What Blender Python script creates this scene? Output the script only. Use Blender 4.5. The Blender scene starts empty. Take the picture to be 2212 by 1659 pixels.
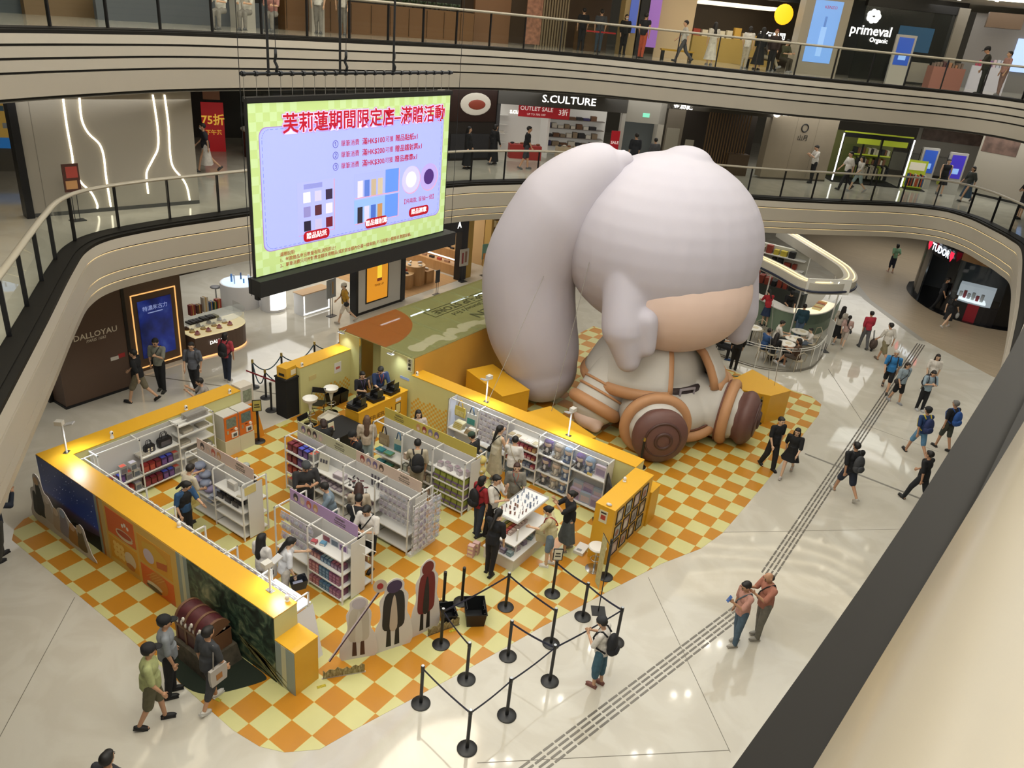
import bpy, bmesh, math, random
from math import sin, cos, pi, radians, sqrt, atan2, hypot
from mathutils import Vector, Matrix
rnd = random.Random(7)
SC = bpy.context.scene
COL = SC.collection

# ---------------------------------------------------------------- camera
CAMR = [[0.8178524, 0.5679897, 0.092224], [0.3163608, -0.3099544, -0.8965735], [-0.4806593, 0.7624408, -0.4331866]]
cam = bpy.data.cameras.new('camera')
cam.sensor_fit = 'HORIZONTAL'; cam.sensor_width = 36.0; cam.lens = 27.2228
cam.clip_start = 0.02; cam.clip_end = 300
camo = bpy.data.objects.new('camera', cam); COL.objects.link(camo)
_r, _d, _f = CAMR
camo.matrix_world = Matrix(((_r[0], -_d[0], -_f[0], 8.6707), (_r[1], -_d[1], -_f[1], -5.7139), (_r[2], -_d[2], -_f[2], 11.3081), (0, 0, 0, 1)))
SC.camera = camo

# ---------------------------------------------------------------- world, large lights, exposure
vs = SC.view_settings
vs.view_transform = 'Standard'; vs.look = 'None'; vs.gamma = 1.0; vs.use_curve_mapping = False
vs.exposure = 0.02
wd = bpy.data.worlds.new('world'); SC.world = wd; wd.use_nodes = True
wd.node_tree.nodes['Background'].inputs[0].default_value = (0.97, 1.0, 1.0, 1)
wd.node_tree.nodes['Background'].inputs[1].default_value = 0.16

def area(name, loc, sx, sy, power, color=(1, .93, .83), direction=(0, 0, -1), spread=pi):
    l = bpy.data.lights.new(name, 'AREA'); l.shape = 'RECTANGLE'; l.size = sx; l.size_y = sy
    l.energy = power; l.color = color; l.spread = spread
    o = bpy.data.objects.new(name, l); COL.objects.link(o); o.location = loc
    o.rotation_euler = Vector(direction).to_track_quat('-Z', 'Y').to_euler()
    return o
def spot(name, loc, target, power, color=(1, 1, 1), angle=70, blend=.6, r=.05):
    l = bpy.data.lights.new(name, 'SPOT'); l.energy = power; l.color = color
    l.spot_size = radians(angle); l.spot_blend = blend; l.shadow_soft_size = r
    o = bpy.data.objects.new(name, l); COL.objects.link(o); o.location = loc
    o.rotation_euler = (Vector(target) - Vector(loc)).to_track_quat('-Z', 'Y').to_euler()
    return o
# one broad unseen area light standing in for the atrium ceiling lighting
area('ceiling_area_light', (-.5, 10, 17.25), 19, 38, 3300, (.97, 1, .985))
# unseen area lights added under the ceilings to light shops and walkways
for ax, ay, az, aw, ah, ap in ((-13.5, 7, 3.75, 3, 6, 60), (-16, 14, 3.75, 5, 6, 230), (-15.5, 21, 3.75, 5, 6, 260), (-9, 27, 3.75, 6, 5, 150), (1, 33, 3.75, 7, 6, 190), (4, 45, 3.75, 9, 8, 260),
                               (11.5, 25, 3.75, 3, 10, 130), (-14, 0, 3.75, 4, 4, 60), (12, 33, 3.75, 4, 5, 70),
                               (-12.5, 6, 8.25, 2, 5, 50), (-13, 13, 8.25, 3, 6, 70), (-12, 22, 8.25, 4, 5, 110), (-7, 28, 8.25, 5, 4, 90), (-1, 33, 8.25, 5, 4, 130), (6, 37, 8.25, 5, 4, 130),
                               (-13, 8, 13.2, 3, 9, 60), (-12, 22, 13.2, 4, 5, 80), (-5, 30, 13.2, 6, 4, 110), (5, 37, 13.2, 8, 4, 150), (12, 20, 8.25, 3, 10, 160),
                               (12, 3, 13.2, 3.5, 20, 900), (12, 3, 8.25, 3.5, 18, 420), (-1, -11, 13.2, 14, 4, 700), (0, -10.5, 8.25, 8, 3, 200)):  # camera-side area lights added as fill for the inflatable and stall walls
    area('added_walkway_light', (ax, ay, az), aw, ah, ap, (1, .98, .93))

# ---------------------------------------------------------------- materials
def lin(h):
    h = h.lstrip('#'); o = []
    if len(h) == 3: h = ''.join(q * 2 for q in h)
    for i in (0, 2, 4):
        c = int(h[i:i + 2], 16) / 255
        o.append(c / 12.92 if c < .04045 else ((c + .055) / 1.055) ** 2.4)
    return (*o, 1)
_MC = {}
def M(c, r=.5, m=0, e=0, n=0, ns=6, a=1, coat=0, spec=.5):
    """principled material from an sRGB hex colour; n adds a procedural colour grain of scale ns"""
    k = (c, r, m, e, n, ns, a, coat, spec)
    if k in _MC: return _MC[k]
    mt = bpy.data.materials.new('mat_' + c.strip('#')); mt.use_nodes = True
    N = mt.node_tree.nodes; Lk = mt.node_tree.links; b = N['Principled BSDF']
    b.inputs['Base Color'].default_value = lin(c); b.inputs['Roughness'].default_value = r
    b.inputs['Metallic'].default_value = m; b.inputs['Specular IOR Level'].default_value = spec
    b.inputs['Coat Weight'].default_value = coat
    if e:
        b.inputs['Emission Color'].default_value = lin(c); b.inputs['Emission Strength'].default_value = e
    if a < 1: b.inputs['Alpha'].default_value = a
    if n:
        t = N.new('ShaderNodeTexNoise'); t.inputs['Scale'].default_value = ns; t.inputs['Detail'].default_value = 4
        tc = N.new('ShaderNodeTexCoord'); Lk.new(tc.outputs['Object'], t.inputs['Vector'])
        rp = N.new('ShaderNodeValToRGB'); l0 = lin(c)
        rp.color_ramp.elements[0].position = .3; rp.color_ramp.elements[1].position = .7
        rp.color_ramp.elements[0].color = tuple(max(0, v * (1 - n)) for v in l0[:3]) + (1,)
        rp.color_ramp.elements[1].color = tuple(min(1, v * (1 + n)) for v in l0[:3]) + (1,)
        Lk.new(t.outputs['Fac'], rp.inputs[0]); Lk.new(rp.outputs[0], b.inputs['Base Color'])
        if e: Lk.new(rp.outputs[0], b.inputs['Emission Color'])
    mt.diffuse_color = lin(c); _MC[k] = mt
    return mt
def ramp_mat(name, stops, kind='noise', scale=(1, 1, 1), rough=.5, detail=5, dist=0, emit=0, coord='Object', w=0):
    """procedural material: noise / wave / voronoi / gradient through a colour ramp"""
    mt = bpy.data.materials.new(name); mt.use_nodes = True
    N = mt.node_tree.nodes; Lk = mt.node_tree.links; b = N['Principled BSDF']
    tc = N.new('ShaderNodeTexCoord'); mp = N.new('ShaderNodeMapping'); mp.inputs['Scale'].default_value = scale
    Lk.new(tc.outputs[coord], mp.inputs[0])
    if kind == 'noise':
        t = N.new('ShaderNodeTexNoise'); t.inputs['Scale'].default_value = 1; t.inputs['Detail'].default_value = detail; t.inputs['Distortion'].default_value = dist
    elif kind == 'wave':
        t = N.new('ShaderNodeTexWave'); t.inputs['Scale'].default_value = 1; t.inputs['Distortion'].default_value = dist; t.inputs['Detail'].default_value = detail
    elif kind == 'voronoi':
        t = N.new('ShaderNodeTexVoronoi'); t.inputs['Scale'].default_value = 1
    elif kind == 'height': t = N.new('ShaderNodeSeparateXYZ')
    else: t = N.new('ShaderNodeTexGradient')
    Lk.new(mp.outputs[0], t.inputs[0])
    rp = N.new('ShaderNodeValToRGB'); el = rp.color_ramp.elements
    while len(el) < len(stops): el.new(.5)
    for q, (p, c) in zip(el, stops): q.position = p; q.color = lin(c)
    Lk.new(t.outputs[0 if kind == 'voronoi' else 2 if kind == 'height' else 'Fac'], rp.inputs[0])
    Lk.new(rp.outputs[0], b.inputs['Base Color']); b.inputs['Roughness'].default_value = rough
    if emit:
        Lk.new(rp.outputs[0], b.inputs['Emission Color']); b.inputs['Emission Strength'].default_value = emit
    return mt
def glass_mat(name, tint=(.93, .97, .95), refl=.10):
    mt = bpy.data.materials.new(name); mt.use_nodes = True
    N = mt.node_tree.nodes; Lk = mt.node_tree.links; N.remove(N['Principled BSDF'])
    tr = N.new('ShaderNodeBsdfTransparent'); tr.inputs[0].default_value = (*tint, 1)
    gl = N.new('ShaderNodeBsdfGlossy'); gl.inputs['Roughness'].default_value = .02
    fr = N.new('ShaderNodeLayerWeight'); fr.inputs[0].default_value = refl + .18
    mx = N.new('ShaderNodeMixShader'); mu = N.new('ShaderNodeMath'); mu.operation = 'MULTIPLY'; mu.inputs[1].default_value = .55
    Lk.new(fr.outputs['Fresnel'], mu.inputs[0]); Lk.new(mu.outputs[0], mx.inputs[0])
    Lk.new(tr.outputs[0], mx.inputs[1]); Lk.new(gl.outputs[0], mx.inputs[2])
    Lk.new(mx.outputs[0], N['Material Output'].inputs[0]); return mt
GLASS = glass_mat('mat_clear_glass')
PLASTIC = glass_mat('mat_clear_plastic', (.90, .92, .95), .2)

# ---------------------------------------------------------------- mesh builder
class MB:
    def __init__(s): s.v = []; s.f = []; s.m = []
    def add(s, vs, fs, m=0):
        o = len(s.v); s.v += [tuple(p) for p in vs]
        for q in fs: s.f.append([o + i for i in q]); s.m.append(m)
        return s
    def box(s, x0, y0, z0, x1, y1, z1, m=0):
        return s.add([(x0, y0, z0), (x1, y0, z0), (x1, y1, z0), (x0, y1, z0), (x0, y0, z1), (x1, y0, z1), (x1, y1, z1), (x0, y1, z1)],
                     [(3, 2, 1, 0), (4, 5, 6, 7), (0, 1, 5, 4), (1, 2, 6, 5), (2, 3, 7, 6), (3, 0, 4, 7)], m)
    def obox(s, c, sz, R=None, m=0):
        """box of size sz centred on c, turned by matrix or z-angle R"""
        if R is None: R = Matrix.Identity(3)
        elif not isinstance(R, Matrix): R = Matrix.Rotation(R, 3, 'Z')
        c = Vector(c); P = []
        for dz in (-.5, .5):
            for dx, dy in ((-.5, -.5), (.5, -.5), (.5, .5), (-.5, .5)): P.append(c + R @ Vector((dx * sz[0], dy * sz[1], dz * sz[2])))
        return s.add(P, [(3, 2, 1, 0), (4, 5, 6, 7), (0, 1, 5, 4), (1, 2, 6, 5), (2, 3, 7, 6), (3, 0, 4, 7)], m)
    def cyl(s, p, q, r, r2=None, n=10, m=0, caps=True):
        p = Vector(p); q = Vector(q); r2 = r if r2 is None else r2; d = (q - p)
        if d.length < 1e-9: return s
        d.normalize(); a = d.orthogonal().normalized(); b = d.cross(a); P = []
        for c, rr in ((p, r), (q, r2)):
            for i in range(n): t = 2 * pi * i / n; P.append(c + a * (cos(t) * rr) + b * (sin(t) * rr))
        F = [(i, (i + 1) % n, n + (i + 1) % n, n + i) for i in range(n)]
        if caps: F += [tuple(range(n - 1, -1, -1)), tuple(range(n, 2 * n))]
        return s.add(P, F, m)
    def tube(s, pts, r, n=6, m=0, closed=False):
        pts = [Vector(p) for p in pts]; P = []; k = len(pts); a = None
        for i, p in enumerate(pts):
            if closed: d = pts[(i + 1) % k] - pts[i - 1]
            else: d = pts[min(i + 1, k - 1)] - pts[max(i - 1, 0)]
            d.normalize()
            if a is None: a = d.orthogonal().normalized()
            a = (a - d * a.dot(d)); a = a.normalized() if a.length > 1e-6 else d.orthogonal().normalized()
            b = d.cross(a); rr = r[i] if isinstance(r, (list, tuple)) else r
            for j in range(n): t = 2 * pi * j / n; P.append(p + a * (cos(t) * rr) + b * (sin(t) * rr))
        F = []
        for i in range(k if closed else k - 1):
            o, o2 = i * n, ((i + 1) % k) * n
            F += [(o + j, o + (j + 1) % n, o2 + (j + 1) % n, o2 + j) for j in range(n)]
        if not closed: F += [tuple(range(n - 1, -1, -1)), tuple(range((k - 1) * n, k * n))]
        return s.add(P, F, m)
    def lathe(s, prof, n=20, c=(0, 0, 0), m=0, R=None, a0=0, a1=2 * pi):
        full = abs(a1 - a0 - 2 * pi) < 1e-6; P = []; k = len(prof); nn = n if full else n + 1
        for i in range(nn):
            t = a0 + (a1 - a0) * i / n
            for r, z in prof:
                v = Vector((cos(t) * r, sin(t) * r, z)); P.append(Vector(c) + (R @ v if R else v))
        F = []
        for i in range(n):
            i2 = (i + 1) % nn
            F += [(i * k + j, i2 * k + j, i2 * k + j + 1, i * k + j + 1) for j in range(k - 1)]
        return s.add(P, F, m)
    def ell(s, c, r, n=14, k=9, R=None, m=0):
        if not hasattr(r, '__len__'): r = (r, r, r)
        c = Vector(c); P = []; F = []
        for j in range(1, k):
            ph = pi * j / k
            for i in range(n):
                t = 2 * pi * i / n; v = Vector((r[0] * sin(ph) * cos(t), r[1] * sin(ph) * sin(t), r[2] * cos(ph)))
                P.append(c + (R @ v if R else v))
        a = Vector((0, 0, r[2])); top = len(P); P.append(c + (R @ a if R else a)); P.append(c - (R @ a if R else a))
        for j in range(k - 2): F += [(j * n + i, (j + 1) * n + i, (j + 1) * n + (i + 1) % n, j * n + (i + 1) % n) for i in range(n)]
        F += [(top, i, (i + 1) % n) for i in range(n)]; o = (k - 2) * n
        F += [(top + 1, o + (i + 1) % n, o + i) for i in range(n)]
        return s.add(P, F, m)
    def cap(s, p, q, r, r2=None, n=10):
        """capsule: tapered tube with round ends"""
        p = Vector(p); q = Vector(q); r2 = r if r2 is None else r2
        s.cyl(p, q, r, r2, n); s.ell(p, r, n, 6); return s.ell(q, r2, n, 6)
    def prism(s, poly, z0, z1, m=0):
        n = len(poly); P = [(x, y, z0) for x, y in poly] + [(x, y, z1) for x, y in poly]
        return s.add(P, [tuple(range(n - 1, -1, -1)), tuple(range(n, 2 * n))] + [(i, (i + 1) % n, n + (i + 1) % n, n + i) for i in range(n)], m)
    def loft(s, rings, m=0, caps=True, closed=True):
        n = len(rings[0]); P = [p for rg in rings for p in rg]; F = []
        for i in range(len(rings) - 1):
            F += [(i * n + j, i * n + (j + 1) % n, (i + 1) * n + (j + 1) % n, (i + 1) * n + j) for j in range(n if closed else n - 1)]
        if caps: F += [tuple(range(n - 1, -1, -1)), tuple(range((len(rings) - 1) * n, len(rings) * n))]
        return s.add(P, F, m)
    def mesh(s, name, mats, smooth=False):
        me = bpy.data.meshes.new(name); me.from_pydata(s.v, [], s.f)
        for q in (mats if isinstance(mats, (list, tuple)) else [mats]): me.materials.append(q)
        if len(me.materials) > 1: me.polygons.foreach_set('material_index', s.m)
        if smooth:
            me.polygons.foreach_set('use_smooth', [True] * len(me.polygons))
            if smooth is not True: me.set_sharp_from_angle(angle=radians(smooth))
        me.update(); return me
    def build(s, name, mats, parent=None, smooth=False, loc=None, rz=0):
        return put(name, s.mesh(name, mats, smooth), parent, loc, rz)

def put(name, data, parent=None, loc=None, rz=0):
    o = bpy.data.objects.new(name, data); COL.objects.link(o); o.parent = parent
    if loc is not None: o.location = loc
    if rz: o.rotation_euler = (0, 0, rz)
    return o
def tag(o, label, cat, group=None, kind=None):
    o['label'] = label; o['category'] = cat
    if group: o['group'] = group
    if kind: o['kind'] = kind
    return o
def thing(name, label, cat, group=None, loc=(0, 0, 0), rz=0):
    o = put(name, None, None, loc, rz); o.empty_display_size = .1
    return tag(o, label, cat, group)
def struct(o, label=None):
    o['kind'] = 'structure'
    if label: o['label'] = label
    return o
def BOX(x0, y0, z0, x1, y1, z1): return MB().box(x0, y0, z0, x1, y1, z1)
def dup(root, loc, rz=None, label=None, group=None):
    r = root.copy(); COL.objects.link(r); r.location = loc
    if rz is not None: r.rotation_euler = (0, 0, rz)
    if label: r['label'] = label
    if group: r['group'] = group
    for ch in list(root.children):
        c = ch.copy(); COL.objects.link(c); c.parent = r; c.matrix_parent_inverse = ch.matrix_parent_inverse
        for g in ch.children:
            d = g.copy(); COL.objects.link(d); d.parent = c
    return r
def text(body, size, mat, parent=None, loc=(0, 0, 0), ax=(1, 0, 0), up=(0, 0, 1), name='lettering', align='CENTER', bold=0, ext=.002, squash=1, shear=0):
    """flat lettering as a mesh; ax = reading direction, up = up direction of the letters"""
    c = bpy.data.curves.new('t', 'FONT'); c.body = body; c.size = size; c.align_x = align; c.align_y = 'CENTER'
    c.resolution_u = 2; c.offset = bold * size; c.extrude = ext; c.shear = shear
    o = bpy.data.objects.new('t', c); me = bpy.data.meshes.new_from_object(o)
    bpy.data.objects.remove(o); bpy.data.curves.remove(c); me.name = name
    me.materials.clear(); me.materials.append(mat)
    X = Vector(ax).normalized(); Y = Vector(up).normalized(); Zv = X.cross(Y)
    me.transform(Matrix(((X.x * squash, Y.x, Zv.x, 0), (X.y * squash, Y.y, Zv.y, 0), (X.z * squash, Y.z, Zv.z, 0), (0, 0, 0, 1))))
    return put(name, me, parent, loc)
def sm(pts, n=6, closed=False):
    """Catmull-Rom through 2-D / 3-D points"""
    P = [Vector(p) for p in pts]; out = []; k = len(P)
    for i in range(k if closed else k - 1):
        if closed: a, b, c, d = P[i - 1], P[i], P[(i + 1) % k], P[(i + 2) % k]
        else: a, b, c, d = P[max(i - 1, 0)], P[i], P[i + 1], P[min(i + 2, k - 1)]
        for j in range(n):
            t = j / n
            out.append(.5 * ((2 * b) + (c - a) * t + (2 * a - 5 * b + 4 * c - d) * t * t + (3 * b - a - 3 * c + d) * t ** 3))
    if not closed: out.append(P[-1])
    return out
def offset(pts, d):
    """2-D polyline moved sideways by d (to the left of its direction)"""
    out = []; k = len(pts)
    for i, p in enumerate(pts):
        t = (pts[min(i + 1, k - 1)] - pts[max(i - 1, 0)]).normalized(); out.append(Vector((p.x - t.y * d, p.y + t.x * d)))
    return out
def resample(pts, step):
    out = [pts[0]]; acc = 0
    for a, b in zip(pts, pts[1:]):
        L = (b - a).length; s = step - acc
        while s <= L: out.append(a.lerp(b, s / L)); s += step
        acc = L - (s - step)
    return out
ORD = 'first second third fourth fifth sixth seventh eighth ninth tenth eleventh twelfth'.split()
def PLC(i, r=None): return ORD[i] + ' from left' + ('' if r is None else ', %s row up' % ORD[r])
WHITE = M('#e9e7e1', .45); BLACK = M('#111113', .5); METAL = M('#b9bbbd', .25, 1); DARKM = M('#26282b', .4, .6)
# ================================================================ the setting
def marble(name, base, vein, rough):
    mt = bpy.data.materials.new(name); mt.use_nodes = True
    N = mt.node_tree.nodes; Lk = mt.node_tree.links; b = N['Principled BSDF']
    tc = N.new('ShaderNodeTexCoord'); t = N.new('ShaderNodeTexNoise'); t.inputs['Scale'].default_value = .55
    t.inputs['Detail'].default_value = 9; t.inputs['Distortion'].default_value = 2.2; Lk.new(tc.outputs['Object'], t.inputs['Vector'])
    rp = N.new('ShaderNodeValToRGB'); rp.color_ramp.elements[0].position = .42; rp.color_ramp.elements[1].position = .56
    rp.color_ramp.elements[0].color = lin(base); rp.color_ramp.elements[1].color = lin(vein)
    Lk.new(t.outputs['Fac'], rp.inputs[0]); Lk.new(rp.outputs[0], b.inputs['Base Color'])
    b.inputs['Roughness'].default_value = rough; b.inputs['Specular IOR Level'].default_value = .62
    return mt
MARBLE = marble('mat_polished_marble', '#c6c2b6', '#bfbaad', .055)
MARBLE2 = marble('mat_polished_marble_upper', '#b9b4a6', '#b2ad9f', .09)
WOODF = ramp_mat('mat_grey_wood_floor', [(.3, '#9a8b74'), (.7, '#ad9d85')], 'noise', (.8, 14, 1), .35, 6)
floor = struct(MB().prism([(-45, -16), (22, -16), (22, 75), (-45, 75)], -.3, 0).build('floor', MARBLE), 'polished cream marble floor of the ground level')
sm_ = M('#8d8778', .4)
for i, (a, b, wdt) in enumerate((((-4.54, -.21), (-2.32, -2.64), .012), ((-2.32, -2.64), (-.4, -4.75), .012), ((4.12, 8.14), (7.32, 4.8), .012), ((3.74, 9.99), (8.61, 14.6), .012), ((3.99, 1.84), (7.29, 4.83), .014),
                                ((5.3, 16.7), (8.6, 16.5), .09), ((-8.1, 8.6), (-12.5, 6.3), .05), ((4.1, 24.2), (6.3, 20.2), .02), ((6.3, 20.2), (8.6, 20.0), .012))):
    a = Vector(a); b = Vector(b); c = (a + b) / 2; d = b - a
    MB().obox((c.x, c.y, .001), (d.length, wdt, .002), atan2(d.y, d.x)).build('floor_joint', M('#6f6a5e', .4) if wdt < .06 else M('#8b8880', .3, .3), floor)
wf = MB().prism([(9.4, 28.7), (6.64, 30.9), (3.44, 35.1), (1.75, 38.6), (-2.3, 45), (-6, 51), (2, 62), (14, 62), (14, 28.7)], .0, .004).build('wood_strip_floor', WOODF, floor)
MB().prism([(3.1, 35.0), (1.4, 38.4), (-6.4, 51), (-6, 51.3), (1.75, 38.6), (3.44, 35.1), (6.64, 30.9), (6.35, 30.75)], .0, .003).build('floor_border', M('#9a968c', .3), floor)
# tactile paving: four rows of raised bars along two legs
BARM = M('#6e6a62', .35, .4)
bar = MB().prism([(-.125, -.012), (-.115, -.021), (.115, -.021), (.125, -.012), (.125, .012), (.115, .021), (-.115, .021), (-.125, .012)], 0, .006).mesh('bar', BARM)
tact = thing('tactile_paving', 'four rows of grey raised guide bars running across the marble floor', 'tactile paving')
bars = []
for (a, b) in (((4.55, 1.3), (6.13, 8.3)), ((6.27, 10.1), (6.5, 30.2))):
    a = Vector(a); b = Vector(b); d = (b - a).normalized(); nrm = Vector((-d.y, d.x)); L = (b - a).length
    k = 0
    while k * .285 < L:
        for j in range(4): bars.append((a + d * (k * .285 + .14) + nrm * ((j - 1.5) * .095), atan2(d.y, d.x)))
        k += 1
cp = Vector((8.67, -5.71)); bars.sort(key=lambda q: (q[0] - cp).length)
for p, an in bars[:296]: put('bar', bar, tact, (p.x, p.y, 0), an)
far = MB()
for p, an in bars[296:]: far.obox((p.x, p.y, .003), (.25, .042, .006), an)
if far.v: far.build('far_bars', BARM, tact)['kind'] = 'stuff'
dm = MB()
for i in range(14):
    for j in range(14): dm.cyl((6.0 + i * .045, 8.6 + j * .05 + i * .004, 0), (6.0 + i * .045, 8.6 + j * .05 + i * .004, .004), .012, .009, 6)
dm.build('warning_dots', M('#b9b2a2', .35), tact)['kind'] = 'stuff'

# ---------------------------------------------------------------- chequered vinyl mat
MATP = [(-7.2, -.12), (-2.85, -.15), (.4, -.25), (1.0, -.18), (1.4, 0), (1.8, .4), (1.95, 1.0), (2.6, 3.25), (3.07, 5.1), (3.7, 7.3), (4.15, 8.8), (4.65, 10), (4.83, 11), (4.9, 14), (4.9, 19.8), (4.75, 20.7), (4.3, 21.1),
        (-4.6, 21.1), (-4.6, 18.6), (-7.2, 18.6), (-7.2, 1.0), (-7.78, .8), (-7.75, .4), (-7.55, .1)]
def clip_square(poly, x0, y0, x1, y1):
    for ax, lim, sg in ((0, x0, 1), (0, x1, -1), (1, y0, 1), (1, y1, -1)):
        out = []
        for i, p in enumerate(poly):
            q = poly[i - 1]; ip = sg * (p[ax] - lim) >= 0; iq = sg * (q[ax] - lim) >= 0
            if ip != iq:
                t = (lim - q[ax]) / (p[ax] - q[ax]); out.append((q[0] + t * (p[0] - q[0]), q[1] + t * (p[1] - q[1])))
            if ip: out.append(p)
        poly = out
        if len(poly) < 3: return []
    return poly
ORG = M('#b87d20', .33, n=.05, ns=1.3); CRM = M('#c5c287', .33, n=.04, ns=1.3)
mat = thing('chequered_floor_mat', 'orange and cream chequered vinyl mat under the whole pop-up store', 'floor mat')
tl = []
full = [BOX(.004, .004, 0, .496, .496, .004).mesh('tile', q) for q in (ORG, CRM)]
for i in range(-16, 11):
    for j in range(-2, 44):
        x0, y0 = i * .5, j * .5
        pl = clip_square(MATP, x0 + .003, y0 + .003, x0 + .497, y0 + .497)
        if len(pl) < 3: continue
        ar = abs(sum(p[0] * q[1] - q[0] * p[1] for p, q in zip(pl, pl[1:] + pl[:1]))) / 2
        if ar < .003: continue
        # tiles wholly under walls and counters are never seen
        tl.append((hypot(x0 - 8.67, y0 + 5.71) + (40 if (x0 < -2 and y0 > 9.9) else 0), x0, y0, (i + j) % 2, ar, pl))
tl.sort(key=lambda q: q[0])
rest = MB()
for k, (d, x0, y0, c, ar, pl) in enumerate(tl):
    if k < 300:
        if ar > .243: put('tile', full[c], mat, (x0, y0, 0))
        else: MB().prism(pl, 0, .004).build('tile', (ORG, CRM)[c], mat)
    else: rest.prism(pl, 0, .004, c)
rest.build('far_tiles', [ORG, CRM], mat)['kind'] = 'stuff'
MB().prism(MATP, -.0, .0025).build('mat_backing', M('#c8a24a', .5), mat)

# ---------------------------------------------------------------- galleries: slabs, fascias, balustrades
FASC = M('#aaa498', .42, n=.02, ns=.7); GROOVE = M('#1c1916', .6); LEDGE = M('#110f0b', .6, spec=.2); RAILM = M('#9c9585', .28); POSTM = M('#17171a', .35, .3)
LINE = M('#ffe2a8', .4, e=.8)
SLABU = M('#cfc8ba', .7)
E2 = [(6.5, -9), (1, -4.8), (-3, -1.79), (-5.7, .24), (-8.2, 2.1), (-9.45, 3.15), (-10.05, 4.2), (-10.2, 5.8), (-10.1, 7.5), (-9.9, 10.5), (-9.6, 14), (-9.2, 17), (-8.3, 19.35), (-7.2, 21.2), (-5.8, 22.6), (-2.8, 24.9),
      (-.6, 26.7), (1.4, 28.8), (3.4, 31.1), (4.6, 32.1), (5.8, 32.4), (6.95, 31.6), (7.8, 30.3), (8.6, 28.8), (9.15, 27), (9.45, 22), (9.62, 17), (9.7, 8), (9.6, -1), (9.3, -9)]
E3 = [(-4, -10), (-7.7, -3), (-9.4, 1.9), (-10.1, 4.7), (-10.45, 7), (-10.3, 10), (-9.8, 14), (-9.35, 17.4), (-8.4, 20.2), (-6.7, 22.4), (-4.4, 23.9), (-.5, 26.3), (2.1, 28.5), (4.5, 30.4), (6.4, 30.7), (7.9, 29.4), (8.7, 27),
      (9.1, 22), (9.25, 10), (9.2, 1), (9.0, -3), (8.7, -6), (8.4, -9)]
def strip(mb, A, za, B, zb, m=0):
    n = len(A); P = [(p.x, p.y, za) for p in A] + [(p.x, p.y, zb) for p in B]
    mb.add(P, [(i + 1, i, n + i, n + i + 1) for i in range(n - 1)], m); return mb
def gallery(n, edge, zf, bands, label, rail_h, lines, post_step, vis, lw):
    e = sm([Vector(p) for p in edge], 8)
    zt = zf + .10
    slab = MB(); out = offset(e, 16); g0 = offset(e, -.26)
    strip(slab, offset(e, .02), zf, out, zf); strip(slab, out, zf - 1.35, offset(e, -.15), zf - 1.35)
    fl = struct(slab.build('floor_gallery_%d' % n, [MARBLE2]), label)
    cl = MB(); strip(cl, out, zf - 1.36, offset(e, -.15), zf - 1.36); cl.build('ceiling_soffit', SLABU, fl)
    ld = MB(); strip(ld, offset(e, -lw + .14), zt - .02, offset(e, .05), zt); strip(ld, offset(e, -lw), zt - .045, offset(e, -lw + .14), zt - .045); strip(ld, offset(e, -lw + .14), zt - .045, offset(e, -lw + .14), zt - .02); strip(ld, offset(e, -lw), zf - .02, offset(e, -lw), zt - .045); ld.build('ledge', LEDGE, fl, True)
    z = zf - .02
    for k, (h, d0, d1) in enumerate(bands):
        d0 -= lw; d1 -= lw
        b = MB(); strip(b, offset(e, d1), z - h, offset(e, d0), z); strip(b, offset(e, d0), z, offset(e, d0 + .12), z + .001); strip(b, offset(e, d1 + .12), z - h, offset(e, d1), z - h)
        b.build('fascia_band', FASC, fl, True); z -= h
        if k < len(bands) - 1:
            q = MB(); strip(q, offset(e, d1 + .09), z - .055, offset(e, d1 + .09), z); q.build('shadow_gap', GROOVE, fl, True)
            if k in lines:
                q = MB(); q.tube([(p.x, p.y, z - .045) for p in offset(e, d1 + .05)], .0075, 5); q.build('light_line', LINE, fl, True)
            z -= .055
    # balustrade
    bal = put('trim_balustrade_%d' % n, None); struct(bal, 'glass balustrade with pale handrail along gallery %d' % n); bal['label'] = 'glass balustrade with dark posts and pale handrail, gallery level %d' % (n + 1)
    hr = MB(); zr = zt + rail_h; ring = []
    for p, q in zip(e, offset(e, 1)):
        nv = (q - p).normalized()
        ring.append([(p.x + nv.x * (cos(t) * .075), p.y + nv.y * (cos(t) * .075), zr + sin(t) * .042) for t in [2 * pi * k / 12 for k in range(12)]])
    hr.loft(ring).build('handrail', RAILM, bal, True)
    ps = resample(e, post_step)
    pm = BOX(-.018, -.04, 0, .018, .04, rail_h - .03).mesh('post', POSTM)
    gm = GLASS
    for a, b in zip(ps, ps[1:]):
        d = b - a; an = atan2(d.y, d.x); mid = (a + b) / 2
        if not vis(mid): continue
        put('post', pm, bal, (a.x, a.y, zt), an)
        MB().add([(0, 0, .02), (d.length, 0, .02), (d.length, 0, rail_h - .05), (0, 0, rail_h - .05)], [(0, 1, 2, 3)]).build('glass_pane', gm, bal, loc=(a.x, a.y, zt), rz=an)
    return e, fl
B2 = ((.24, 0, -.03), (.50, -.03, 0), (.21, 0.02, .03), (.22, .05, .1))
B3 = ((.19, 0, -.01), (.215, 0, .01), (.22, .02, .04), (.47, .05, .14))
e2, slab2 = gallery(1, E2, 5.35, B2, 'marble floor of the first gallery', 1.06, (0, 1, 2), 1.46, lambda p: p.x < 8.6 or p.y > 20, .42)
e3, slab3 = gallery(2, E3, 9.98, B3, 'marble floor of the second gallery', 1.08, (), 1.5, lambda p: p.x < 8.3 or p.y > 24, .32)
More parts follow.
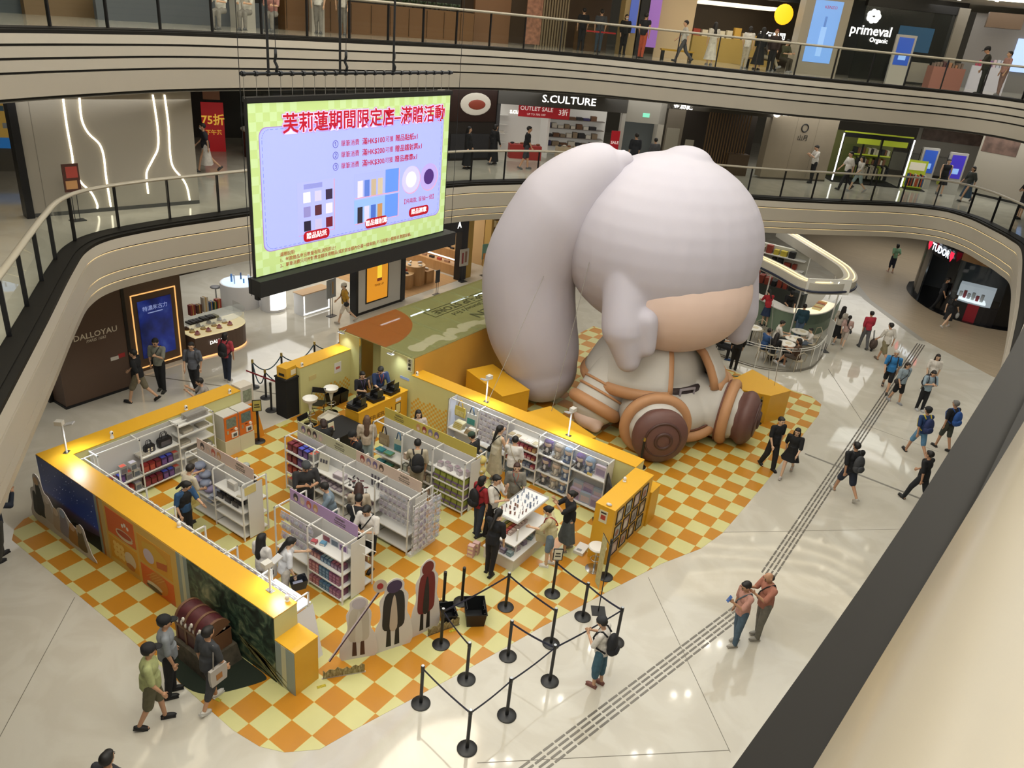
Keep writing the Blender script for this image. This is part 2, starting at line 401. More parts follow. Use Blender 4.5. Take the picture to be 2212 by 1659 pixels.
# the storey above and the atrium ceiling (seen only as reflections in the polished floor)
E4 = [(x * 1.02, y) for x, y in E3]
e4 = sm([Vector(p) for p in E4], 6)
top4 = MB(); o4 = offset(e4, 16); strip(top4, o4, 13.5, offset(e4, -.2), 13.5); strip(top4, offset(e4, -.2), 13.5, offset(e4, -.3), 15)
c3 = struct(top4.build('ceiling_upper', M('#c7c0b2', .6)), 'ceiling over the second gallery with light strips')
for k, d in enumerate((-.22, .9, 1.9, 3.1)):
    MB().tube([(p.x + .25 * sin(i * .5 + k), p.y, 13.46) for i, p in enumerate(offset(e4, d))], .03, 5).build('light_strip', M('#fff3d8', .4, e=6), c3, True)
for z in (13.75, 14.1, 14.45, 14.8): MB().tube([(p.x, p.y, z) for p in offset(e4, -.34)], .02, 5).build('light_strip', M('#fff3d8', .4, e=5), c3, True)
for k in range(36): x, y = -7 + (k % 4) * 4.6, -7 + (k // 4) * 4.2; [MB().cyl((x + d, y + d, 17.16), (x + d, y + d, 17.2), .1, n=10).build('downlight', M('#fffaf0', .4, e=45), c3) for d in (-.25, .25)]
for k, sh in enumerate(([(4.2, -3.2), (5.4, -1.2), (5.0, 1.2), (5.9, 2.6), (4.6, 3.6), (3.4, 1.4), (3.2, -1.4)], [(-1.5, -6.5), (1.2, -6.2), (1.0, -3.6), (-.8, -3.0), (-2.2, -4.6)], [(-6, 10), (-4, 9), (-3, 12), (-4.5, 15), (-6.2, 13)])):
    MB().prism([(p.x, p.y) for p in sm([Vector(q) for q in sh], 5, True)], 17.3, 17.34).build('luminous_panel', M('#fff0d6', .4, e=7), c3)
cm = MB().prism([(-30, -20), (26, -20), (26, 60), (-30, 60)], 17.5, 17.6)
struct(cm.build('ceiling', M('#d8d2c6', .7)), 'atrium ceiling high above')
# outer walls that close the building behind the shops
ow = M('#8f8778', .7)
for nm, a in (('wall_left', (-46, -16, 0, -45.8, 75, 17.5)), ('wall_back', (-46, 75, 0, 22, 75.2, 17.5)), ('wall_right', (22, -16, 0, 22.2, 75, 17.5)), ('wall_front', (-46, -16.2, 0, 22, -16, 17.5))):
    struct(BOX(*a).build(nm, ow), 'plain wall closing the mall')
# ================================================================ pop-up store: walls, tunnel, counters
YEL = M('#d09c26', .38, n=.03, ns=2); YTOP = M('#d8a429', .36); PALE = M('#c9c58a', .5, n=.03, ns=2); CREAM = M('#d6cf98', .5)
DKYEL = M('#b8892c', .45)
def wallbox(name, label, x0, y0, z0, x1, y1, z1, top, body, tops=.02, parent=None):
    """wall with a coloured top board"""
    w_ = thing(name, label, 'partition wall') if parent is None else parent; w_['kind'] = 'thing'
    BOX(x0, y0, z0, x1, y1, z1 - tops).build('wall_body', body, w_)
    BOX(x0 - .006, y0 - .006, z1 - tops, x1 + .006, y1 + .006, z1).build('top_board', top, w_)
    return w_
HW = 1.52
# wall A, along the queue side with three murals
wa = wallbox('mural_wall', 'long low yellow wall with night sky, food and forest murals on its outer side', -7.7, .89, 0, .16, 1.4, HW, YTOP, PALE)
NIGHT = ramp_mat('mat_night_sky', [(0, '#0c1020'), (.2, '#1a1e3c'), (.34, '#5a4a6c'), (.42, '#3a5cc4'), (.7, '#2c4a9c'), (1, '#33447c')], 'height', (1, 1, 1), .4, coord='Generated')
BOX(-7.7, .878, 0, -5.42, .889, 1.5).build('night_sky_mural', NIGHT, wa)
hill = MB().add([(-7.0, .876, 0), (-5.42, .876, 0), (-5.42, .876, .42), (-5.9, .876, .33), (-6.4, .876, .30), (-7.0, .876, .1)], [(0, 1, 2, 3, 4, 5)]); hill.build('dark_hill', M('#0a0c10', .6), wa)
st = MB()
for i in range(46): st.ell((-7.6 + rnd.random() * 2.1, .876, .55 + rnd.random() * .9), rnd.choice((.004, .006, .009)), 5, 4)
st.build('stars', M('#b9c8e8', .5), wa)['kind'] = 'stuff'
for q in ((-6.7, 1.2, .22, .05), (-6.0, 1.05, .16, .06), (-5.75, .75, .1, .05)):
    MB().add([(q[0], .875, q[1]), (q[0] + q[2], .875, q[1] + q[3]), (q[0] + q[2], .875, q[1] + q[3] + .012)], [(0, 1, 2)]).build('comet', M('#7fa6d8', .5), wa)
STRIPE = M('#8f9c94', .5); STRIPE2 = M('#c3c2a0', .5)
for x0, x1, m_ in ((-5.42, -5.33, STRIPE), (-5.33, -5.26, M('#b9712a', .5)), (-2.62, -2.5, STRIPE), (-2.5, -2.4, STRIPE2), (-2.4, -2.28, STRIPE)): BOX(x0, .876, 0, x1, .889, 1.5).build('stripe_band', m_, wa)
BOX(-5.26, .878, 0, -2.62, .889, 1.5).build('food_mural', M('#d9b054', .5), wa)
BOX(-5.26, .876, 0, -5.1, .889, 1.5).build('mural_border', M('#cbb271', .5), wa)
def ringpoly(cx, cz, rx, rz, n=22, a0=0, a1=2 * pi, y=.872):
    return [(cx + rx * cos(a0 + (a1 - a0) * i / n), y, cz + rz * sin(a0 + (a1 - a0) * i / n)) for i in range(n)]
def flat(poly, name, m_, par): return MB().add(poly, [tuple(range(len(poly)))]).build(name, m_, par)
OR1 = M('#d9662a', .5); OR2 = M('#dc9e2e', .5); CRM1 = M('#d9c8a8', .5); BRN = M('#7a3f22', .5)
for (x0, z0, x1, z1, c, kind) in ((-5.02, .78, -4.02, 1.42, OR1, 'bowl'), (-5.02, .12, -4.02, .72, OR2, 'buns'), (-3.92, .62, -2.82, 1.30, OR2, 'toast'), (-3.92, -.0, -2.82, .56, OR1, 'bun')):
    z0 += .02; pn = BOX(x0, .872, z0, x1, .878, z1).build('food_panel', c, wa)
    cx, cz = (x0 + x1) / 2, (z0 + z1) / 2
    if kind == 'bowl':
        flat(ringpoly(cx + .12, cz - .16, .3, .13, a0=pi, a1=2 * pi + .01, y=.870), 'soup_bowl', CRM1, wa); flat(ringpoly(cx + .12, cz - .13, .3, .1, y=.868), 'bowl_rim', CRM1, wa); flat(ringpoly(cx + .12, cz - .13, .26, .075, y=.866), 'red_soup', M('#b2482a', .5), wa)
        for k in range(3): flat(ringpoly(cx + .1 + .09 * k, cz + .1 + .05 * (k % 2), .045, .05, 7, y=.868), 'steam_puff', M('#e6e0d4', .5), wa)
    elif kind == 'buns':
        for i in range(3):
            for j in range(3): flat(ringpoly(cx - .3 + i * .13, cz + .14 - j * .13, .075, .072, 14, y=.870 - .001 * (i + j)), 'round_bun', M('#f0cc70', .5), wa)
        flat(ringpoly(cx + .22, cz - .04, .2, .2, y=.868), 'cream_bun', CRM1, wa); flat(ringpoly(cx + .2, cz - .22, .16, .08, y=.866), 'small_bun', M('#b8702a', .5), wa)
    elif kind == 'toast':
        flat([(cx - .4, .869, cz + .05), (cx + .05, .869, cz - .14), (cx + .42, .869, cz - .05), (cx + .42, .869, cz + .12), (cx, .869, cz + .28), (cx - .4, .869, cz + .2)], 'honey_toast', M('#d9ab3a', .5), wa)
        flat([(cx + .05, .867, cz - .24), (cx + .4, .867, cz - .16), (cx + .42, .867, cz + .02), (cx + .05, .867, cz - .08)], 'toast_side', M('#c4622a', .5), wa); flat(ringpoly(cx - .2, cz - .08, .18, .17, y=.866), 'ice_cream_scoop', M('#cfc0cc', .5), wa)
    else:
        flat(ringpoly(cx + .05, cz + .03, .3, .26, y=.869), 'crosshatched_bun', M('#cc8230', .5), wa); flat(ringpoly(cx - .12, cz - .12, .26, .07, y=.867), 'cream_filling', CRM1, wa); flat(ringpoly(cx - .15, cz - .2, .27, .06, y=.866), 'bun_base', M('#5a4526', .5), wa)
        for k in range(-2, 3): flat([(cx - .2 + k * .09, .8665, cz + .02), (cx - .18 + k * .09, .8665, cz + .02), (cx + .12 + k * .09, .8665, cz + .25), (cx + .1 + k * .09, .8665, cz + .25)], 'crust_line', M('#dba257', .5), wa)
FOREST = ramp_mat('mat_forest', [(.25, '#101812'), (.42, '#22332a'), (.54, '#3c5442'), (.64, '#66745a'), (.78, '#9a9a74')], 'noise', (3.2, 3, 3.6), .5, 9, 1.5)
BOX(-2.28, .876, 0, .16, .889, 1.5).build('forest_mural', FOREST, wa)
rt = MB()
for k in range(16):
    x = -.9 + rnd.random() * .5; z = .55 - rnd.random() * .2; L_ = .6 + rnd.random() * .55; s_ = rnd.random() * .3 + .25
    rt.add([(x, .8745, z), (x + L_, .8745, z - L_ * s_ - .05 * k / 8), (x + L_, .8745, z - L_ * s_ - .05 * k / 8 + .012), (x + L_ * .5, .8745, z - L_ * s_ * .4)], [(0, 1, 2, 3)])
for k in range(9):
    x = -1.0 + rnd.random() * .4; z = .25 - rnd.random() * .1
    rt.add([(x, .8745, z), (min(.15, x + 1.0), .8745, max(.02, z - .2 - k * .02)), (min(.15, x + 1.0), .8745, max(.04, z - .18 - k * .02))], [(0, 1, 2)])
rt.build('painted_roots', M('#8d8655', .6), wa)['kind'] = 'stuff'
# stepped block at the end of wall A
sb = wallbox('stepped_end_block', 'yellow stepped block with grey striped side closing the mural wall', .166, .89, 0, .66, 1.42, 1.025, YTOP, YEL)
for x0, x1, m_ in ((.166, .32, STRIPE), (.32, .44, STRIPE2), (.44, .655, STRIPE)): BOX(x0, .879, 0, x1, .888, 1.0).build('stripe_band', m_, sb)
# wall B with the drink machines in front, wall B2 and wall C
wb = wallbox('yellow_back_wall', 'low cream wall with yellow top behind the boxed goods shelves', -7.7, 1.41, 0, -7.15, 5.88, HW, YTOP, PALE)
wb2 = wallbox('yellow_stool_wall', 'short cream wall with yellow top behind the white bar stools', -7.7, 7.93, 0, -7.15, 9.97, HW, YTOP, PALE)
wc = wallbox('yellow_plush_wall', 'long low cream wall with bright yellow top behind the plush shelves', -4.62, 9.88, 0, 2.66, 10.37, HW, YTOP, PALE)
CHK = M('#d0a03a', .5)
def checks(parent, ax, x0, x1, ycoord, z0, rows, size, face, stagger=True):
    """small printed chequer fading out upwards along a wall"""
    mb = MB(); k = 0; n = int((x1 - x0) / size)
    for i in range(n):
        lim = rows + (1 if (i // 3) % 2 else 0) - (1 if i % 5 == 0 else 0)
        for j in range(lim):
            if (i + j) % 2: continue
            a, b, z = x0 + i * size, x0 + (i + 1) * size, z0 + j * size
            if ax == 'x': mb.add([(a, ycoord, z), (b, ycoord, z), (b, ycoord, z + size), (a, ycoord, z + size)], [(0, 1, 2, 3)])
            else: mb.add([(ycoord, a, z), (ycoord, b, z), (ycoord, b, z + size), (ycoord, a, z + size)], [(0, 1, 2, 3)])
    mb.build('printed_chequer', CHK, parent)['kind'] = 'stuff'
checks(wc, 'x', -4.6, -2.95, 9.876, .12, 9, .075, 0); checks(wb2, 'y', 8.4, 9.95, -7.146, .2, 5, .075, 0)
# display block D with twelve framed badges
wd_ = wallbox('badge_display_block', 'yellow block showing twelve framed pictures in three rows', 2.67, 7.86, 0, 3.16, 9.86, HW, YTOP, YEL)
cols = ['#b59a96', '#a7a8a0', '#b3a598', '#a99a92', '#8f6a52', '#a9b0ae', '#9a8268', '#b0a698']
for i in range(4):
    for j in range(3):
        y = 8.0 + i * .43; z = .17 + j * .44
        fr = MB()
        for a in ((y, z, y + .33, z + .02), (y, z + .35, y + .33, z + .37), (y, z + .02, y + .02, z + .35), (y + .31, z + .02, y + .33, z + .35)): fr.box(3.155, a[0], a[1], 3.18, a[2], a[3])
        fo = fr.build('picture_frame', M('#2e2924', .5), wd_)
        BOX(3.158, y + .02, z + .02, 3.165, y + .31, z + .35).build('picture', M(cols[(i * 3 + j * 5) % 8], .5, n=.25, ns=9), fo)
        MB().add([(3.167, y + .165 + .09 * cos(t * .6283), z + .15 + .1 * sin(t * .6283)) for t in range(10)], [tuple(range(10))]).build('printed_spot', M(['#c9b9ae', '#8d5a48', '#d0cabc', '#6d6a72'][(i + j) % 4], .5), fo)
BOX(2.8, 7.852, 1.08, 3.0, 7.86, 1.4).build('notice', M('#c9c3a4', .6), wd_); BOX(2.84, 7.849, 1.16, 2.96, 7.853, 1.28).build('notice_picture', M('#a3382c', .5), wd_); BOX(2.83, 7.849, 1.32, 2.97, 7.853, 1.36).build('printed_line', M('#2a2a2a', .6), wd_)
wl = wallbox('low_corner_block', 'low yellow block at the far end of the framed picture display', 2.67, 9.87, 0, 3.2, 10.37, 1.02, YTOP, YEL)
# yellow anchor blocks round the inflatable figure
def block(poly, h, label, top=None):
    o = thing('anchor_block', label, 'block', 'yellow blocks anchoring the inflatable')
    MB().prism(poly, 0, h - .02).build('block_body', YEL, o); c = Vector((sum(p[0] for p in poly) / len(poly), sum(p[1] for p in poly) / len(poly)))
    MB().prism([(c.x + (p[0] - c.x) * 1.01, c.y + (p[1] - c.y) * 1.01) for p in poly], h - .02, h).build('top_board', YTOP, o); return o
block([(-4.35, 12.2), (-2.47, 11.5), (-2.13, 12.45), (-4.02, 13.15)], 1.02, 'yellow slanted block behind the plush shelf wall below the round side lobe')
block([(-1.36, 11.2), (.5, 10.55), (.8, 11.34), (-1.09, 12.0)], 1.02, 'yellow slanted block beside the hand of the inflatable')
block([(2.15, 17.25), (3.66, 17.72), (4.04, 18.63), (2.5, 19.35)], 1.02, 'yellow block at the far boot of the inflatable beside the stanchion')
block([(-.3, 19.4), (.55, 19.0), (.95, 19.9), (.1, 20.3)], 1.02, 'yellow block half hidden behind the far shoulder of the inflatable')
# entrance tunnel with a translucent printed roof
tn = thing('entrance_tunnel', 'yellow walled entrance tunnel with translucent green printed roof', 'tunnel')
TH = 2.0
TW = M('#cfa048', .5, n=.04, ns=1); 
BOX(-4.72, 9.98, 0, -4.63, 18.6, TH).build('side_wall', TW, tn); BOX(-7.7, 9.98, 0, -7.6, 18.6, TH).build('side_wall', TW, tn)
BOX(-7.6, 9.93, 0, -6.75, 10.0, TH).build('front_panel', PALE, tn); BOX(-5.9, 9.93, 0, -4.63, 10.0, TH).build('front_panel', PALE, tn)
BOX(-6.3, 10.4, 0, -5.9, 10.46, TH - .05).build('doorway_panel', M('#97955f', .5), tn); BOX(-6.75, 10.5, 0, -6.3, 10.55, TH - .05).build('doorway_panel', PALE, tn)
for x in (-6.77, -6.72): BOX(x, 9.915, 0, x + .03, 9.935, TH).build('metal_post', METAL, tn)
checks(tn, 'y', 10.6, 18.0, -4.625, .1, 3, .11, 0)
ROOF = bpy.data.materials.new('mat_green_translucent'); ROOF.use_nodes = True
_n = ROOF.node_tree.nodes; _b = _n['Principled BSDF']; _b.inputs['Base Color'].default_value = lin('#8f9260'); _b.inputs['Roughness'].default_value = .08; _b.inputs['Alpha'].default_value = .62
rf = BOX(-7.7, 9.95, TH, -4.63, 18.6, TH + .012).build('roof_sheet', ROOF, tn)
for k in range(9): BOX(-7.68, 10.05 + k * 1.05, TH - .05, -4.65, 10.1 + k * 1.05, TH - .002).build('roof_beam', M('#d6d6b8', .5), tn)
for k, y in enumerate((11.2, 12.6, 14.6, 15.8)): BOX(-7.2 + .1 * k, y, TH - .09, -7.16 + .1 * k, y + .95, TH - .06).build('tube_light', M('#dff4ff', .5, e=9), tn)
OC = M('#a05a24', .15, a=.75)
MB().add([(-7.69, 9.96, TH + .016)] + [(-7.69 + min(1.95, 2.0 * cos(t)), 9.96 + 2.55 * sin(t), TH + .016) for t in [i * pi / 2 / 14 for i in range(15)]], [tuple(range(16))]).build('printed_orange_disc', OC, rf)
RT = M('#3b3d22', .4)
ax, up = (0, -1, 0), (1, 0, 0)
ax = (0, 1, 0); up = (-1, 0, 0)
text('FRIEREN', .62, RT, rf, (-5.55, 15.4, TH + .016), (0, -1, 0), (1, 0, 0), squash=1.25); text("Beyond Journey's End", .3, RT, rf, (-6.1, 14.9, TH + .016), (0, -1, 0), (1, 0, 0)); text('POP-UP STORE', .42, RT, rf, (-6.6, 14.75, TH + .016), (0, -1, 0), (1, 0, 0), bold=.015, squash=1.1)
fr = MB()
for a in ((-6.86, 12.95, -6.83, 16.6), (-6.34, 12.95, -6.31, 16.6), (-6.86, 12.95, -6.31, 12.98)): fr.box(a[0], a[1], TH + .014, a[2], a[3], TH + .018)
fr.build('printed_frame', RT, rf)
cl = MB()
for k in range(26): cl.ell((-4.85 - rnd.random() * .35, 10.6 + k * .27, TH + .014), (.16 + .12 * rnd.random(), .2 + .1 * rnd.random(), .002), 10, 4)
cl.build('printed_clouds', M('#cfcba8', .2, a=.35), rf)['kind'] = 'stuff'
sg = BOX(-4.85, 9.915, 1.58, -4.65, 9.93, 1.98).build('cashier_sign', M('#c8c4a4', .5), tn)
for k, ch in enumerate('收銀處'): text(ch, .1, M('#26241c', .5), sg, (-4.75, 9.912, 1.9 - .12 * k), (1, 0, 0), bold=.02)
BOX(-5.1, 9.92, 1.25, -4.75, 9.93, 1.33).build('blue_label', M('#8fa6d8', .5), tn)
# cashier counter
ck = thing('cashier_counter', 'orange yellow cashier counter lettered on its front', 'counter')
BOX(-5.26, 7.86, 0, -4.74, 9.86, .98).build('counter_body', YEL, ck); BOX(-5.28, 7.84, .98, -4.72, 9.87, 1.0).build('counter_top', YTOP, ck)
text('FRIEREN', .2, M('#6d4a1c', .5), ck, (-4.732, 8.75, .62), (0, 1, 0), squash=1.25); text("Beyond Journey's End", .085, M('#6d4a1c', .5), ck, (-4.732, 8.75, .46), (0, 1, 0))
for y, z, h_, c in ((9.35, .38, .34, '#2a2420'), (9.36, .1, .24, '#cfc890'), (9.35, .78, .1, '#d8d8dc'), (8.95, .2, .42, '#2b2230')):
    p_ = BOX(-4.738, y, z, -4.73, y + .22, z + h_).build('notice', M(c, .5), ck)
    if c != '#d8d8dc': BOX(-4.731, y + .02, z + .02, -4.728, y + .2, z + h_ - .02).build('notice_sheet', M('#cbc389', .5), ck)
for i, (y, r) in enumerate(((8.05, .1), (8.75, -.1), (9.4, .05))):
    t = thing('cash_terminal', ('black till with laptop at the near end of the cashier counter', 'black till with laptop in the middle of the cashier counter', 'black till with laptop at the wall end of the cashier counter')[i], 'till', 'tills on the cashier counter', (-5.0, y, 1.0), r)
    MB().obox((0, 0, .05), (.4, .42, .1)).build('cash_drawer', BLACK, t); MB().obox((.1, .02, .16), (.16, .18, .12)).build('receipt_printer', BLACK, t)
    MB().obox((-.12, 0, .115), (.24, .32, .02)).build('keyboard_base', M('#3a3c40', .4), t)
    MB().obox((.0, 0, .24), (.02, .32, .22), Matrix.Rotation(radians(12), 3, 'Y')).build('laptop_screen', BLACK, t); MB().obox((.19, .05, .24), (.015, .2, .2)).build('customer_display', M('#30332a', .3), t)
    if i: MB().ell((-.1, -.28, .03), (.06, .09, .03)).build('card_reader', BLACK, t, True)
# black draped table with tray and sign in front of the counter
bt = thing('draped_table', 'long folding table under a black cloth beside the cashier counter', 'table')
MB().prism([(-5.32, 6.55), (-4.45, 6.55), (-4.5, 7.78), (-5.28, 7.78)], .0, .72).build('table_cloth_skirt', M('#0d0e10', .8), bt); BOX(-5.33, 6.54, .72, -4.44, 7.79, .745).build('table_top', M('#101114', .7), bt)
t = thing('price_stand', 'small standing price card on the black cloth table', 'sign', None, (-4.85, 6.95, .745)); MB().obox((0, 0, .13), (.015, .2, .26), Matrix.Rotation(-.15, 3, 'Y')).build('card', M('#cdc6a6', .6), t); MB().obox((.012, 0, .11), (.004, .13, .09), Matrix.Rotation(-.15, 3, 'Y')).build('card_picture', M('#a9584a', .6), t); MB().obox((0, 0, .01), (.12, .16, .015)).build('card_foot', BLACK, t)
# pedestal with yellow box
t = thing('black_pedestal', 'tall black cloth pedestal carrying a yellow box', 'pedestal'); BOX(-7.68, 7.46, 0, -7.22, 7.92, 1.24).build('pedestal_drape', M('#0b0c0d', .85), t); BOX(-7.7, 7.44, 1.22, -7.2, 7.94, 1.26).build('pedestal_top', M('#101113', .7), t)
t = thing('lucky_draw_box', 'yellow and white box on the black pedestal', 'box', None, (-7.45, 7.69, 1.26), .12); MB().obox((0, 0, .16), (.36, .4, .32)).build('box_body', M('#d9a62c', .4), t); MB().obox((.183, .08, .14), (.004, .2, .16)).build('box_print', M('#e4d8b8', .5), t); MB().obox((.0, -.203, .1), (.2, .004, .08)).build('box_slot', BLACK, t)
for i, (y, z, h_, c, lb) in enumerate(((8.25, 1.0, .14, '#c5b478', 'small cream notice stuck on the wall behind the bar stools'), (9.25, .9, .34, '#d8d4cc', 'white notice with red picture on the wall behind the bar stools'))):
    t = thing('wall_notice', lb, 'notice'); BOX(-7.148, y, z, -7.14, y + .28, z + h_).build('sheet', M(c, .6), t)
    if i: BOX(-7.141, y + .06, z + .12, -7.138, y + .22, z + .2).build('sheet_picture', M('#b5594c', .6), t)
# bins, folding chairs, bar stools
for i, y in enumerate((9.0, 9.35)):
    t = thing('waste_bin', ('black waste bin beside the bar stool', 'black waste bin next to the tunnel doorway')[i], 'bin', None, (-6.95, y, 0))
    MB().loft([[(-.12, -.14, 0), (.12, -.14, 0), (.12, .14, 0), (-.12, .14, 0)], [(-.15, -.17, .38), (.15, -.17, .38), (.15, .17, .38), (-.15, .17, .38)]], caps=False).build('bin_body', M('#101012', .45), t); MB().box(-.11, -.13, .01, .11, .13, .03).build('bin_floor', BLACK, t)
def stool(label, loc, rz):
    t = thing('bar_stool', label, 'bar stool', 'white bar stools', loc, rz)
    MB().lathe([(.0, 0), (.2, 0), (.2, .015), (.06, .04), (.03, .06), (0, .06)], 20).build('base', M('#c9c9c6', .12, 1), t, 40); MB().cyl((0, 0, .05), (0, 0, .5), .022, n=10).build('gas_lift', METAL, t, 40)
    MB().lathe([(.025, .42), (.06, .62), (.075, .7), (0, .71)], 16).build('seat_stem', M('#d8d6cf', .35), t, 40); MB().tube([(.0, .0, .34)] + [(.13 * cos(a), .13 * sin(a), .34) for a in [i * pi / 6 for i in range(-4, 5)]] + [(0, 0, .34)], .01, 6).build('footrest', METAL, t, True)
    MB().lathe([(0, .7), (.12, .71), (.2, .76), (.215, .84), (.2, .83), (.17, .765), (.1, .735), (0, .73)], 22).build('seat', M('#dedcd6', .3), t, 50); return t
stool('white bar stool beside the folding chair near the black pedestal', (-6.55, 7.75, 0), .4); stool('white bar stool near the waste bins', (-6.62, 8.62, 0), -.3)
def fold_chair(label, loc, rz):
    t = thing('folding_chair', label, 'chair', 'black folding chairs', loc, rz); bm = M('#121214', .4)
    MB().obox((0, 0, .44), (.4, .38, .025), Matrix.Rotation(-.06, 3, 'Y')).build('seat', bm, t); MB().obox((-.2, 0, .76), (.02, .38, .16), Matrix.Rotation(-.2, 3, 'Y')).build('backrest', bm, t)
    for s_ in (-1, 1):
        MB().tube([(.24, s_ * .2, 0), (-.02, s_ * .2, .44), (-.22, s_ * .19, .84)], .011).build('leg', bm, t, True); MB().tube([(-.26, s_ * .18, 0), (.12, s_ * .18, .43)], .011).build('leg', bm, t, True)
    MB().cyl((-.18, -.18, .14), (-.18, .18, .14), .009).build('crossbar', bm, t); return t
fold_chair('black folding chair between the two bar stools', (-6.75, 8.2, 0), -1.0); fold_chair('black folding chair behind the black cloth table', (-5.75, 6.95, 0), .1)
t = thing('tray_trolley', 'grey plastic tray of small parts on a stand by the folding chair', 'tray', None, (-5.75, 7.7, 0), .2); MB().box(-.2, -.25, .5, .2, .25, .52).build('tray_floor', M('#b9b4a6', .4), t)
tr = MB(); [tr.box(*q) for q in ((-.2, -.25, .52, -.185, .25, .6), (.185, -.25, .52, .2, .25, .6), (-.185, -.25, .52, .185, -.235, .6), (-.185, .235, .52, .185, .25, .6))]; tr.build('tray_rim', M('#c6c1b2', .4), t)
for s_, u_ in ((-1, -1), (-1, 1), (1, -1), (1, 1)): MB().cyl((s_ * .17, u_ * .22, 0), (s_ * .17, u_ * .22, .5), .012).build('leg', DARKM, t)
# ================================================================ shelving and goods
SH = M('#d9d8d4', .4); SHB = M('#c9c9c8', .5)
_UP = set()
def rack(root, x0, x1, y0, y1, h, levels, back=True, top_frame=True, axis='x', cols=None, hood=False):
    """bay of white shop shelving: front at y0, back at y1; levels = shelf heights"""
    s_ = 1 if y1 > y0 else -1; xs = []
    for x in (x0, x1):
        k = (root.name, round(x, 1), round(y0, 2))
        if k not in _UP: _UP.add(k); xs.append(x)
    for x in xs: MB().box(x - .014, min(y0, y0 + s_ * .03), 0, x + .014, max(y0, y0 + s_ * .03), h).build('upright', SH, root)
    if top_frame:
        for x in xs: MB().box(x - .012, min(y0, y1), h - .03, x + .012, max(y0, y1), h).build('top_arm', SH, root)
        MB().box(x0, min(y0, y1) + .1, h - .025, x1, min(y0, y1) + .125, h).build('top_rail', SH, root)
    if back: MB().box(x0, y1 - s_ * .012, .05, x1, y1, h - .02).build('back_panel', SHB, root)
    for z in levels: MB().box(x0 + .015, min(y0, y1) + .005, z - .03, x1 - .015, max(y0, y1) - .013, z).build('shelf', SH, root)
def swap(o, rz, loc):
    o.rotation_euler = (0, 0, rz); o.location = loc
GOODS = {}
def goods(kind, size, colors, rnd_rot=0):
    """a boxed item: carton with a printed front; shared mesh per colour"""
    k = (kind, size, tuple(colors))
    if k not in GOODS:
        sx, sy, sz = size; m_ = MB(); m_.box(-sx / 2, -sy / 2, 0, sx / 2, sy / 2, sz)
        me1 = m_.mesh('carton', M(colors[0], .4)); p_ = MB().box(-sx * .4, -sy / 2 - .002, sz * .12, sx * .4, -sy / 2, sz * .72).mesh('printed_face', M(colors[1], .4))
        q_ = MB().box(-sx * .42, -sy * .4, sz, sx * .42, sy * .4, sz + .002).mesh('printed_lid', M(colors[2], .4)); GOODS[k] = (me1, p_, q_)
    return GOODS[k]
def item(kind, size, colors, loc, rz, label, cat, group, lid=True, base=None):
    a, p_, q_ = goods(kind, size, colors); B = base
    x, y, z = loc
    if B: v = B @ Vector((x, y, z)); x, y, z = v; rz += B.to_euler().z
    o = put(kind, a, None, (x, y, z), rz); tag(o, label, cat, group)
    put('printed_face', p_, o)
    if lid: put('printed_lid', q_, o)
    return o
_bag = {}
def blister(kind, colors, loc, rz, label, group, scale=1, base=None, n=0):
    """soft item in a clear bag, hanging or lying"""
    k = tuple(colors)
    if k not in _bag:
        b_ = MB().loft([[(-.05, -.004, .0), (.05, -.004, .0), (.05, .004, .0), (-.05, .004, .0)], [(-.055, -.02, .05), (.055, -.02, .05), (.055, .02, .05), (-.055, .02, .05)], [(-.045, -.004, .12), (.045, -.004, .12), (.045, .004, .12), (-.045, .004, .12)]]).mesh('clear_bag', M('#d5d3da', .15, a=.35))
        i_ = MB().ell((0, 0, .05), (.034, .018, .036), 8, 6).mesh('soft_charm', M(colors[0], .7), True); c_ = MB().box(-.045, -.003, .105, .045, .003, .135).mesh('header_card', M(colors[1], .5)); _bag[k] = (i_, b_, c_)
    i_, b_, c_ = _bag[k]; x, y, z = loc
    if base: v = base @ Vector((x, y, z)); x, y, z = v; rz += base.to_euler().z
    o = put(kind, i_, None, (x, y, z), rz); o.scale = (scale,) * 3; tag(o, label, 'keyring', group)
    put('clear_bag', b_, o); put('header_card', c_, o); return o
def I(base): return base.matrix_world if False else Matrix.Translation(base.location) @ base.rotation_euler.to_matrix().to_4x4()

# --- rack B along the back-left wall (front faces +x): local x runs along world -y ... built in local frame then turned
rb = thing('long_shelving', 'white shelving along the back cream wall holding boxed figures and black bags', 'shelving'); swap(rb, pi / 2, (-7.13, 1.75, 0))
# local: x -> world +y, y -> world -x  (front at local y=-.36)
def rackB(x0, x1, lv): rack(rb, x0, x1, -.36, 0, 1.47, lv)
rackB(0, 1.0, (.12, .5)); rackB(1.0, 2.0, (.12, .52, .95)); rackB(2.0, 3.0, (.12, .48, .8, 1.1, 1.4))
BB = I(rb)
FIG = [('#5a1a22', '#7d2b3a', '#7a2a3c'), ('#3a2a5c', '#6a4a86', '#4a58c8'), ('#8c8a86', '#6a6670', '#c9584a'), ('#7a1f24', '#a8483c', '#8a2a2a'), ('#a8a6a2', '#5d6672', '#b9b5c6')]
def boxrow(base, x0, x1, z, y, size, pal, lab, grp, rows=1, cat='figure box', kind='figure_box', stack=1, skip=0):
    n = int((x1 - x0) / (size[0] + .012)); k = 0
    for st_ in range(stack):
        for r_ in range(rows):
            for i in range(n):
                if rnd.random() < skip: continue
                c = pal[(i * len(pal) // max(n, 1)) % len(pal)]
                item(kind, size, c, (x0 + size[0] / 2 + i * (x1 - x0) / n, y + r_ * (size[1] + .01), z + st_ * (size[2] + .004)), rnd.uniform(-.03, .03), lab + ', ' + PLC(i) + (', back row' if r_ else ''), cat, grp, base=base, lid=(st_ == stack - 1))
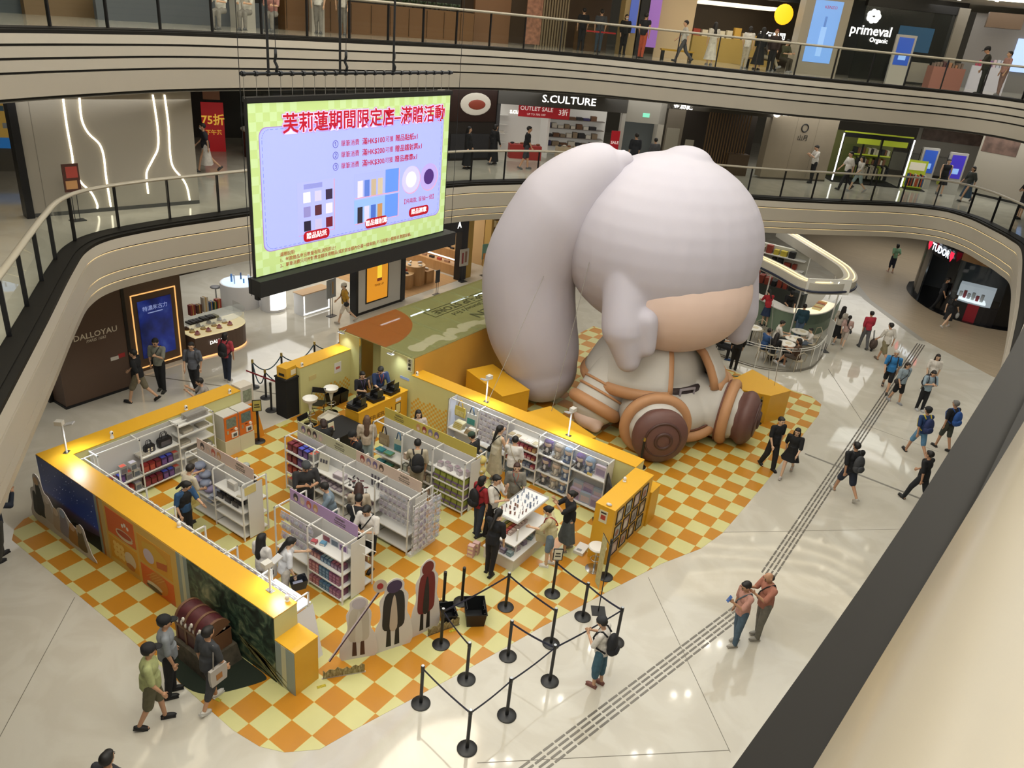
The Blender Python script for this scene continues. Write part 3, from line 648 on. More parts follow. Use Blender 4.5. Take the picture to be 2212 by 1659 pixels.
boxrow(BB, .05, .98, .12, -.24, (.15, .14, .2), FIG, 'figure box low in the corner bay of the back wall shelving', 'figure boxes in the corner bay', 1, stack=1)
boxrow(BB, .05, .98, .5, -.24, (.15, .14, .2), [FIG[0], FIG[1], FIG[2], FIG[4]], 'figure box stacked in the corner bay under the cool light', 'figure boxes in the corner bay upper shelf', 1, stack=1)
boxrow(BB, .5, .98, .705, -.24, (.15, .14, .2), [FIG[2], FIG[4]], 'grey and red figure box topping the corner bay stack', 'figure boxes topping the corner stack', 1)
boxrow(BB, 1.03, 1.98, .12, -.26, (.14, .14, .2), [FIG[0], FIG[0], FIG[1], FIG[2]], 'figure box on the bottom shelf below the black bags', 'figure boxes below the black bags bottom shelf', 1)
boxrow(BB, 1.03, 1.98, .52, -.26, (.14, .14, .2), [FIG[3], FIG[0], FIG[1], FIG[2]], 'figure box on the middle shelf below the black bags', 'figure boxes below the black bags middle shelf', 1)
def carrybag(label, loc, rz, w, h, d, col, studs=False):
    t = thing('carry_bag', label, 'bag', None, loc, rz); bm_ = M(col, .45)
    MB().loft([[(x * w * f_, y * d * f_, z) for x, y in ((-.5, -.35), (-.35, -.5), (.35, -.5), (.5, -.35), (.5, .35), (.35, .5), (-.35, .5), (-.5, .35))] for z, f_ in ((0, .9), (.03, 1), (h * .8, 1), (h, .85))]).build('bag_body', bm_, t, 40)
    for s_ in (-1, 1): MB().tube([(-w * .25, s_ * d * .3, h), (-w * .15, s_ * d * .2, h * 1.55), (w * .15, s_ * d * .2, h * 1.6), (w * .25, s_ * d * .3, h)], .01).build('handle', bm_, t, True)
    MB().box(-w * .35, -d * .52, h * .2, w * .35, -d * .5, h * .7).build('clear_window', M('#4a4652', .1), t)
    if studs:
        for q in range(4): MB().cyl((-w * .18 + (q % 2) * w * .3, -d * .53, h * (.3 + .3 * (q // 2))), (-w * .18 + (q % 2) * w * .3, -d * .5, h * (.3 + .3 * (q // 2))), .025, n=12).build('badge', M('#d8d2b8', .4), t)
v = BB @ Vector((1.3, -.2, .95)); carrybag('small black shoulder bag with four round badges on the shelf', v, pi / 2, .27, .2, .12, '#15161a', True)
v = BB @ Vector((1.7, -.2, .95)); carrybag('large black shoulder bag with clear window on the shelf', v, pi / 2, .36, .24, .14, '#131317')
for i, (x, z) in enumerate(((1.12, .95), (2.2, .8), (2.3, 1.1), (2.75, 1.1), (2.5, .48), (2.8, .48), (2.5, .12))):
    item('flat_pack', (.3, .2, .05 + .03 * (i % 3)), ('#8f8a80', '#b9b2a4', '#a09a8c'), (x, -.2, z), 0, 'grey flat packet on the back wall shelving, %s of seven' % ORD[i], 'packet', 'flat packets on the back wall shelving', base=BB)
t = thing('clear_display_case', 'clear plastic case of grey goods on top of the back wall shelving', 'display case', None, BB @ Vector((2.6, -.18, 1.4)), pi / 2); MB().box(-.3, -.12, 0, .3, .12, .16).build('clear_cover', M('#b9b7b4', .1, a=.4), t); MB().box(-.27, -.1, .005, .27, .1, .11).build('grey_contents', M('#77736c', .6, n=.4, ns=25), t)
# --- rack A on the inner side of the mural wall (we look at it from behind the wall)
ra = thing('long_shelving', 'white hook rail shelving along the inner side of the mural wall', 'shelving')
for k in range(7):
    x = -6.95 + k; rack(ra, x, x + .99, 1.78, 1.42, 1.45, (.12, .5, .85, 1.1) if k in (4, 5) else (.12, .6), back=False)
MB().box(-6.95, 1.41, .05, .03, 1.42, 1.4).build('back_panel', SHB, ra)
MB().box(-.95, 1.42, 1.12, .03, 1.84, 1.16).build('counter_shelf', M('#e4e6ea', .3), ra)
MB().add([(.05, 1.43, 1.12), (.05, 1.86, 1.12), (.3, 1.86, 0), (.3, 1.43, 0)], [(0, 1, 2, 3)]).build('side_cloth', M('#d9dade', .6), ra)
BA = Matrix.Identity(4)
for k in range(6):
    for i in range(9): blister('hanging_charm', [('#8d86a0', '#c9c4c9'), ('#c7bfc0', '#a9a3a8'), ('#b28a94', '#d3cfd0')][(i + k) % 3], (-6.0 + k * 1.0 + .06 + i * .1, 1.62, 1.12 + .1 * ((i * 7 + k) % 2)), 0, 'bagged charm behind the mural wall, %s hook of the %s bay' % (ORD[i], ORD[k]), 'bagged charms behind the mural wall', 1.1)
# --- capsule toy machines
t = thing('machine_plinth', 'cream plinth under the two capsule toy machines', 'plinth'); BOX(-7.13, 5.0, 0, -6.72, 5.46, .46).build('plinth_body', M('#c8c2a8', .5), t); BOX(-7.13, 5.465, 0, -6.72, 5.92, .46).build('plinth_body', M('#c8c2a8', .5), t)
for i in range(2):
    t = thing('capsule_machine', ('capsule toy machine with orange front next to the shelving', 'capsule toy machine with orange front next to the orange stand')[i], 'vending machine', 'orange capsule toy machines', (-6.93, 5.23 + .46 * i, .46))
    MB().box(-.2, -.215, 0, .18, .215, .72).build('cabinet', M('#c3c1bc', .4), t); MB().box(.18, -.21, .0, .2, .21, .7).build('front_panel', M('#cf6a22', .4), t)
    MB().box(.2, -.15, .36, .205, .15, .64).build('picture_card', M(('#6f7a70', '#5d6f6c')[i], .4, n=.3, ns=14), t); MB().box(.2, -.02, .05, .225, .17, .2).build('capsule_flap_frame', M('#d9d5cc', .4), t); MB().box(.225, .02, .08, .23, .13, .17).build('capsule_flap', M('#4a4c52', .3), t)
    MB().cyl((.2, .12, .28), (.235, .12, .28), .04, n=16).build('turn_knob', M('#dedad0', .35), t, 40); MB().box(.2, -.15, .2, .21, -.1, .3).build('coin_slot', M('#b9b9b6', .3, .8), t); MB().box(.2, -.04, .28, .206, .04, .31).build('price_label', M('#7d2f18', .4), t)
t = thing('orange_machine', 'tall orange and white ticket machine behind the capsule toy machines', 'vending machine', None, (-7.35, 6.12, 0)); MB().box(-.2, -.2, 0, .22, .2, 1.0).build('machine_body', M('#c97a20', .4), t); MB().box(-.21, -.21, 1.0, .16, .2, 1.56).build('machine_head', M('#cfc8bc', .4), t); MB().box(.16, -.14, 1.1, .165, .14, 1.45).build('picture_card', M('#8b927e', .4, n=.3, ns=12), t)
MB().add([(.23, -.2, 1.0), (.23, .2, 1.0), (.42, .3, .0), (.42, -.3, 0)], [(0, 1, 2, 3)]).build('leaning_board', M('#cf8422', .4), t); MB().lathe([(.0, 0), (.12, 0), (.12, .01), (0, .01)], 16, (.37, .05, .3), 0, Matrix.Rotation(1.37, 3, 'Y')).build('round_print', M('#e0a13a', .4), t)
# --- gondolas: two-sided islands with a printed header
FACE = ['#b25a4a', '#7d7690', '#3c3436', '#b98a5a', '#6a5c80', '#b9a9a0', '#8e3a34', '#54443a']
def gondola(name, label, x0, n, y0, ys, y1, hdr, lv_f, lv_b, faces, hcol2=None, endcap=False, head=(1.48, 1.76)):
    r = thing(name, label, 'shelving')
    for k in range(n):
        rack(r, x0 + k, x0 + k + .995, y0, ys - .015, 1.5, lv_f[k]); rack(r, x0 + k, x0 + k + .995, y1, ys + .015, 1.5, lv_b[k], back=False)
    L = n - .005
    for s_ in range(2 if n == 4 else 1):
        a = x0 + s_ * 2; b = x0 + (min(2, n) + s_ * 2 if n == 4 else L); c = hdr[s_ % len(hdr)]
        h = MB().box(a, ys - .008, head[0], b, ys + .008, head[1]).build('header_board', M(c, .5), r)
        txf = faces[s_] if isinstance(faces[0], (list, tuple)) else faces
        fx, tx = txf
        for i in range(4):
            cx = a + fx + i * .2; col = FACE[(i * 3 + s_ * 2 + n) % 8]
            MB().add([(cx + .075 * cos(q * pi / 8), ys - .0085, (head[0] + head[1]) / 2 - .01 + .1 * sin(q * pi / 8)) for q in range(16)], [tuple(range(16))]).build('printed_portrait_disc', M(col, .6), h)
            MB().add([(cx + .045 * cos(q * pi / 6), ys - .0095, (head[0] + head[1]) / 2 - .05 + .05 * sin(q * pi / 6)) for q in range(12)], [tuple(range(12))]).build('printed_portrait_spot', M('#cdb3a0', .6), h)
        text('FRIEREN', .07, M('#5c5648', .6), h, (a + tx, ys - .0105, (head[0] + head[1]) / 2 + .05)); text("Beyond Journey's End", .038, M('#5c5648', .6), h, (a + tx, ys - .0105, (head[0] + head[1]) / 2 - .02)); text('POP-UP STORE', .045, M('#5c5648', .6), h, (a + tx, ys - .0105, (head[0] + head[1]) / 2 - .075))
    xe = x0 + n
    MB().box(xe, ys - .2, .02, xe + .012, ys + .2, 1.42).build('end_panel', M('#cfcdc8', .5), r)
    return r
STD = (.1, .5, .85, 1.15); S3 = (.1, .5, .9)
ga = gondola('island_shelving', 'half empty white island shelving with pink header near the mural wall', -5.52, 2, 3.07, 3.42, 3.76, ['#c9b3a8'], [(.1, .5, .62), (.1, .42, .75, 1.1)], [S3, S3], (.2, 1.55))
gb = gondola('island_shelving', 'long central white island shelving with grey green and pink headers', -4.5, 4, 5.1, 5.53, 5.95, ['#b5b396', '#c9b5a6'], [(.1, .5, .82, 1.12), (.1, .42, .68, 1.0), (.1, .42, .68, 1.0), (.1, .5)], [S3] * 4, [(.2, 1.45), (.2, 1.5)])
gc = gondola('island_shelving', 'white island shelving with purple header close to the standees', -2.4, 2, 3.03, 3.47, 3.92, ['#a78bb5'], [(.1, .5), (.1, .42, .75, 1.1)], [S3, S3], (.18, 1.5))
gd = gondola('island_shelving', 'white island shelving with mustard header nearest the cashier', -3.5, 3, 7.12, 7.56, 8.0, ['#b9a950'], [(.3, .62), (.1, .45, .8), (.1, .42, .72, 1.05)], [S3] * 3, (1.15, .5))
# goods: lilac cushions and caps, dvd rack, white box on island A
for i, (x, y, z) in enumerate(((-5.3, 3.2, .64), (-5.12, 3.24, .66), (-5.22, 3.2, .82), (-5.0, 3.2, .8), (-5.38, 3.26, .95), (-5.08, 3.26, .97), (-4.9, 3.24, .66), (-5.3, 3.3, 1.1))):
    t = thing('round_cushion', '%s wrapped lilac cushion in the heap on the pink header island' % ORD[i], 'cushion', 'lilac cushions on the pink header island', (x, y, z - .02), i * .7); MB().ell((0, 0, .08), (.14, .13, .085), 14, 8).build('cushion_body', M(('#8f86a8', '#8890a6')[i % 2], .6), t, True); MB().ell((0, -.12, .09), (.05, .02, .04), 8, 6).build('cushion_label', M('#c9c5d2', .5), t, True)
for i in range(3):
    t = thing('baseball_cap', 'pale grey cap on the pink header island, %s from the bottom' % ORD[i], 'cap', 'grey caps on the pink header island', (-4.72 + .06 * i, 3.2, .51 + .11 * i)); MB().ell((0, 0, .05), (.09, .09, .08), 12, 8).build('crown', M('#8e94a2', .8), t, True); MB().obox((.0, -.11, .03), (.14, .1, .01)).build('peak', M('#8e94a2', .8), t)
for i in range(9): item('black_case', (.19, .02, .13), ('#2b2c30', '#4a4850', '#1d1d20'), (-4.4 + (i % 3) * .27, 3.14 + (i // 3) * .09, .76), 0, 'black flat case on the pink header island, %s, %s line' % (PLC(i % 3), ORD[i // 3]), 'case', 'black cases on the pink header island')
item('white_box', (.26, .1, .2), ('#c9c6c0', '#a5a2a0', '#d5d2cc'), (-4.05, 3.24, 1.1), 0, 'white box standing alone on the top shelf of the pink header island', 'box', None); item('small_token', (.12, .06, .02), ('#8f8a80', '#c9c2b0', '#bdb6a4'), (-3.7, 3.14, 1.1), .3, 'little price tag lying on the empty top shelf of the pink header island', 'tag', None)
t = thing('shelf_sign', 'small yellow sign on the end panel of the pink header island', 'sign'); BOX(-3.508, 3.14, 1.2, -3.5, 3.44, 1.4).build('sign_board', M('#c9b878', .5), t)
# island B front: figure boxes, clear acrylics, magazine sign, staffs, hanging packs
boxrow(Matrix.Identity(4), -4.47, -3.53, 1.12, 5.22, (.155, .13, .2), [FIG[0], FIG[1], FIG[2]], 'figure box, top shelf of the grey green header end', 'figure boxes on the central island top shelf', 2)
boxrow(Matrix.Identity(4), -4.47, -3.53, .82, 5.2, (.155, .13, .2), [FIG[0], FIG[1], FIG[2], FIG[4]], 'figure box, second shelf of the grey green header end', 'figure boxes on the central island second shelf', 1)
boxrow(Matrix.Identity(4), -4.47, -3.53, .5, 5.2, (.155, .13, .2), [FIG[3], FIG[2], FIG[4]], 'figure box on the third shelf of the grey green header end', 'figure boxes on the central island third shelf', 1)
boxrow(Matrix.Identity(4), -4.47, -3.53, .1, 5.2, (.155, .13, .2), [FIG[2], FIG[4], FIG[2]], 'figure box on the bottom shelf of the grey green header end', 'figure boxes on the central island bottom shelf', 1)
t = thing('notice_board', 'white standing notice with grey pictures on the central island', 'sign', None, (-3.3, 5.26, 1.0), .15); MB().obox((0, 0, .2), (.3, .012, .4), Matrix.Rotation(-.2, 3, 'X')).build('board', M('#d0cdbf', .6), t)
for q in range(5): MB().obox((-.08 + (q % 3) * .08, -.012 + .003 * (q // 3), .24 - .13 * (q // 3)), (.05, .004, .09), Matrix.Rotation(-.2, 3, 'X')).build('printed_picture', M('#55525a', .6), t)
for i in range(10): item('clear_pack', (.13, .09, .05), ('#b1a3b0', '#8d7f90', '#c7bcc4'), (-3.4 + (i % 5) * .17, 5.2 + (i // 5) * .13, .68), rnd.uniform(-.2, .2), 'clear grey pack, second bay of central island, ' + PLC(i % 5, i // 5), 'packet', 'clear packs in the second bay of the central island')
for i in range(8): item('clear_pack', (.12, .1, .06), ('#8a6f74', '#a89aa0', '#b5a7aa'), (-2.4 + (i % 4) * .2, 5.2 + (i // 4) * .14, .68), rnd.uniform(-.2, .2), 'clear reddish pack, third bay of central island, ' + PLC(i % 4, i // 4), 'packet', 'clear packs in the third bay of the central island')
item('acrylic_case', (.3, .18, .12), ('#b7adb6', '#8d8590', '#cbc3ca'), (-2.75, 5.25, 1.0), .1, 'clear case of lilac goods on the top shelf of the central island', 'display case', None)
for i in range(8):
    t = thing('display_staff', 'dark accessory on a round foot, central island, ' + PLC(i % 5, i // 5), 'figurine', 'dark accessories on the central island', (-2.38 + (i % 5) * .13, 5.2 + (i // 5) * .13, 1.0), i); MB().cyl((0, 0, 0), (0, 0, .008), .04, n=12).build('foot', M('#2a2a2e', .3), t); MB().cyl((0, 0, 0), (0, 0, .16), .006, n=6).build('rod', M('#3a3438', .5), t); MB().obox((0, 0, .17), (.1, .02, .03)).build('staff_head', M(('#4a3a44', '#6e4a50', '#2e2c34')[i % 3], .5), t)
for i in range(4): item('wall_card', (.05, .012, .3), ('#55505c', '#2f2b34', '#6a6470'), (-1.95 + .1 * i, 5.49, 1.06), 0, 'narrow dark card on the central island back panel, ' + PLC(i), 'card', 'narrow cards on the central island back panel', False)
for r_ in range(4):
    for i in range(7): blister('hanging_charm', [('#5d4468', '#cfcad2'), ('#7a6688', '#bdb7c6'), ('#8c98a8', '#d0ccd0')][(i // 2 + r_) % 3], (-1.42 + i * .135, 5.24, .66 + r_ * .2), 0, 'bagged purple charm under the pink header, ' + PLC(i, r_), 'bagged charms on the central island hooks', 1.25)
# end cap of the central island: hanging bags on a grid
ec = thing('grid_end_display', 'white wire grid end display hung with bagged charms on the central island', 'display rack'); gm_ = MB()
for k in range(9): gm_.cyl((-.36, 5.12 + k * .1, .1), (-.36, 5.12 + k * .1, 1.42), .006, n=5)
for k in range(12): gm_.cyl((-.36, 5.1, .12 + k * .115), (-.36, 5.94, .12 + k * .115), .006, n=5)
gm_.build('wire_grid', SH, ec)['kind'] = 'stuff'; MB().box(-.47, 5.1, .0, -.36, 5.95, .08).build('foot', SH, ec)
for r_ in range(6):
    for i in range(6): blister('hanging_charm', [('#6a4f76', '#d2cdd4'), ('#9fb0c2', '#d2cdd4'), ('#bdaeb6', '#d9d5da')][(0 if i < 3 else 1) if i % 3 else 2], (-.3 + .03 * (i % 2), 5.16 + i * .145, .18 + r_ * .2), pi / 2, 'bagged charm on the wire grid end, ' + PLC(i, r_), 'bagged charms on the grid end display', 1.4)
# island C
for r_ in range(3):
    for i in range(7): blister('hanging_charm', [('#7d6a96', '#c5bfd2'), ('#9a8aa8', '#cfcbd8'), ('#a9b3c8', '#d3d0da')][(i + r_) % 3], (-2.32 + i * .135, 3.2, .62 + r_ * .26), 0, 'bagged lilac charm under the purple header, ' + PLC(i, r_), 'bagged charms under the purple header', 1.5)
for i in range(9):
    for st_ in range(3): item('small_carton', (.088, .26, .075), [('#9a5f66', '#b9868a', '#a9707a'), ('#9a5f66', '#b9868a', '#a9707a'), ('#9a5f66', '#b9868a', '#a9707a'), ('#4a6a86', '#6d8aa0', '#5a7a94'), ('#4a6a86', '#6d8aa0', '#5a7a94'), ('#4a6a86', '#6d8aa0', '#5a7a94'), ('#7a4a66', '#9a6a86', '#8a5a76'), ('#7a4a66', '#9a6a86', '#8a5a76'), ('#7a4a66', '#9a6a86', '#8a5a76')][i], (-1.35 + i * .1, 3.18, .42 + st_ * .078), 0, ('pink', 'blue', 'mauve')[i // 3] + ' carton, middle shelf under purple header, ' + PLC(i, st_), 'carton', 'cartons on the purple header middle shelf', st_ == 2)
    for st_ in range(2): item('small_carton', (.088, .26, .075), [('#9a5f66', '#b9868a', '#a9707a'), ('#4a6a86', '#6d8aa0', '#5a7a94'), ('#7a4a66', '#9a6a86', '#8a5a76')][i // 3], (-1.35 + i * .1, 3.18, .1 + st_ * .078), 0, ('pink', 'blue', 'mauve')[i // 3] + ' carton, bottom shelf under purple header, ' + PLC(i, st_), 'carton', 'cartons on the purple header bottom shelf', st_ == 1)
    item('small_carton', (.088, .2, .12), [('#8a5a60', '#b98a80', '#4a4858'), ('#3f5a78', '#7d96a6', '#8aa0a8'), ('#6a4860', '#8f7a90', '#a0606a')][i // 3], (-1.35 + i * .1, 3.2, .75), 0, 'small patterned carton, upper shelf under purple header, ' + PLC(i), 'carton', 'cartons on the purple header upper shelf')
for i, (x, c) in enumerate(((-1.28, '#b0525a'), (-1.1, '#5f8fae'))): item('sample_block', (.12, .1, .07), (c, '#c9c3c0', c), (x, 3.17 + .08 * i - .06, 1.1), .3, ('little red sample block', 'little blue sample block')[i] + ' on the bright top shelf under the purple header', 'sample', None)
for i in range(3): item('badge_card', (.22, .012, .2), (('#cfc9cc', '#8c4a58', '#cfc9cc'), ('#b9bcc4', '#566474', '#b9bcc4'), ('#c0b4c6', '#6a4a80', '#c0b4c6'))[i], (-1.12 + i * .24, 3.3, 1.1), .05, ('pale card with red prints', 'pale card with grey round badges', 'pale card with purple prints')[i] + ' standing under the purple header', 'card', None)
for i in range(4): t = put('wire_hook', MB().tube([(-.4, 3.5 + i * .1, 1.3 - .3 * (i % 2)), (-.2, 3.5 + i * .1, 1.32 - .3 * (i % 2))], .008, 5).mesh('wire_hook', SH), gc)
# island D
def tote(label, loc, rz, w, h, c1, c2, strap):
    t = thing('tote_bag', label, 'tote bag', None, loc, rz); MB().loft([[(-w / 2, -.015, 0), (w / 2, -.015, 0), (w / 2, .015, 0), (-w / 2, .015, 0)], [(-w * .52, -.03, h * .4), (w * .52, -.03, h * .4), (w * .52, .03, h * .4), (-w * .52, .03, h * .4)], [(-w / 2, -.008, h), (w / 2, -.008, h), (w / 2, .008, h), (-w / 2, .008, h)]]).build('bag_body', M(c1, .8), t); MB().box(-w * .42, -.034, h * .12, w * .42, -.028, h * .62).build('printed_panel', M(c2, .8, n=.2, ns=20), t)
    for s_ in (-1, 1): MB().tube([(-w * .25, s_ * .01, h), (-w * .1, s_ * .01, h + .2), (w * .1, s_ * .01, h + .2), (w * .25, s_ * .01, h)], .009).build('strap', M(strap, .8), t, True)
tote('dark strapped beige tote hanging on the mustard header island', (-3.25, 7.28, .84), 0, .32, .34, '#8a7a5e', '#9c8d70', '#33282a'); tote('blue strapped pale tote hanging on the mustard header island', (-2.75, 7.28, .84), .1, .26, .36, '#a9ab98', '#3f7a86', '#3f6f96')
for i in range(8): item('folded_towel', (.24, .18, .035), [('#2f7d8c', '#4a9aa0', '#3b8a94'), ('#5a7a4a', '#7a9a6a', '#4f8a80'), ('#8a7f6a', '#a39a86', '#948a74')][i % 3], (-3.3 + (i % 3) * .29, 7.22, .3 + .04 * (i // 3) + (.32 if i > 5 else 0)), .1 * (i % 2), 'flat folded pack below the dark strapped tote, %s pile, layer %s' % (ORD[i % 3], ORD[i // 3]), 'packet', 'folded packs below the totes')
for r_ in range(3):
    for i in range(6): item('clear_box', (.12, .1, .17), [('#a09a88', '#b5ae98', '#c9c4b4'), ('#8f9690', '#a9b0a4', '#c4c6bc'), ('#a58f80', '#bda898', '#cfc3b6')][(i + r_) % 3], (-2.42 + i * .155, 7.22, .1 + r_ * .35), 0, 'pale box in the middle bay of the mustard island, ' + PLC(i, r_), 'carton', 'pale boxes in the middle bay of the mustard island')
for r_ in range(3):
    for i in range(5):
        item('green_carton', (.175, .26, .1), ('#6e5a78', '#7d8a3a', '#8a963f'), (-1.38 + i * .19, 7.28, (.1, .42, .72)[r_]), 0, 'lilac carton under the olive trays, mustard island, ' + PLC(i, r_), 'carton', 'green lidded cartons row %d' % (r_ + 1), False)
        item('green_pack', (.17, .22, .13), ('#848f3e', '#99a34e', '#8a963f'), (-1.38 + i * .19, 7.3, (.1, .42, .72)[r_] + .1), 0, 'olive green tray on a lilac carton, mustard island, ' + PLC(i, r_), 'carton', 'olive trays row %d' % (r_ + 1), False)
for i in range(6): item('silver_pouch', (.13, .1, .13), ('#a8a0a6', '#c7c2c6', '#8d7a86'), (-1.33 + i * .15, 7.24 + .1 * (i % 2), 1.05), rnd.uniform(-.4, .4), 'silver pouch on the top of the mustard island, ' + PLC(i), 'pouch', 'silver pouches on the mustard island')
# back of island D: heaped soft goods
for i in range(16): t = thing('wrapped_cushion', 'pale soft toy behind the mustard header, ' + PLC(i % 8, i // 8), 'soft toy', 'wrapped soft toys behind the mustard header', (-2.2 + (i % 8) * .24, 7.78 + .06 * (i % 2), .9 + .3 * (i // 8)), i); MB().ell((0, 0, .1), (.13, .12, .11), 10, 7).build('toy_body', M(('#b9b09a', '#b0b4a0', '#bfa9a4', '#c2b26a')[i % 4], .6), t, True); MB().ell((.0, -.1, .12), (.04, .03, .03), 8, 5).build('toy_ribbon', M('#cfcac0', .5), t, True)
# --- rack C with plush dolls
rc = thing('long_shelving', 'white shelving full of plush dolls along the long yellow topped wall', 'shelving')
LV = ((.1, .62), (.1, .5), (.1, .42, .68, .92, 1.18), (.1, .5, 1.02), (.1, .98))
for k in range(5): rack(rc, -2.92 + k, -2.92 + k + .995, 9.5, 9.87, 1.5, LV[k])
MB().box(-2.935, 9.5, 0, -2.922, 9.87, 1.5).build('end_panel', M('#cdd3e6', .4), rc); MB().box(2.08, 9.5, 0, 2.095, 9.87, 1.5).build('end_panel', SH, rc)
tote('yellow dotted tote hanging at the left end of the plush shelving', (-2.62, 9.66, 1.0), 0, .34, .3, '#b9a850', '#c5bb7c', '#c9a52c'); tote('blue and green landscape tote hanging on the plush shelving', (-2.2, 9.64, .88), .05, .3, .36, '#c2c6c2', '#3f8a86', '#3a6a9a')
for i in range(4): item('folded_towel', (.3, .2, .05), ('#c9c4a4', '#b9a94a', '#cfcaa6'), (-2.65 + .02 * i, 9.68, .62 + .055 * i), 0, 'folded cream pack under the yellow dotted tote, %s from the bottom' % ORD[i], 'packet', 'cream packs under the dotted tote')
for i in range(3): item('folded_towel', (.32, .24, .05), ('#8d7b5e', '#a89a80', '#c4c0b6'), (-2.2 + .03 * i, 9.66, .62 + .055 * i), .1, 'folded grey pack under the landscape tote, %s from the bottom' % ORD[i], 'packet', 'grey packs under the landscape tote')
for r_ in range(6):
    for i in range(7): blister('hanging_charm', [('#8d8aa0', '#cfccd6'), ('#5a4a76', '#d2cdd6'), ('#a9a4b6', '#d9d6de')][(i * 2 + r_) % 3], (-1.86 + i * .135, 9.62, .56 + r_ * .155), 0, 'bagged charm beside the yellow and blue totes, ' + PLC(i, r_), 'bagged charms on the plush shelving', 1.2)
for i in range(3): t = thing('plush_bag', 'blue grey wrapped plush low below the hanging charms, ' + PLC(i), 'soft toy', 'wrapped plush on the bottom of the plush shelving', (-1.75 + .3 * i, 9.66, .1), i); MB().ell((0, 0, .15), (.14, .12, .15), 12, 8).build('toy_body', M('#7d8c9c', .6), t, True); MB().ell((0, -.11, .2), (.07, .03, .05), 8, 6).build('toy_face', M('#c2b6aa', .6), t, True)
for r_, z in enumerate((.42, .68, .92)):
    for i in range(7): item('snack_pack', (.11, .12, .1), [('#8a3a40', '#b98a5a', '#a5585a'), ('#96704a', '#b59a6a', '#a8835a'), ('#5d6a86', '#a0a6b4', '#7d86a0'), ('#a5485a', '#c9b0a8', '#b5606a')][(i // 2 + r_) % 4], (-.85 + i * .13, 9.6, z), 0, 'patterned pack in the snack bay, %s, %s shelf up' % (PLC(i), ORD[r_ + 1]), 'packet', 'snack packs shelf %d' % (r_ + 2))
for i in range(5): item('post_card', (.14, .17, .012), (('#a89a80', '#b5a890', '#b0a284'), ('#9a8a72', '#b5a890', '#a5977c'), ('#dedad4', '#c2503c', '#e2ded8'), ('#dedad4', '#c2703c', '#e2ded8'), ('#b0a88e', '#b5a890', '#bdb59a'))[i], (-.83 + i * .19, 9.62, 1.18), 0, ('brown leaflet', 'tan leaflet', 'white leaflet with red print', 'white leaflet with orange print', 'cream leaflet')[i] + ' on the top shelf of the snack bay', 'leaflet', None)
_pl = {}
def plush(col, dark, body, loc, label, grp, s=1):
    k = (col, dark, body)
    if k not in _pl:
        _pl[k] = [(n_, m_.mesh(n_, q, True)) for n_, m_, q in (
            ('body', MB().ell((0, 0, .1), (.085, .075, .11), 12, 8).ell((.0, -.09, .03), (.03, .05, .03), 8, 6).ell((.06, -.07, .03), (.035, .06, .032), 8, 6).ell((-.06, -.07, .03), (.035, .06, .032), 8, 6).ell((.095, -.01, .12), (.03, .03, .06), 8, 6).ell((-.095, -.01, .12), (.03, .03, .06), 8, 6), M(body, .8)),
            ('head', MB().ell((0, -.015, .28), (.105, .095, .1), 14, 9), M('#cfb8a4', .8)), ('hair', MB().ell((0, .02, .3), (.13, .11, .115), 14, 9).ell((.1, .0, .2), (.04, .04, .1), 8, 6).ell((-.1, 0, .2), (.04, .04, .1), 8, 6).ell((0, -.085, .345), (.085, .03, .035), 8, 6), M(col, .85)), ('front_panel', MB().ell((0, -.06, .1), (.045, .03, .08), 8, 6), M(dark, .8)),
            ('clear_bag', MB().loft([[(x * .16 * f_, y * .14 * f_, z) for x, y in ((-1, -.6), (-.6, -1), (.6, -1), (1, -.6), (1, .6), (.6, 1), (-.6, 1), (-1, .6))] for z, f_ in ((0, .9), (.2, 1), (.4, .9), (.46, .3))]), M('#c9cfda', .12, a=.12)))]
    t = thing('plush_doll', label, 'plush doll', grp, loc, rnd.uniform(-.15, .15)); t.scale = (s,) * 3
    for n_, me in _pl[k]: put(n_, me, t)
PL = {'purple': ('#5a4278', '#c9c4c4', '#26242a'), 'cream': ('#a8a094', '#c9c2b4', '#9a9286'), 'blue': ('#7c92ac', '#c2c6ca', '#3f5478')}
def prow(seq, xs, z, where):
    for c, x in zip(seq, xs): plush(*PL[c], (x, 9.68, z), '%s haired plush doll in clear bag, %s' % (c, where), '%s plush dolls %s' % (c, where), 1.05)
prow(('purple', 'cream', 'blue'), (.28, .6, .9), 1.02, 'top shelf of the fourth bay'); prow(('purple', 'cream', 'blue'), (.28, .6, .9), .5, 'middle shelf of the fourth bay'); prow(('purple', 'cream', 'blue'), (.28, .58, .86), .1, 'bottom shelf of the fourth bay')
prow(('purple', 'blue'), (1.25, 1.52), .98, 'top shelf of the end bay'); prow(('cream', 'blue'), (-.6, -.3), .1, 'bottom shelf of the snack bay')
item('print_cushion', (.3, .08, .3), ('#b3a6b4', '#8d7f96', '#b3a6b4'), (1.85, 9.7, .98), 0, 'square printed cushion at the right end of the plush shelving', 'cushion', None)
t = thing('price_sign', 'small mustard price sign on the top shelf of the end bay', 'sign', None, (1.62, 9.54, .98)); MB().obox((0, 0, .04), (.14, .01, .07), Matrix.Rotation(-.3, 3, 'X')).build('card', M('#b9a45e', .5), t); MB().box(-.05, 0, 0, .05, .03, .008).build('foot', M('#b9a45e', .5), t)
for i in range(6): item('print_cushion', (.3, .1, .3), (('#9a8ca0', '#7d6f8c', '#a99cae'), ('#8c98a8', '#a99aa0', '#97a3b2'))[i % 2], (1.28 + (i % 3) * .3, 9.62 + .1 * (i // 3), .1 + .2 * (i // 3)), rnd.uniform(-.1, .1), 'wrapped printed cushion at the bottom of the end bay, ' + PLC(i % 3, i // 3), 'cushion', 'printed cushions on the end bay bottom shelf')
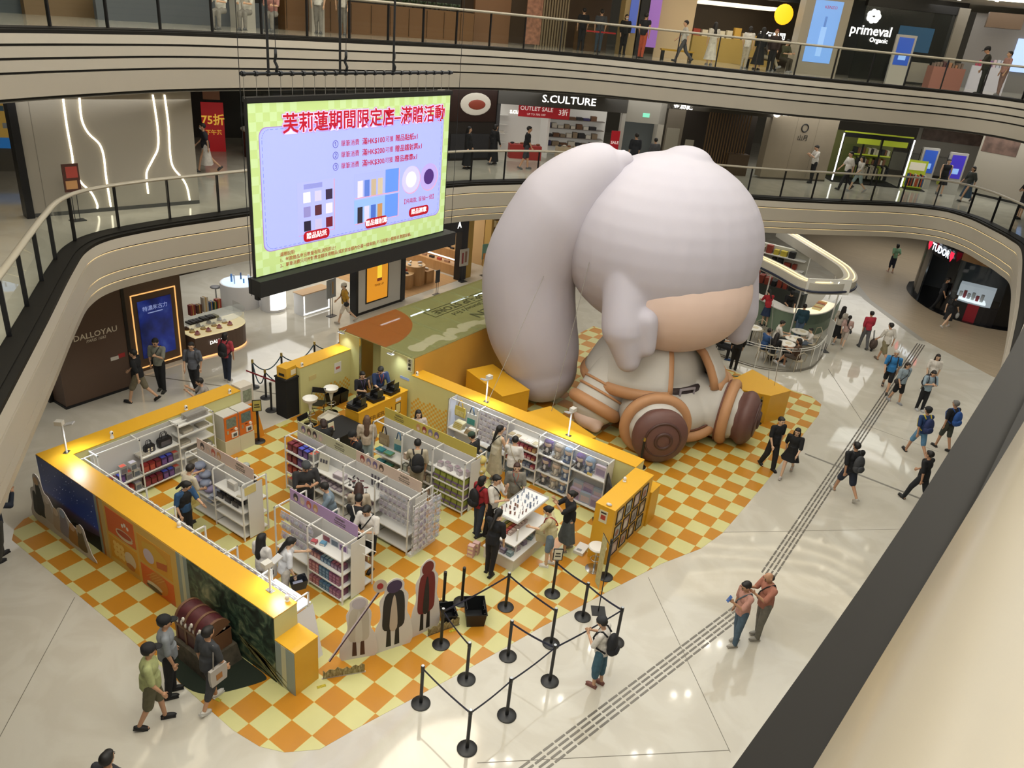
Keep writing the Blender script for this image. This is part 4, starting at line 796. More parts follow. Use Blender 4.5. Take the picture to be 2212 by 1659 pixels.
t = thing('leaning_black_board', 'tall black board standing at the right end of the plush shelving', 'board', None, (2.3, 9.3, 0), .62); MB().obox((0, 0, .62), (.04, .95, 1.24)).build('board', M('#1a1716', .5), t); MB().obox((-.1, 0, .02), (.3, .3, .04)).build('foot', M('#1a1716', .5), t)
for q in range(2): MB().obox((.03, -.1 + .2 * q, .9), (.01, .02, .3)).build('white_strip', M('#b5b0a8', .5), t)
# --- slanted sales table in the middle
tb = thing('tiered_sales_table', 'white tiered sales table with a clear edged tilted top in the middle of the store', 'display table'); W_ = M('#dcdad6', .4)
BOX(.85, 6.22, 0, 1.66, 7.66, .3).build('plinth', M('#cfc9bc', .5), tb); BOX(.82, 6.2, .3, 1.68, 7.7, .33).build('lower_shelf', W_, tb); BOX(.85, 6.3, .6, 1.6, 7.72, .63).build('middle_shelf', W_, tb)
for x, y in ((.9, 6.5), (1.52, 6.5), (.9, 7.7), (1.52, 7.7)): BOX(x - .015, y - .015, .3, x + .015, y + .015, .95).build('upright', W_, tb)
tp = MB().obox((1.08, 7.3, .97), (.66, 1.32, .03)).build('tilted_top', M('#e3e3e2', .35), tb)
for a in ((.75, 6.64, .985, 1.41, 6.645, 1.03), (.75, 7.955, .985, 1.41, 7.96, 1.03), (1.405, 6.645, .985, 1.41, 7.955, 1.03), (.75, 6.645, .985, .755, 7.955, 1.03)): BOX(*a).build('clear_edge', M('#cfd3d6', .1, a=.35), tb)
for i in range(34):
    x, y = .84 + (i % 5) * .12 + rnd.uniform(-.03, .03), 6.85 + (i // 5) * .15 + rnd.uniform(-.03, .03); far_ = y > 7.3
    t = thing('acrylic_stand', 'little %s acrylic figure on the tilted table, %s row, %s in it' % ('blue' if far_ else 'brown', ORD[i // 5], ORD[i % 5]), 'figurine', 'blue acrylic figures' if far_ else 'brown acrylic figures', (x, y, .985), rnd.random() * 3); MB().obox((0, 0, .045), (.045, .006, .09)).build('printed_figure', M(rnd.choice(('#5a6a86', '#8a94a8', '#c2cad6')) if far_ else rnd.choice(('#7a4a3a', '#8f6a58', '#6a5a60')), .4), t); MB().cyl((0, 0, 0), (0, 0, .005), .026, n=10).build('foot', M('#d5d8dc', .2), t)
for i in range(24): item('bottle_pack', (.075, .1, .09), [('#6f7a3a', '#9aa05a', '#8a8a4a'), ('#a8803a', '#c0a05a', '#b58e4a'), ('#9a3a34', '#b9605a', '#a84a44'), ('#a8928a', '#c9b9b0', '#b9a59c')][(i % 4)], (1.0 + (i % 4) * .09, 6.6 + (i // 4) * .12, .63), 0, 'colourful snack pack on the tiered table middle shelf, %s column, %s line' % (ORD[i % 4], ORD[i // 4]), 'packet', 'snack packs on the tiered table')
for i in range(20): item('clear_pack', (.13, .12, .1), [('#6a8088', '#8aa0a4', '#9fb0b4'), ('#8d8088', '#a99aa2', '#b9aab2'), ('#7a6f86', '#9a8fa0', '#a99eb0')][i % 3], (.95 + (i % 4) * .18, 6.32 + (i // 4) * .27, .33), rnd.uniform(-.2, .2), 'clear grey pack, bottom of tiered table, %s column, %s line' % (ORD[i % 4], ORD[i // 4]), 'packet', 'clear packs on the tiered table')
for i in range(6): item('gift_box', (.15, .12, .1), ('#c29a96', '#d8c8a0', '#c9aaa4'), (.62 + .02 * (i % 2), 6.05 + .16 * (i % 2), .11 * (i // 2)), .2, 'pink gift box piled beside the tiered table, %s layer, %s stack' % (ORD[i // 2], ORD[i % 2]), 'box', 'pink boxes beside the tiered table')
# ================================================================ people
POSE = {  # legs: (thigh forward, knee bend) left, right; arms: (forward, outward, elbow bend, inward) left, right; lean, head pitch, head turn
    'stand': (((3, 4), (-3, 4)), ((4, 9, 14, .1), (2, 9, 12, .1)), 0, 8, 0),
    'walk': (((24, 10), (-20, 26)), ((-18, 8, 18, .1), (22, 8, 28, .15)), 3, 8, 0),
    'walk2': (((-20, 26), (24, 10)), ((22, 8, 28, .15), (-18, 8, 18, .1)), 3, 8, 0),
    'stroll': (((12, 6), (-10, 14)), ((-6, 8, 14, .1), (10, 8, 20, .1)), 2, 10, 0),
    'phone': (((3, 4), (-3, 4)), ((38, 6, 88, .5), (30, 6, 92, .5)), 3, 26, 0),
    'phone1': (((4, 4), (-4, 6)), ((36, 6, 92, .4), (2, 9, 12, .1)), 3, 24, 0),
    'browse': (((3, 4), (-4, 6)), ((42, 6, 50, .2), (6, 9, 20, .1)), 8, 28, 0),
    'reach': (((6, 6), (-8, 8)), ((70, 8, 22, .0), (20, 8, 50, .3)), 10, 20, 0),
    'fold': (((3, 4), (-3, 4)), ((22, 10, 92, .9), (26, 10, 96, .9)), 4, 30, 0),
    'chin': (((3, 4), (-3, 4)), ((40, 4, 125, .3), (24, 8, 80, .8)), 3, 14, 0),
    'photo': (((6, 5), (-6, 8)), ((62, 4, 82, .35), (60, 4, 86, .35)), 2, 6, 0),
    'sit': (((86, 84), (84, 82)), ((36, 6, 62, .4), (30, 6, 66, .4)), 6, 20, 0),
    'sitx': (((92, 60), (84, 86)), ((30, 10, 70, .6), (40, 8, 60, .4)), 4, 14, 0),
    'crouch': (((105, 128), (80, 132)), ((60, 6, 85, .35), (62, 6, 88, .35)), 16, 6, 0),
    'back': (((5, 4), (-5, 8)), ((-28, 8, 50, .7), (-26, 8, 54, .7)), 0, 4, 0),
    'work': (((3, 4), (-3, 4)), ((46, 6, 46, .2), (40, 6, 56, .3)), 14, 30, 0),
}
SKIN = ['#c39a7c', '#b98d6e', '#cba78a', '#a97a5c']
_fm = {}
def remesh(o, vox, it=4):
    m_ = o.modifiers.new('remesh', 'REMESH'); m_.mode = 'VOXEL'; m_.voxel_size = vox; m_.use_smooth_shade = True
    q = o.modifiers.new('smooth', 'SMOOTH'); q.factor = .5; q.iterations = it
def dirv(deg_f, out, side): a = radians(deg_f); b = radians(out); return Vector((sin(a), side * sin(b) * cos(a), -cos(a) * cos(b)))
def person(label, x, y, sh, pose='stand', H=1.68, skin=0, top='#1a1b20', slv=.55, bot=('trousers', '#1e2026'), hair=('short', '#17130f'), shoes='#222226', z0=0, vox=.02, hem=.86, build=1.0, extra=(), turn=None, group=None):
    """one figure: continuous body, with clothing and hair as parts. sh = heading seen from the camera (0 right, 90 away)"""
    P = POSE[pose]; s = H / 1.7; rz = radians(sh + 33.5)
    t = thing('person', label, 'person', group, (x, y, z0), rz); t.scale = (s, s, s)
    lean = radians(P[2]); bw = build
    J = {}
    hip = Vector((0, 0, .92))
    for k, sd in enumerate((1, -1)):
        a, b = P[0][k]; h = hip + Vector((0, sd * .085, -.02)); kn = h + Vector((sin(radians(a)), 0, -cos(radians(a)))) * .43; c = a - b
        an = kn + Vector((sin(radians(c)), 0, -cos(radians(c)))) * .41; J[sd] = (h, kn, an, c)
    mn = min(J[1][2].z, J[-1][2].z) - .075; dz = Vector((0, 0, -mn))
    for sd in (1, -1): h, kn, an, c = J[sd]; J[sd] = (h + dz, kn + dz, an + dz, c)
    hip = hip + dz; R = Matrix.Rotation(lean, 3, 'Y')
    U = lambda p: hip + R @ (Vector(p) - Vector((0, 0, .92)))
    A = {}
    for k, sd in enumerate((1, -1)):
        f_, o_, e_, i_ = P[1][k]; S0 = U((0, sd * .19 * bw, 1.385)); d1 = R @ dirv(f_, o_, sd); El = S0 + d1 * .285
        g_ = radians(f_ + e_); d2 = (R @ Vector((sin(g_), -sd * i_, -cos(g_)))).normalized(); W_ = El + d2 * .25; A[sd] = (S0, El, W_, d2)
    HR = R @ Matrix.Rotation(radians(turn if turn is not None else P[4]), 3, 'Z') @ Matrix.Rotation(radians(P[3]) * .8, 3, 'Y'); hb = U((0.01, 0, 1.45))
    Hd = lambda p: hb + HR @ (Vector(p) - Vector((0.01, 0, 1.45)))
    b = MB(); n = 9
    b.ell(U((0, 0, .94)), (.1 * bw, .15 * bw, .11), n, 7, R); b.ell(U((0, 0, 1.08)), (.095 * bw, .135 * bw, .15), n, 7, R); b.ell(U((0, 0, 1.26)), (.105 * bw, .16 * bw, .16), n, 7, R)
    b.cap(U((0, .15 * bw, 1.385)), U((0, -.15 * bw, 1.385)), .058, n=n); b.cap(U((0, 0, 1.38)), Hd((.01, 0, 1.52)), .05, .047, n)
    b.ell(Hd((.012, 0, 1.585)), (.098, .078, .115), 12, 9, HR); b.ell(Hd((.035, 0, 1.525)), (.06, .056, .062), n, 7, HR); b.ell(Hd((.11, 0, 1.57)), (.02, .014, .026), 6, 5, HR)
    for sd in (1, -1):
        b.ell(Hd((.0, sd * .082, 1.575)), (.022, .012, .032), 6, 5, HR)
        S0, El, W_, d2 = A[sd]; b.cap(S0, El, .05 * bw, .038, n); b.cap(El, W_, .037, .026, n)
        q = d2.cross(Vector((0, 0, 1))); q = q.normalized() if q.length > .1 else Vector((0, 1, 0)); w_ = q.cross(d2).normalized()
        b.ell(W_ + d2 * .05, (.036, .036, .03), 8, 6); b.cap(W_ + d2 * .03, W_ + d2 * .075, .024, .028, 7)
        for j, fl in enumerate((.062, .075, .07, .055)):
            r0 = W_ + d2 * .075 + w_ * ((j - 1.5) * .021); k1 = r0 + d2 * fl * .55; b.cap(r0, k1, .0095, .009, 6); b.cap(k1, k1 + (d2 * .6 - q * .35 * sd).normalized() * fl * .5, .009, .008, 6)
        r0 = W_ + d2 * .03 + w_ * .03; k1 = r0 + (d2 * .6 + w_ * .7).normalized() * .04; b.cap(r0, k1, .0115, .01, 6); b.cap(k1, k1 + d2 * .03, .01, .009, 6)
        h, kn, an, c = J[sd]; b.cap(h, kn, .08 * bw, .055, n); b.cap(kn, an, .054, .035, n); cr = radians(min(max(c, -40), 20)); fd = Vector((cos(cr), 0, sin(cr) * .6))
        b.cap(an + Vector((-.03, 0, -.035)), an + fd * .13 + Vector((0, 0, -.045)), .036, .028, 7)
    o = b.build('body', M(SKIN[skin], .55), t, True); remesh(o, max(.0105, vox * .62), 2)
    # shirt
    if slv >= 0:
        c = MB(); g_ = .02
        c.ell(U((0, 0, 1.28)), (.115 * bw + g_, .165 * bw + g_, .17), 10, 8, R); c.ell(U((0, 0, 1.08)), (.105 * bw + g_, .145 * bw + g_, .19), 10, 8, R)
        if hem < .95: c.cyl(U((0, 0, 1.1)), U((0, 0, hem)), .128 * bw + g_, .135 * bw + g_, 12)
        c.cap(U((0, .15 * bw, 1.375)), U((0, -.15 * bw, 1.375)), .07, n=n)
        for sd in (1, -1):
            S0, El, W_, d2 = A[sd]
            if slv > 0: c.cap(S0, S0.lerp(El, min(1, slv * 1.5)), .066 * bw, .062, n)
            if slv > .7: c.cap(El, El.lerp(W_, (slv - .7) / .3), .056, .046, n)
        o = c.build('shirt', M(top, .85, n=.12, ns=14), t, True); remesh(o, vox * .9, 3)
    kind, bc = bot[0], bot[1]
    if kind in ('trousers', 'shorts', 'cropped'):
        fr = {'trousers': 1, 'shorts': .0, 'cropped': .45}[kind]; loose = bot[2] if len(bot) > 2 else 1
        c = MB(); c.ell(U((0, 0, .93)), (.125 * bw, .172 * bw, .13), 10, 8, R); c.cyl(U((0, 0, .92)), U((0, 0, 1.02)), .13 * bw, .125 * bw, 12)
        for sd in (1, -1):
            h, kn, an, _ = J[sd]; c.cap(h, h.lerp(kn, .95 if fr == 0 else 1), .098 * bw, .078 * loose, n)
            if fr: c.cap(kn, kn.lerp(an, fr), .074 * loose, .058 * loose, n)
        o = c.build(kind if kind != 'cropped' else 'cropped_trousers', M(bc, .85, n=.15, ns=12), t, True); remesh(o, vox * .9, 3)
    elif kind in ('skirt', 'dress'):
        zt_ = 1.03 if kind == 'skirt' else 1.2; zb = bot[2] if len(bot) > 2 else .45; fl = bot[3] if len(bot) > 3 else .24; rg = []
        for q in range(8):
            u = q / 7; z = zt_ + (zb - zt_) * u; r_ = .13 + (fl - .13) * u ** 1.2; cc = U((0, 0, z)) if z > .9 else Vector((hip.x, hip.y, z + hip.z - .92))
            rg.append([(cc.x + (r_ * (1 + .07 * u * sin(j * 2 * pi / 24 * 6))) * cos(j * 2 * pi / 24) * .85, cc.y + (r_ * 1.1 * (1 + .07 * u * sin(j * 2 * pi / 24 * 6))) * sin(j * 2 * pi / 24), cc.z) for j in range(24)])
        MB().loft(rg).build(kind, M(bc, .85, n=.15, ns=10), t, 60)
    # shoes
    for sd in (1, -1):
        h, kn, an, c = J[sd]; cr = -radians(min(max(c, -40), 20)) if abs(c) > 8 else 0
        RR = Matrix.Rotation(cr, 3, 'Y'); q = MB(); q.ell(RR @ Vector((.05, 0, -.03)), (.128, .047, .046), 10, 7, RR); q.obox(RR @ Vector((.045, 0, -.06)), (.23, .08, .028), RR); q.build('shoe', M(shoes, .6), t, 50, loc=an)
    # hair / headwear
    st_, hc = hair[0], hair[1]; hm = M(hc, .6, n=.25, ns=30); k = MB()
    if st_ == 'bald': k.ell(Hd((-.035, 0, 1.56)), (.075, .087, .06), 10, 7, HR)
    else: k.ell(Hd((-.02, 0, 1.607)), (.106, .094, .104), 12, 9, HR); k.ell(Hd((.045, 0, 1.665)), (.055, .07, .035), 8, 6, HR)
    if st_ == 'bob': k.ell(Hd((-.035, 0, 1.54)), (.085, .1, .11), 10, 8, HR)
    if st_ in ('long', 'capl'):
        k.cap(Hd((-.05, 0, 1.56)), Hd((-.075, 0, 1.3)), .088, .07, 9); k.ell(Hd((-.085, 0, 1.25)), (.045, .09, .14), 9, 7, HR)
        for sd in (1, -1): k.cap(Hd((.0, sd * .082, 1.56)), Hd((.01, sd * .1, 1.36)), .03, .022, 7)
    if st_ == 'pony': k.cap(Hd((-.1, 0, 1.62)), Hd((-.16, 0, 1.4)), .045, .03, 8)
    if st_ == 'lowpony': k.cap(Hd((-.09, 0, 1.53)), Hd((-.13, 0, 1.22)), .05, .03, 8)
    if st_ == 'bun': k.ell(Hd((-.12, 0, 1.6)), .05, 9, 7)
    ho = k.build('hair', hm, t, True); remesh(ho, .018 if vox < .025 else .025, 3)
    if st_ in ('cap', 'capl') or len(hair) > 2:
        cc = hair[2] if len(hair) > 2 else '#15161a'; k = MB(); k.ell(Hd((-.012, 0, 1.645)), (.118, .104, .085), 14, 8, HR); o = k.build('cap_crown', M(cc, .8), t, True)
        if len(hair) < 4: MB().ell(Hd((.12, 0, 1.635)), (.085, .075, .012), 12, 5, HR).build('cap_peak', M(cc, .8), t, True)
    # face
    k = MB(); 
    for sd in (1, -1): k.ell(Hd((.1, sd * .033, 1.592)), (.01, .016, .008), 6, 5, HR, 0); k.ell(Hd((.101, sd * .034, 1.618)), (.008, .022, .005), 6, 4, HR, 0)
    k.ell(Hd((.1, 0, 1.522)), (.01, .024, .006), 6, 4, HR, 1); k.build('face_features', [M('#1d1512', .5), M('#8a4a40', .5)], t, True)
    # straps and bags worn on the body
    MW = Matrix.Translation((x, y, z0)) @ Matrix.Rotation(rz, 4, 'Z') @ Matrix.Scale(s, 4)
    for e in extra:
        kd = e[0]
        if kd == 'backpack':
            bgt = thing('backpack', e[2], 'backpack', None, (0, 0, 0)); bgt.matrix_world = MW; bm_ = M(e[1], .75, n=.2, ns=12)
            k = MB(); k.ell(U((-.2 * bw, 0, 1.18)), (.1, .155, .24), 12, 9, R); k.ell(U((-.21 * bw, 0, 1.05)), (.115, .16, .14), 12, 8, R); o = k.build('pack_body', bm_, bgt, True); MB().ell(U((-.3 * bw, 0, 1.06)), (.04, .11, .1), 10, 7, R).build('front_pocket', bm_, bgt, True)
            for sd in (1, -1): MB().tube([U((-.12, sd * .09, 1.36)), U((-.02, sd * .11, 1.455)), U((.1, sd * .12, 1.38)), U((.155, sd * .13, 1.25)), U((.06, sd * .17, 1.06)), U((-.12, sd * .13, .98))], .02, 6).build('shoulder_strap', M(e[3] if len(e) > 3 else e[1], .7), bgt, True)
        elif kd == 'sling':
            sd = e[3] if len(e) > 3 else 1; bgt = thing('shoulder_bag', e[2], 'bag', None, (0, 0, 0)); bgt.matrix_world = MW; bm_ = M(e[1], .7)
            MB().tube([U((-.05, -sd * .1, 1.45)), U((.1, -sd * .08, 1.4)), U((.165, sd * .02, 1.22)), U((.1, sd * .17, 1.0)), U((0, sd * .215, .95))], .014, 6).build('strap', bm_, bgt, True); MB().tube([U((-.05, -sd * .1, 1.45)), U((-.14, -sd * .02, 1.3)), U((-.16, sd * .08, 1.12)), U((0, sd * .215, .95))], .014, 6).build('strap', bm_, bgt, True)
            MB().ell(U((-.02, sd * .225, .9)), (.11, .05, .1), 12, 8, R).build('bag_body', bm_, bgt, True)
        elif kd == 'tote':
            sd = e[3] if len(e) > 3 else 1; bgt = thing('tote_bag', e[2], 'tote bag', None, (0, 0, 0)); bgt.matrix_world = MW; bm_ = M(e[1], .8); c0 = U((-.02, sd * .24, .86)); k = MB(); k.loft([[(c0.x + a_ * w_, c0.y + b_, c0.z + z_) for a_, b_ in ((-1, -.03), (1, -.03), (1, .03), (-1, .03))] for z_, w_ in ((-.17, .15), (0, .17), (.17, .16))]); k.build('bag_body', bm_, bgt)
            MB().tube([(c0.x - .08, c0.y, c0.z + .17), U((-.03, sd * .17, 1.44)), (c0.x + .1, c0.y, c0.z + .17)], .012).build('strap', bm_, bgt, True); MB().box(c0.x - .06, c0.y + sd * .032, c0.z - .08, c0.x + .06, c0.y + sd * .034, c0.z + .04).build('printed_panel', M(e[4] if len(e) > 4 else '#6a5a50', .8), bgt)
        elif kd == 'phone':
            W_, d2 = A[1][2], A[1][3]; c0 = W_ + d2 * .1 + Vector((.02, 0, .03)); bgt = thing('phone', e[2], 'phone', None, (0, 0, 0)); bgt.matrix_world = MW; MB().obox(c0, (.012, .075, .15), Matrix.Rotation(-.5, 3, 'Y')).build('phone_case', M(e[1], .4), bgt); MB().obox(c0 + Vector((-.007, 0, -.003)), (.002, .066, .138), Matrix.Rotation(-.5, 3, 'Y')).build('phone_screen', M('#1a2230', .2), bgt)
        elif kd == 'basket':
            W_ = A[-1][2]; c0 = W_ + Vector((.08, -.02, -.2)); bgt = thing('shopping_basket', e[2], 'basket', None, (0, 0, 0)); bgt.matrix_world = MW; bm_ = M(e[1], .5); k = MB(); k.loft([[(c0.x + a_ * .16 * f_, c0.y + b_ * .12 * f_, c0.z + z_) for a_, b_ in ((-1, -1), (1, -1), (1, 1), (-1, 1))] for z_, f_ in ((-.12, .85), (.1, 1.1))], caps=False); k.build('basket_walls', bm_, bgt); MB().obox(c0 + Vector((0, 0, -.12)), (.27, .2, .01)).build('basket_floor', bm_, bgt); MB().tube([(c0.x - .17, c0.y, c0.z + .1), (c0.x - .08, c0.y, c0.z + .2), (c0.x + .08, c0.y, c0.z + .2), (c0.x + .17, c0.y, c0.z + .1)], .01).build('basket_handle', bm_, bgt, True)
            if len(e) > 3: MB().obox(c0 + Vector((0, 0, -.05)), (.2, .14, .09)).build('basket_contents', M(e[3], .4), bgt)
        elif kd == 'carrier':
            W_ = A[-1][2]; c0 = W_ + Vector((.02, -.02, -.25)); bgt = thing('carrier_bag', e[2], 'bag', None, (0, 0, 0)); bgt.matrix_world = MW; MB().ell(c0, (.12, .07, .15), 10, 8).build('bag_body', M(e[1], .6), bgt, True); MB().tube([c0 + Vector((-.06, 0, .13)), W_ + Vector((.03, 0, -.02)), c0 + Vector((.06, 0, .13))], .008).build('bag_handle', M(e[1], .6), bgt, True)
        elif kd == 'lanyard': MB().tube([U((-.05, .07, 1.45)), U((.11, .06, 1.4)), U((.15, 0, 1.15)), U((.11, -.06, 1.4)), U((-.05, -.07, 1.45))], .008, 5).build('lanyard', M(e[1], .6), t, True)
        elif kd == 'mask': MB().ell(Hd((.075, 0, 1.54)), (.045, .055, .045), 10, 7, HR).build('face_mask', M('#c9d0d4', .7), t, True)
        elif kd == 'vest': k = MB(); k.ell(U((0, 0, 1.25)), (.15 * bw, .195 * bw, .2), 10, 8, R); k.ell(U((0, 0, 1.08)), (.14 * bw, .18 * bw, .2), 10, 8, R); remesh(k.build('vest', M(e[1], .8), t, True), vox * .9, 3)
    return t
T_ = 'trousers'; SHT = 'shorts'; BLK = '#141519'
N1, N2, N3 = .0165, .02, .028
# --- foreground and concourse
person('person in pale green T-shirt and camouflage shorts with black cap, by the treasure chest', -.67, -.95, 20, 'stroll', 1.74, 1, '#9aa06e', .6, (SHT, '#5a5640', 1.15), ('cap', '#15120f', '#131316'), '#1a1a1c', vox=N1, build=1.1, turn=20)
person('person in grey T-shirt and black trousers with black cap watching the treasure chest', -1.0, -.42, 25, 'stand', 1.75, 1, '#7d8287', .6, (T_, '#15161a'), ('cap', '#15120f', '#101114'), '#111', vox=N1, build=1.05)
person('person in dark grey T-shirt and knee length trousers with white shoes facing the chest', -.3, -.12, 60, 'stroll', 1.72, 1, '#34363a', .6, ('cropped', '#3a3b3f', 1.1), ('short', '#14110f'), '#c2c0ba', vox=N1, extra=(('tote', '#a7a19a', 'crumpled pale tote on the back of the person facing the chest', -1, '#9c6a3a'), ('phone', '#1b1c20', 'black phone in the hand of the person facing the chest')))
person('person in dark blue jacket cut off by the left picture edge', -6.72, -.52, 70, 'photo', 1.7, 1, '#1c2433', 1, (T_, '#3d3c36'), ('short', '#14110f'), '#17171a', vox=N1)
person('person with short black hair whose head shows at the bottom picture edge', .68, -2.39, 80, 'stand', 1.72, 1, '#2c2d33', .6, (T_, '#22242a'), ('short', '#12100e'), '#222', vox=N1)
person('person in white T-shirt and teal cropped trousers with dark bucket hat beside the ropes', 4.72, 4.6, 150, 'fold', 1.6, 0, '#cfcbc4', .6, ('cropped', '#3c5f70', 1.3), ('cap', '#14110f', '#26282c', 1), '#7a4f48', vox=N1, extra=(('backpack', '#15171d', 'black drawstring backpack of the person in teal trousers'),))
person('person in pink T-shirt and blue jeans looking at a blue phone', 6.42, 7.4, 195, 'phone1', 1.63, 1, '#b98a7c', .6, (T_, '#4d6273'), ('short', '#14100e'), '#a9a49a', vox=N1, extra=(('sling', '#4d5f6a', 'grey blue shoulder bag of the person in the pink T-shirt', -1), ('phone', '#4468a8', 'blue phone held by the person in the pink T-shirt')))
person('person in salmon T-shirt and grey trousers with thinning hair behind the pink T-shirt', 6.72, 7.9, 190, 'phone', 1.7, 1, '#a86f5c', .6, (T_, '#77746a'), ('bald', '#2a2420'), '#a5a198', vox=N1, build=1.08, extra=(('sling', '#1b1a1c', 'black waist pouch of the person in salmon', -1),))
person('person in black T-shirt and navy shorts with dark backpack walking along the guide bars', 6.8, 15.05, 105, 'walk', 1.72, 1, '#14161a', .65, (SHT, '#232a3a', 1.25), ('short', '#12100e'), '#a9a69e', vox=N1, build=1.2, extra=(('backpack', '#3a3c40', 'dark grey backpack of the person on the guide bars', '#2a2c30'),))
person('person in black T-shirt and black trousers walking at the edge of the chequered mat', 4.68, 14.98, 290, 'stroll', 1.72, 2, '#111216', .6, (T_, '#1b1b1d', 1.15), ('short', '#100e0d'), '#111', vox=N1)
person('person in loose black top and short skirt with long black hair beside the mat', 5.22, 14.95, 240, 'walk2', 1.62, 2, '#121316', .75, ('skirt', '#101114', .62, .25), ('long', '#0f0d0d'), '#b9b2ac', vox=N1)
person('person in navy and yellow hiking outfit with blue shorts walking away', 8.0, 19.1, 100, 'walk', 1.72, 1, '#1f3a66', .6, (SHT, '#5a86a8'), ('cap', '#15120f', '#17181c'), '#1c1c1e', vox=N2, extra=(('backpack', '#22305c', 'navy backpack with yellow straps', '#c9b93a'),))
person('grey haired person in black T-shirt with bright blue backpack at the ledge', 8.62, 20.3, 110, 'stroll', 1.7, 1, '#17181c', .6, (SHT, '#3c4038'), ('short', '#6a6866'), '#222', vox=N2, extra=(('backpack', '#1f4a8c', 'bright blue backpack of the grey haired person'),))
person('person in black T-shirt half hidden by the near dark ledge', 8.5, 16.1, 120, 'walk', 1.7, 1, '#17181c', .6, (T_, '#1c2026'), ('short', '#14110f'), '#222', vox=N2)
person('white haired person in bright blue shirt and black shorts walking towards the mat', 6.25, 23.7, 245, 'walk', 1.68, 0, '#2c74ae', .6, (SHT, '#141519', 1.1), ('short', '#b5b2ac'), '#3a3430', vox=N2, build=1.1, extra=(('backpack', '#1a1c24', 'black backpack of the white haired person'),))
person('person in pale blue grey top and black shorts with shoulder bag on the concourse', 6.75, 22.9, 290, 'stroll', 1.58, 0, '#8a9aa4', .65, (SHT, '#131417', 1.2), ('bob', '#231a16'), '#8f9296', vox=N2, build=1.15, extra=(('sling', '#2a2626', 'dark shoulder bag of the person in black shorts', -1),))
person('person in pale blue T-shirt with folded arms and dark trousers on the concourse', 7.58, 22.85, 270, 'fold', 1.6, 0, '#8fa3b0', .6, (T_, '#15171c'), ('bob', '#1c1512'), '#b9b9b9', vox=N2, extra=(('backpack', '#23262e', 'black backpack of the person with folded arms'),))
person('long haired person in printed white T-shirt behind the folded arms', 7.5, 24.6, 255, 'stroll', 1.62, 2, '#cfc9c0', .6, (T_, '#8c8674'), ('long', '#181110'), '#ddd', vox=N2)
person('person in loose white T-shirt and khaki shorts walking away near the cafe', 5.55, 26.6, 110, 'walk2', 1.72, 1, '#cbc6bd', .65, (SHT, '#7d7458', 1.2), ('short', '#15110f'), '#6a5d50', vox=N2, build=1.1)
person('person in crimson shirt and grey trousers pulling a wheeled bag', 4.6, 27.7, 95, 'stroll', 1.62, 1, '#a82a3c', .8, (T_, '#5d5d60'), ('short', '#1c1614'), '#4a4a48', vox=N2)
t = thing('wheeled_bag', 'brown checked wheeled bag beside the person in crimson', 'bag', None, (4.98, 27.72, 0)); MB().ell((0, 0, .3), (.16, .2, .24), 12, 9).build('bag_body', M('#4a3d36', .8, n=.4, ns=20), t, True); MB().tube([(-.05, -.1, .5), (-.12, -.1, .85), (-.12, .1, .85), (-.05, .1, .5)], .012).build('pull_handle', DARKM, t, True)
for sd in (-1, 1): MB().cyl((.0, sd * .12, .05), (.0, sd * .16, .05), .05, n=12).build('wheel', BLACK, t)
person('long haired person in white top and black skirt by the cafe menu stand', 3.55, 27.3, 40, 'stroll', 1.64, 2, '#bdb6aa', .6, ('skirt', '#17171a', .3, .22), ('long', '#15100e'), '#bbb', vox=N2)
person('child in pale pink T-shirt with long pony tail by the cafe', 3.9, 27.1, 60, 'walk', 1.42, 2, '#b99a92', .6, (SHT, '#b5aaa0'), ('lowpony', '#15100e'), '#c4c0b8', vox=N2, extra=(('sling', '#23242a', 'small dark bag of the child by the cafe', -1),))
person('person in mint green shirt and navy cropped trousers far off on the wood floor', 3.1, 41.7, 95, 'back', 1.62, 1, '#7aa382', .6, ('cropped', '#1b2030', 1.1), ('bob', '#15110f'), '#c9b0a4', vox=N3)
person('guard in dark uniform at the black watch shop door', 6.3, 36.1, 320, 'stroll', 1.72, 1, '#2a2b2f', .6, (T_, '#121316'), ('short', '#14110f'), '#111', vox=N3, extra=(('mask',),))
person('person in black dress with white carrier bag in front of the black watch shop', 7.0, 33.7, 30, 'walk', 1.62, 2, '#141519', .4, ('dress', '#141519', .45, .2), ('lowpony', '#14100e'), '#d0ccc6', vox=N3, extra=(('carrier', '#a9aaa8', 'pale carrier bag of the person in black dress'),))
# --- by the chocolate shop
person('person in black T-shirt and khaki shorts striding past the brown shop wall', -10.95, 5.25, 185, 'walk', 1.72, 0, '#121317', .65, (SHT, '#6a6350', 1.15), ('short', '#1a1614'), '#131315', vox=N2, build=1.1)
person('person in grey T-shirt and black trousers in front of the blue advertising screen', -11.15, 6.05, 270, 'phone1', 1.76, 0, '#7c7e74', .6, (T_, '#15161a'), ('short', '#171310'), '#2a2a24', vox=N2, extra=(('sling', '#2a2c30', 'dark bag on the shoulder of the person by the blue screen', -1),))
person('person in patterned grey T-shirt with glasses and backpack near the cake counter', -10.35, 6.65, 275, 'stroll', 1.7, 0, '#5a5d66', .6, (T_, '#17181c'), ('short', '#14110f'), '#1a1a1c', vox=N2, extra=(('backpack', '#33353b', 'grey backpack of the person near the cake counter'),))
person('person in red T-shirt with black backpack facing the cake counter', -10.42, 7.85, 80, 'stand', 1.62, 1, '#a33a44', .6, (T_, '#22293a'), ('bob', '#191413'), '#b9b3ac', vox=N2, extra=(('backpack', '#131418', 'black backpack of the person in red T-shirt'),))
person('crouching person in grey T-shirt taking a photograph behind the back wall', -9.0, 6.15, 200, 'crouch', 1.7, 0, '#8f8a86', .6, (T_, '#2a2c30'), ('short', '#15120f'), '#222', vox=N2)
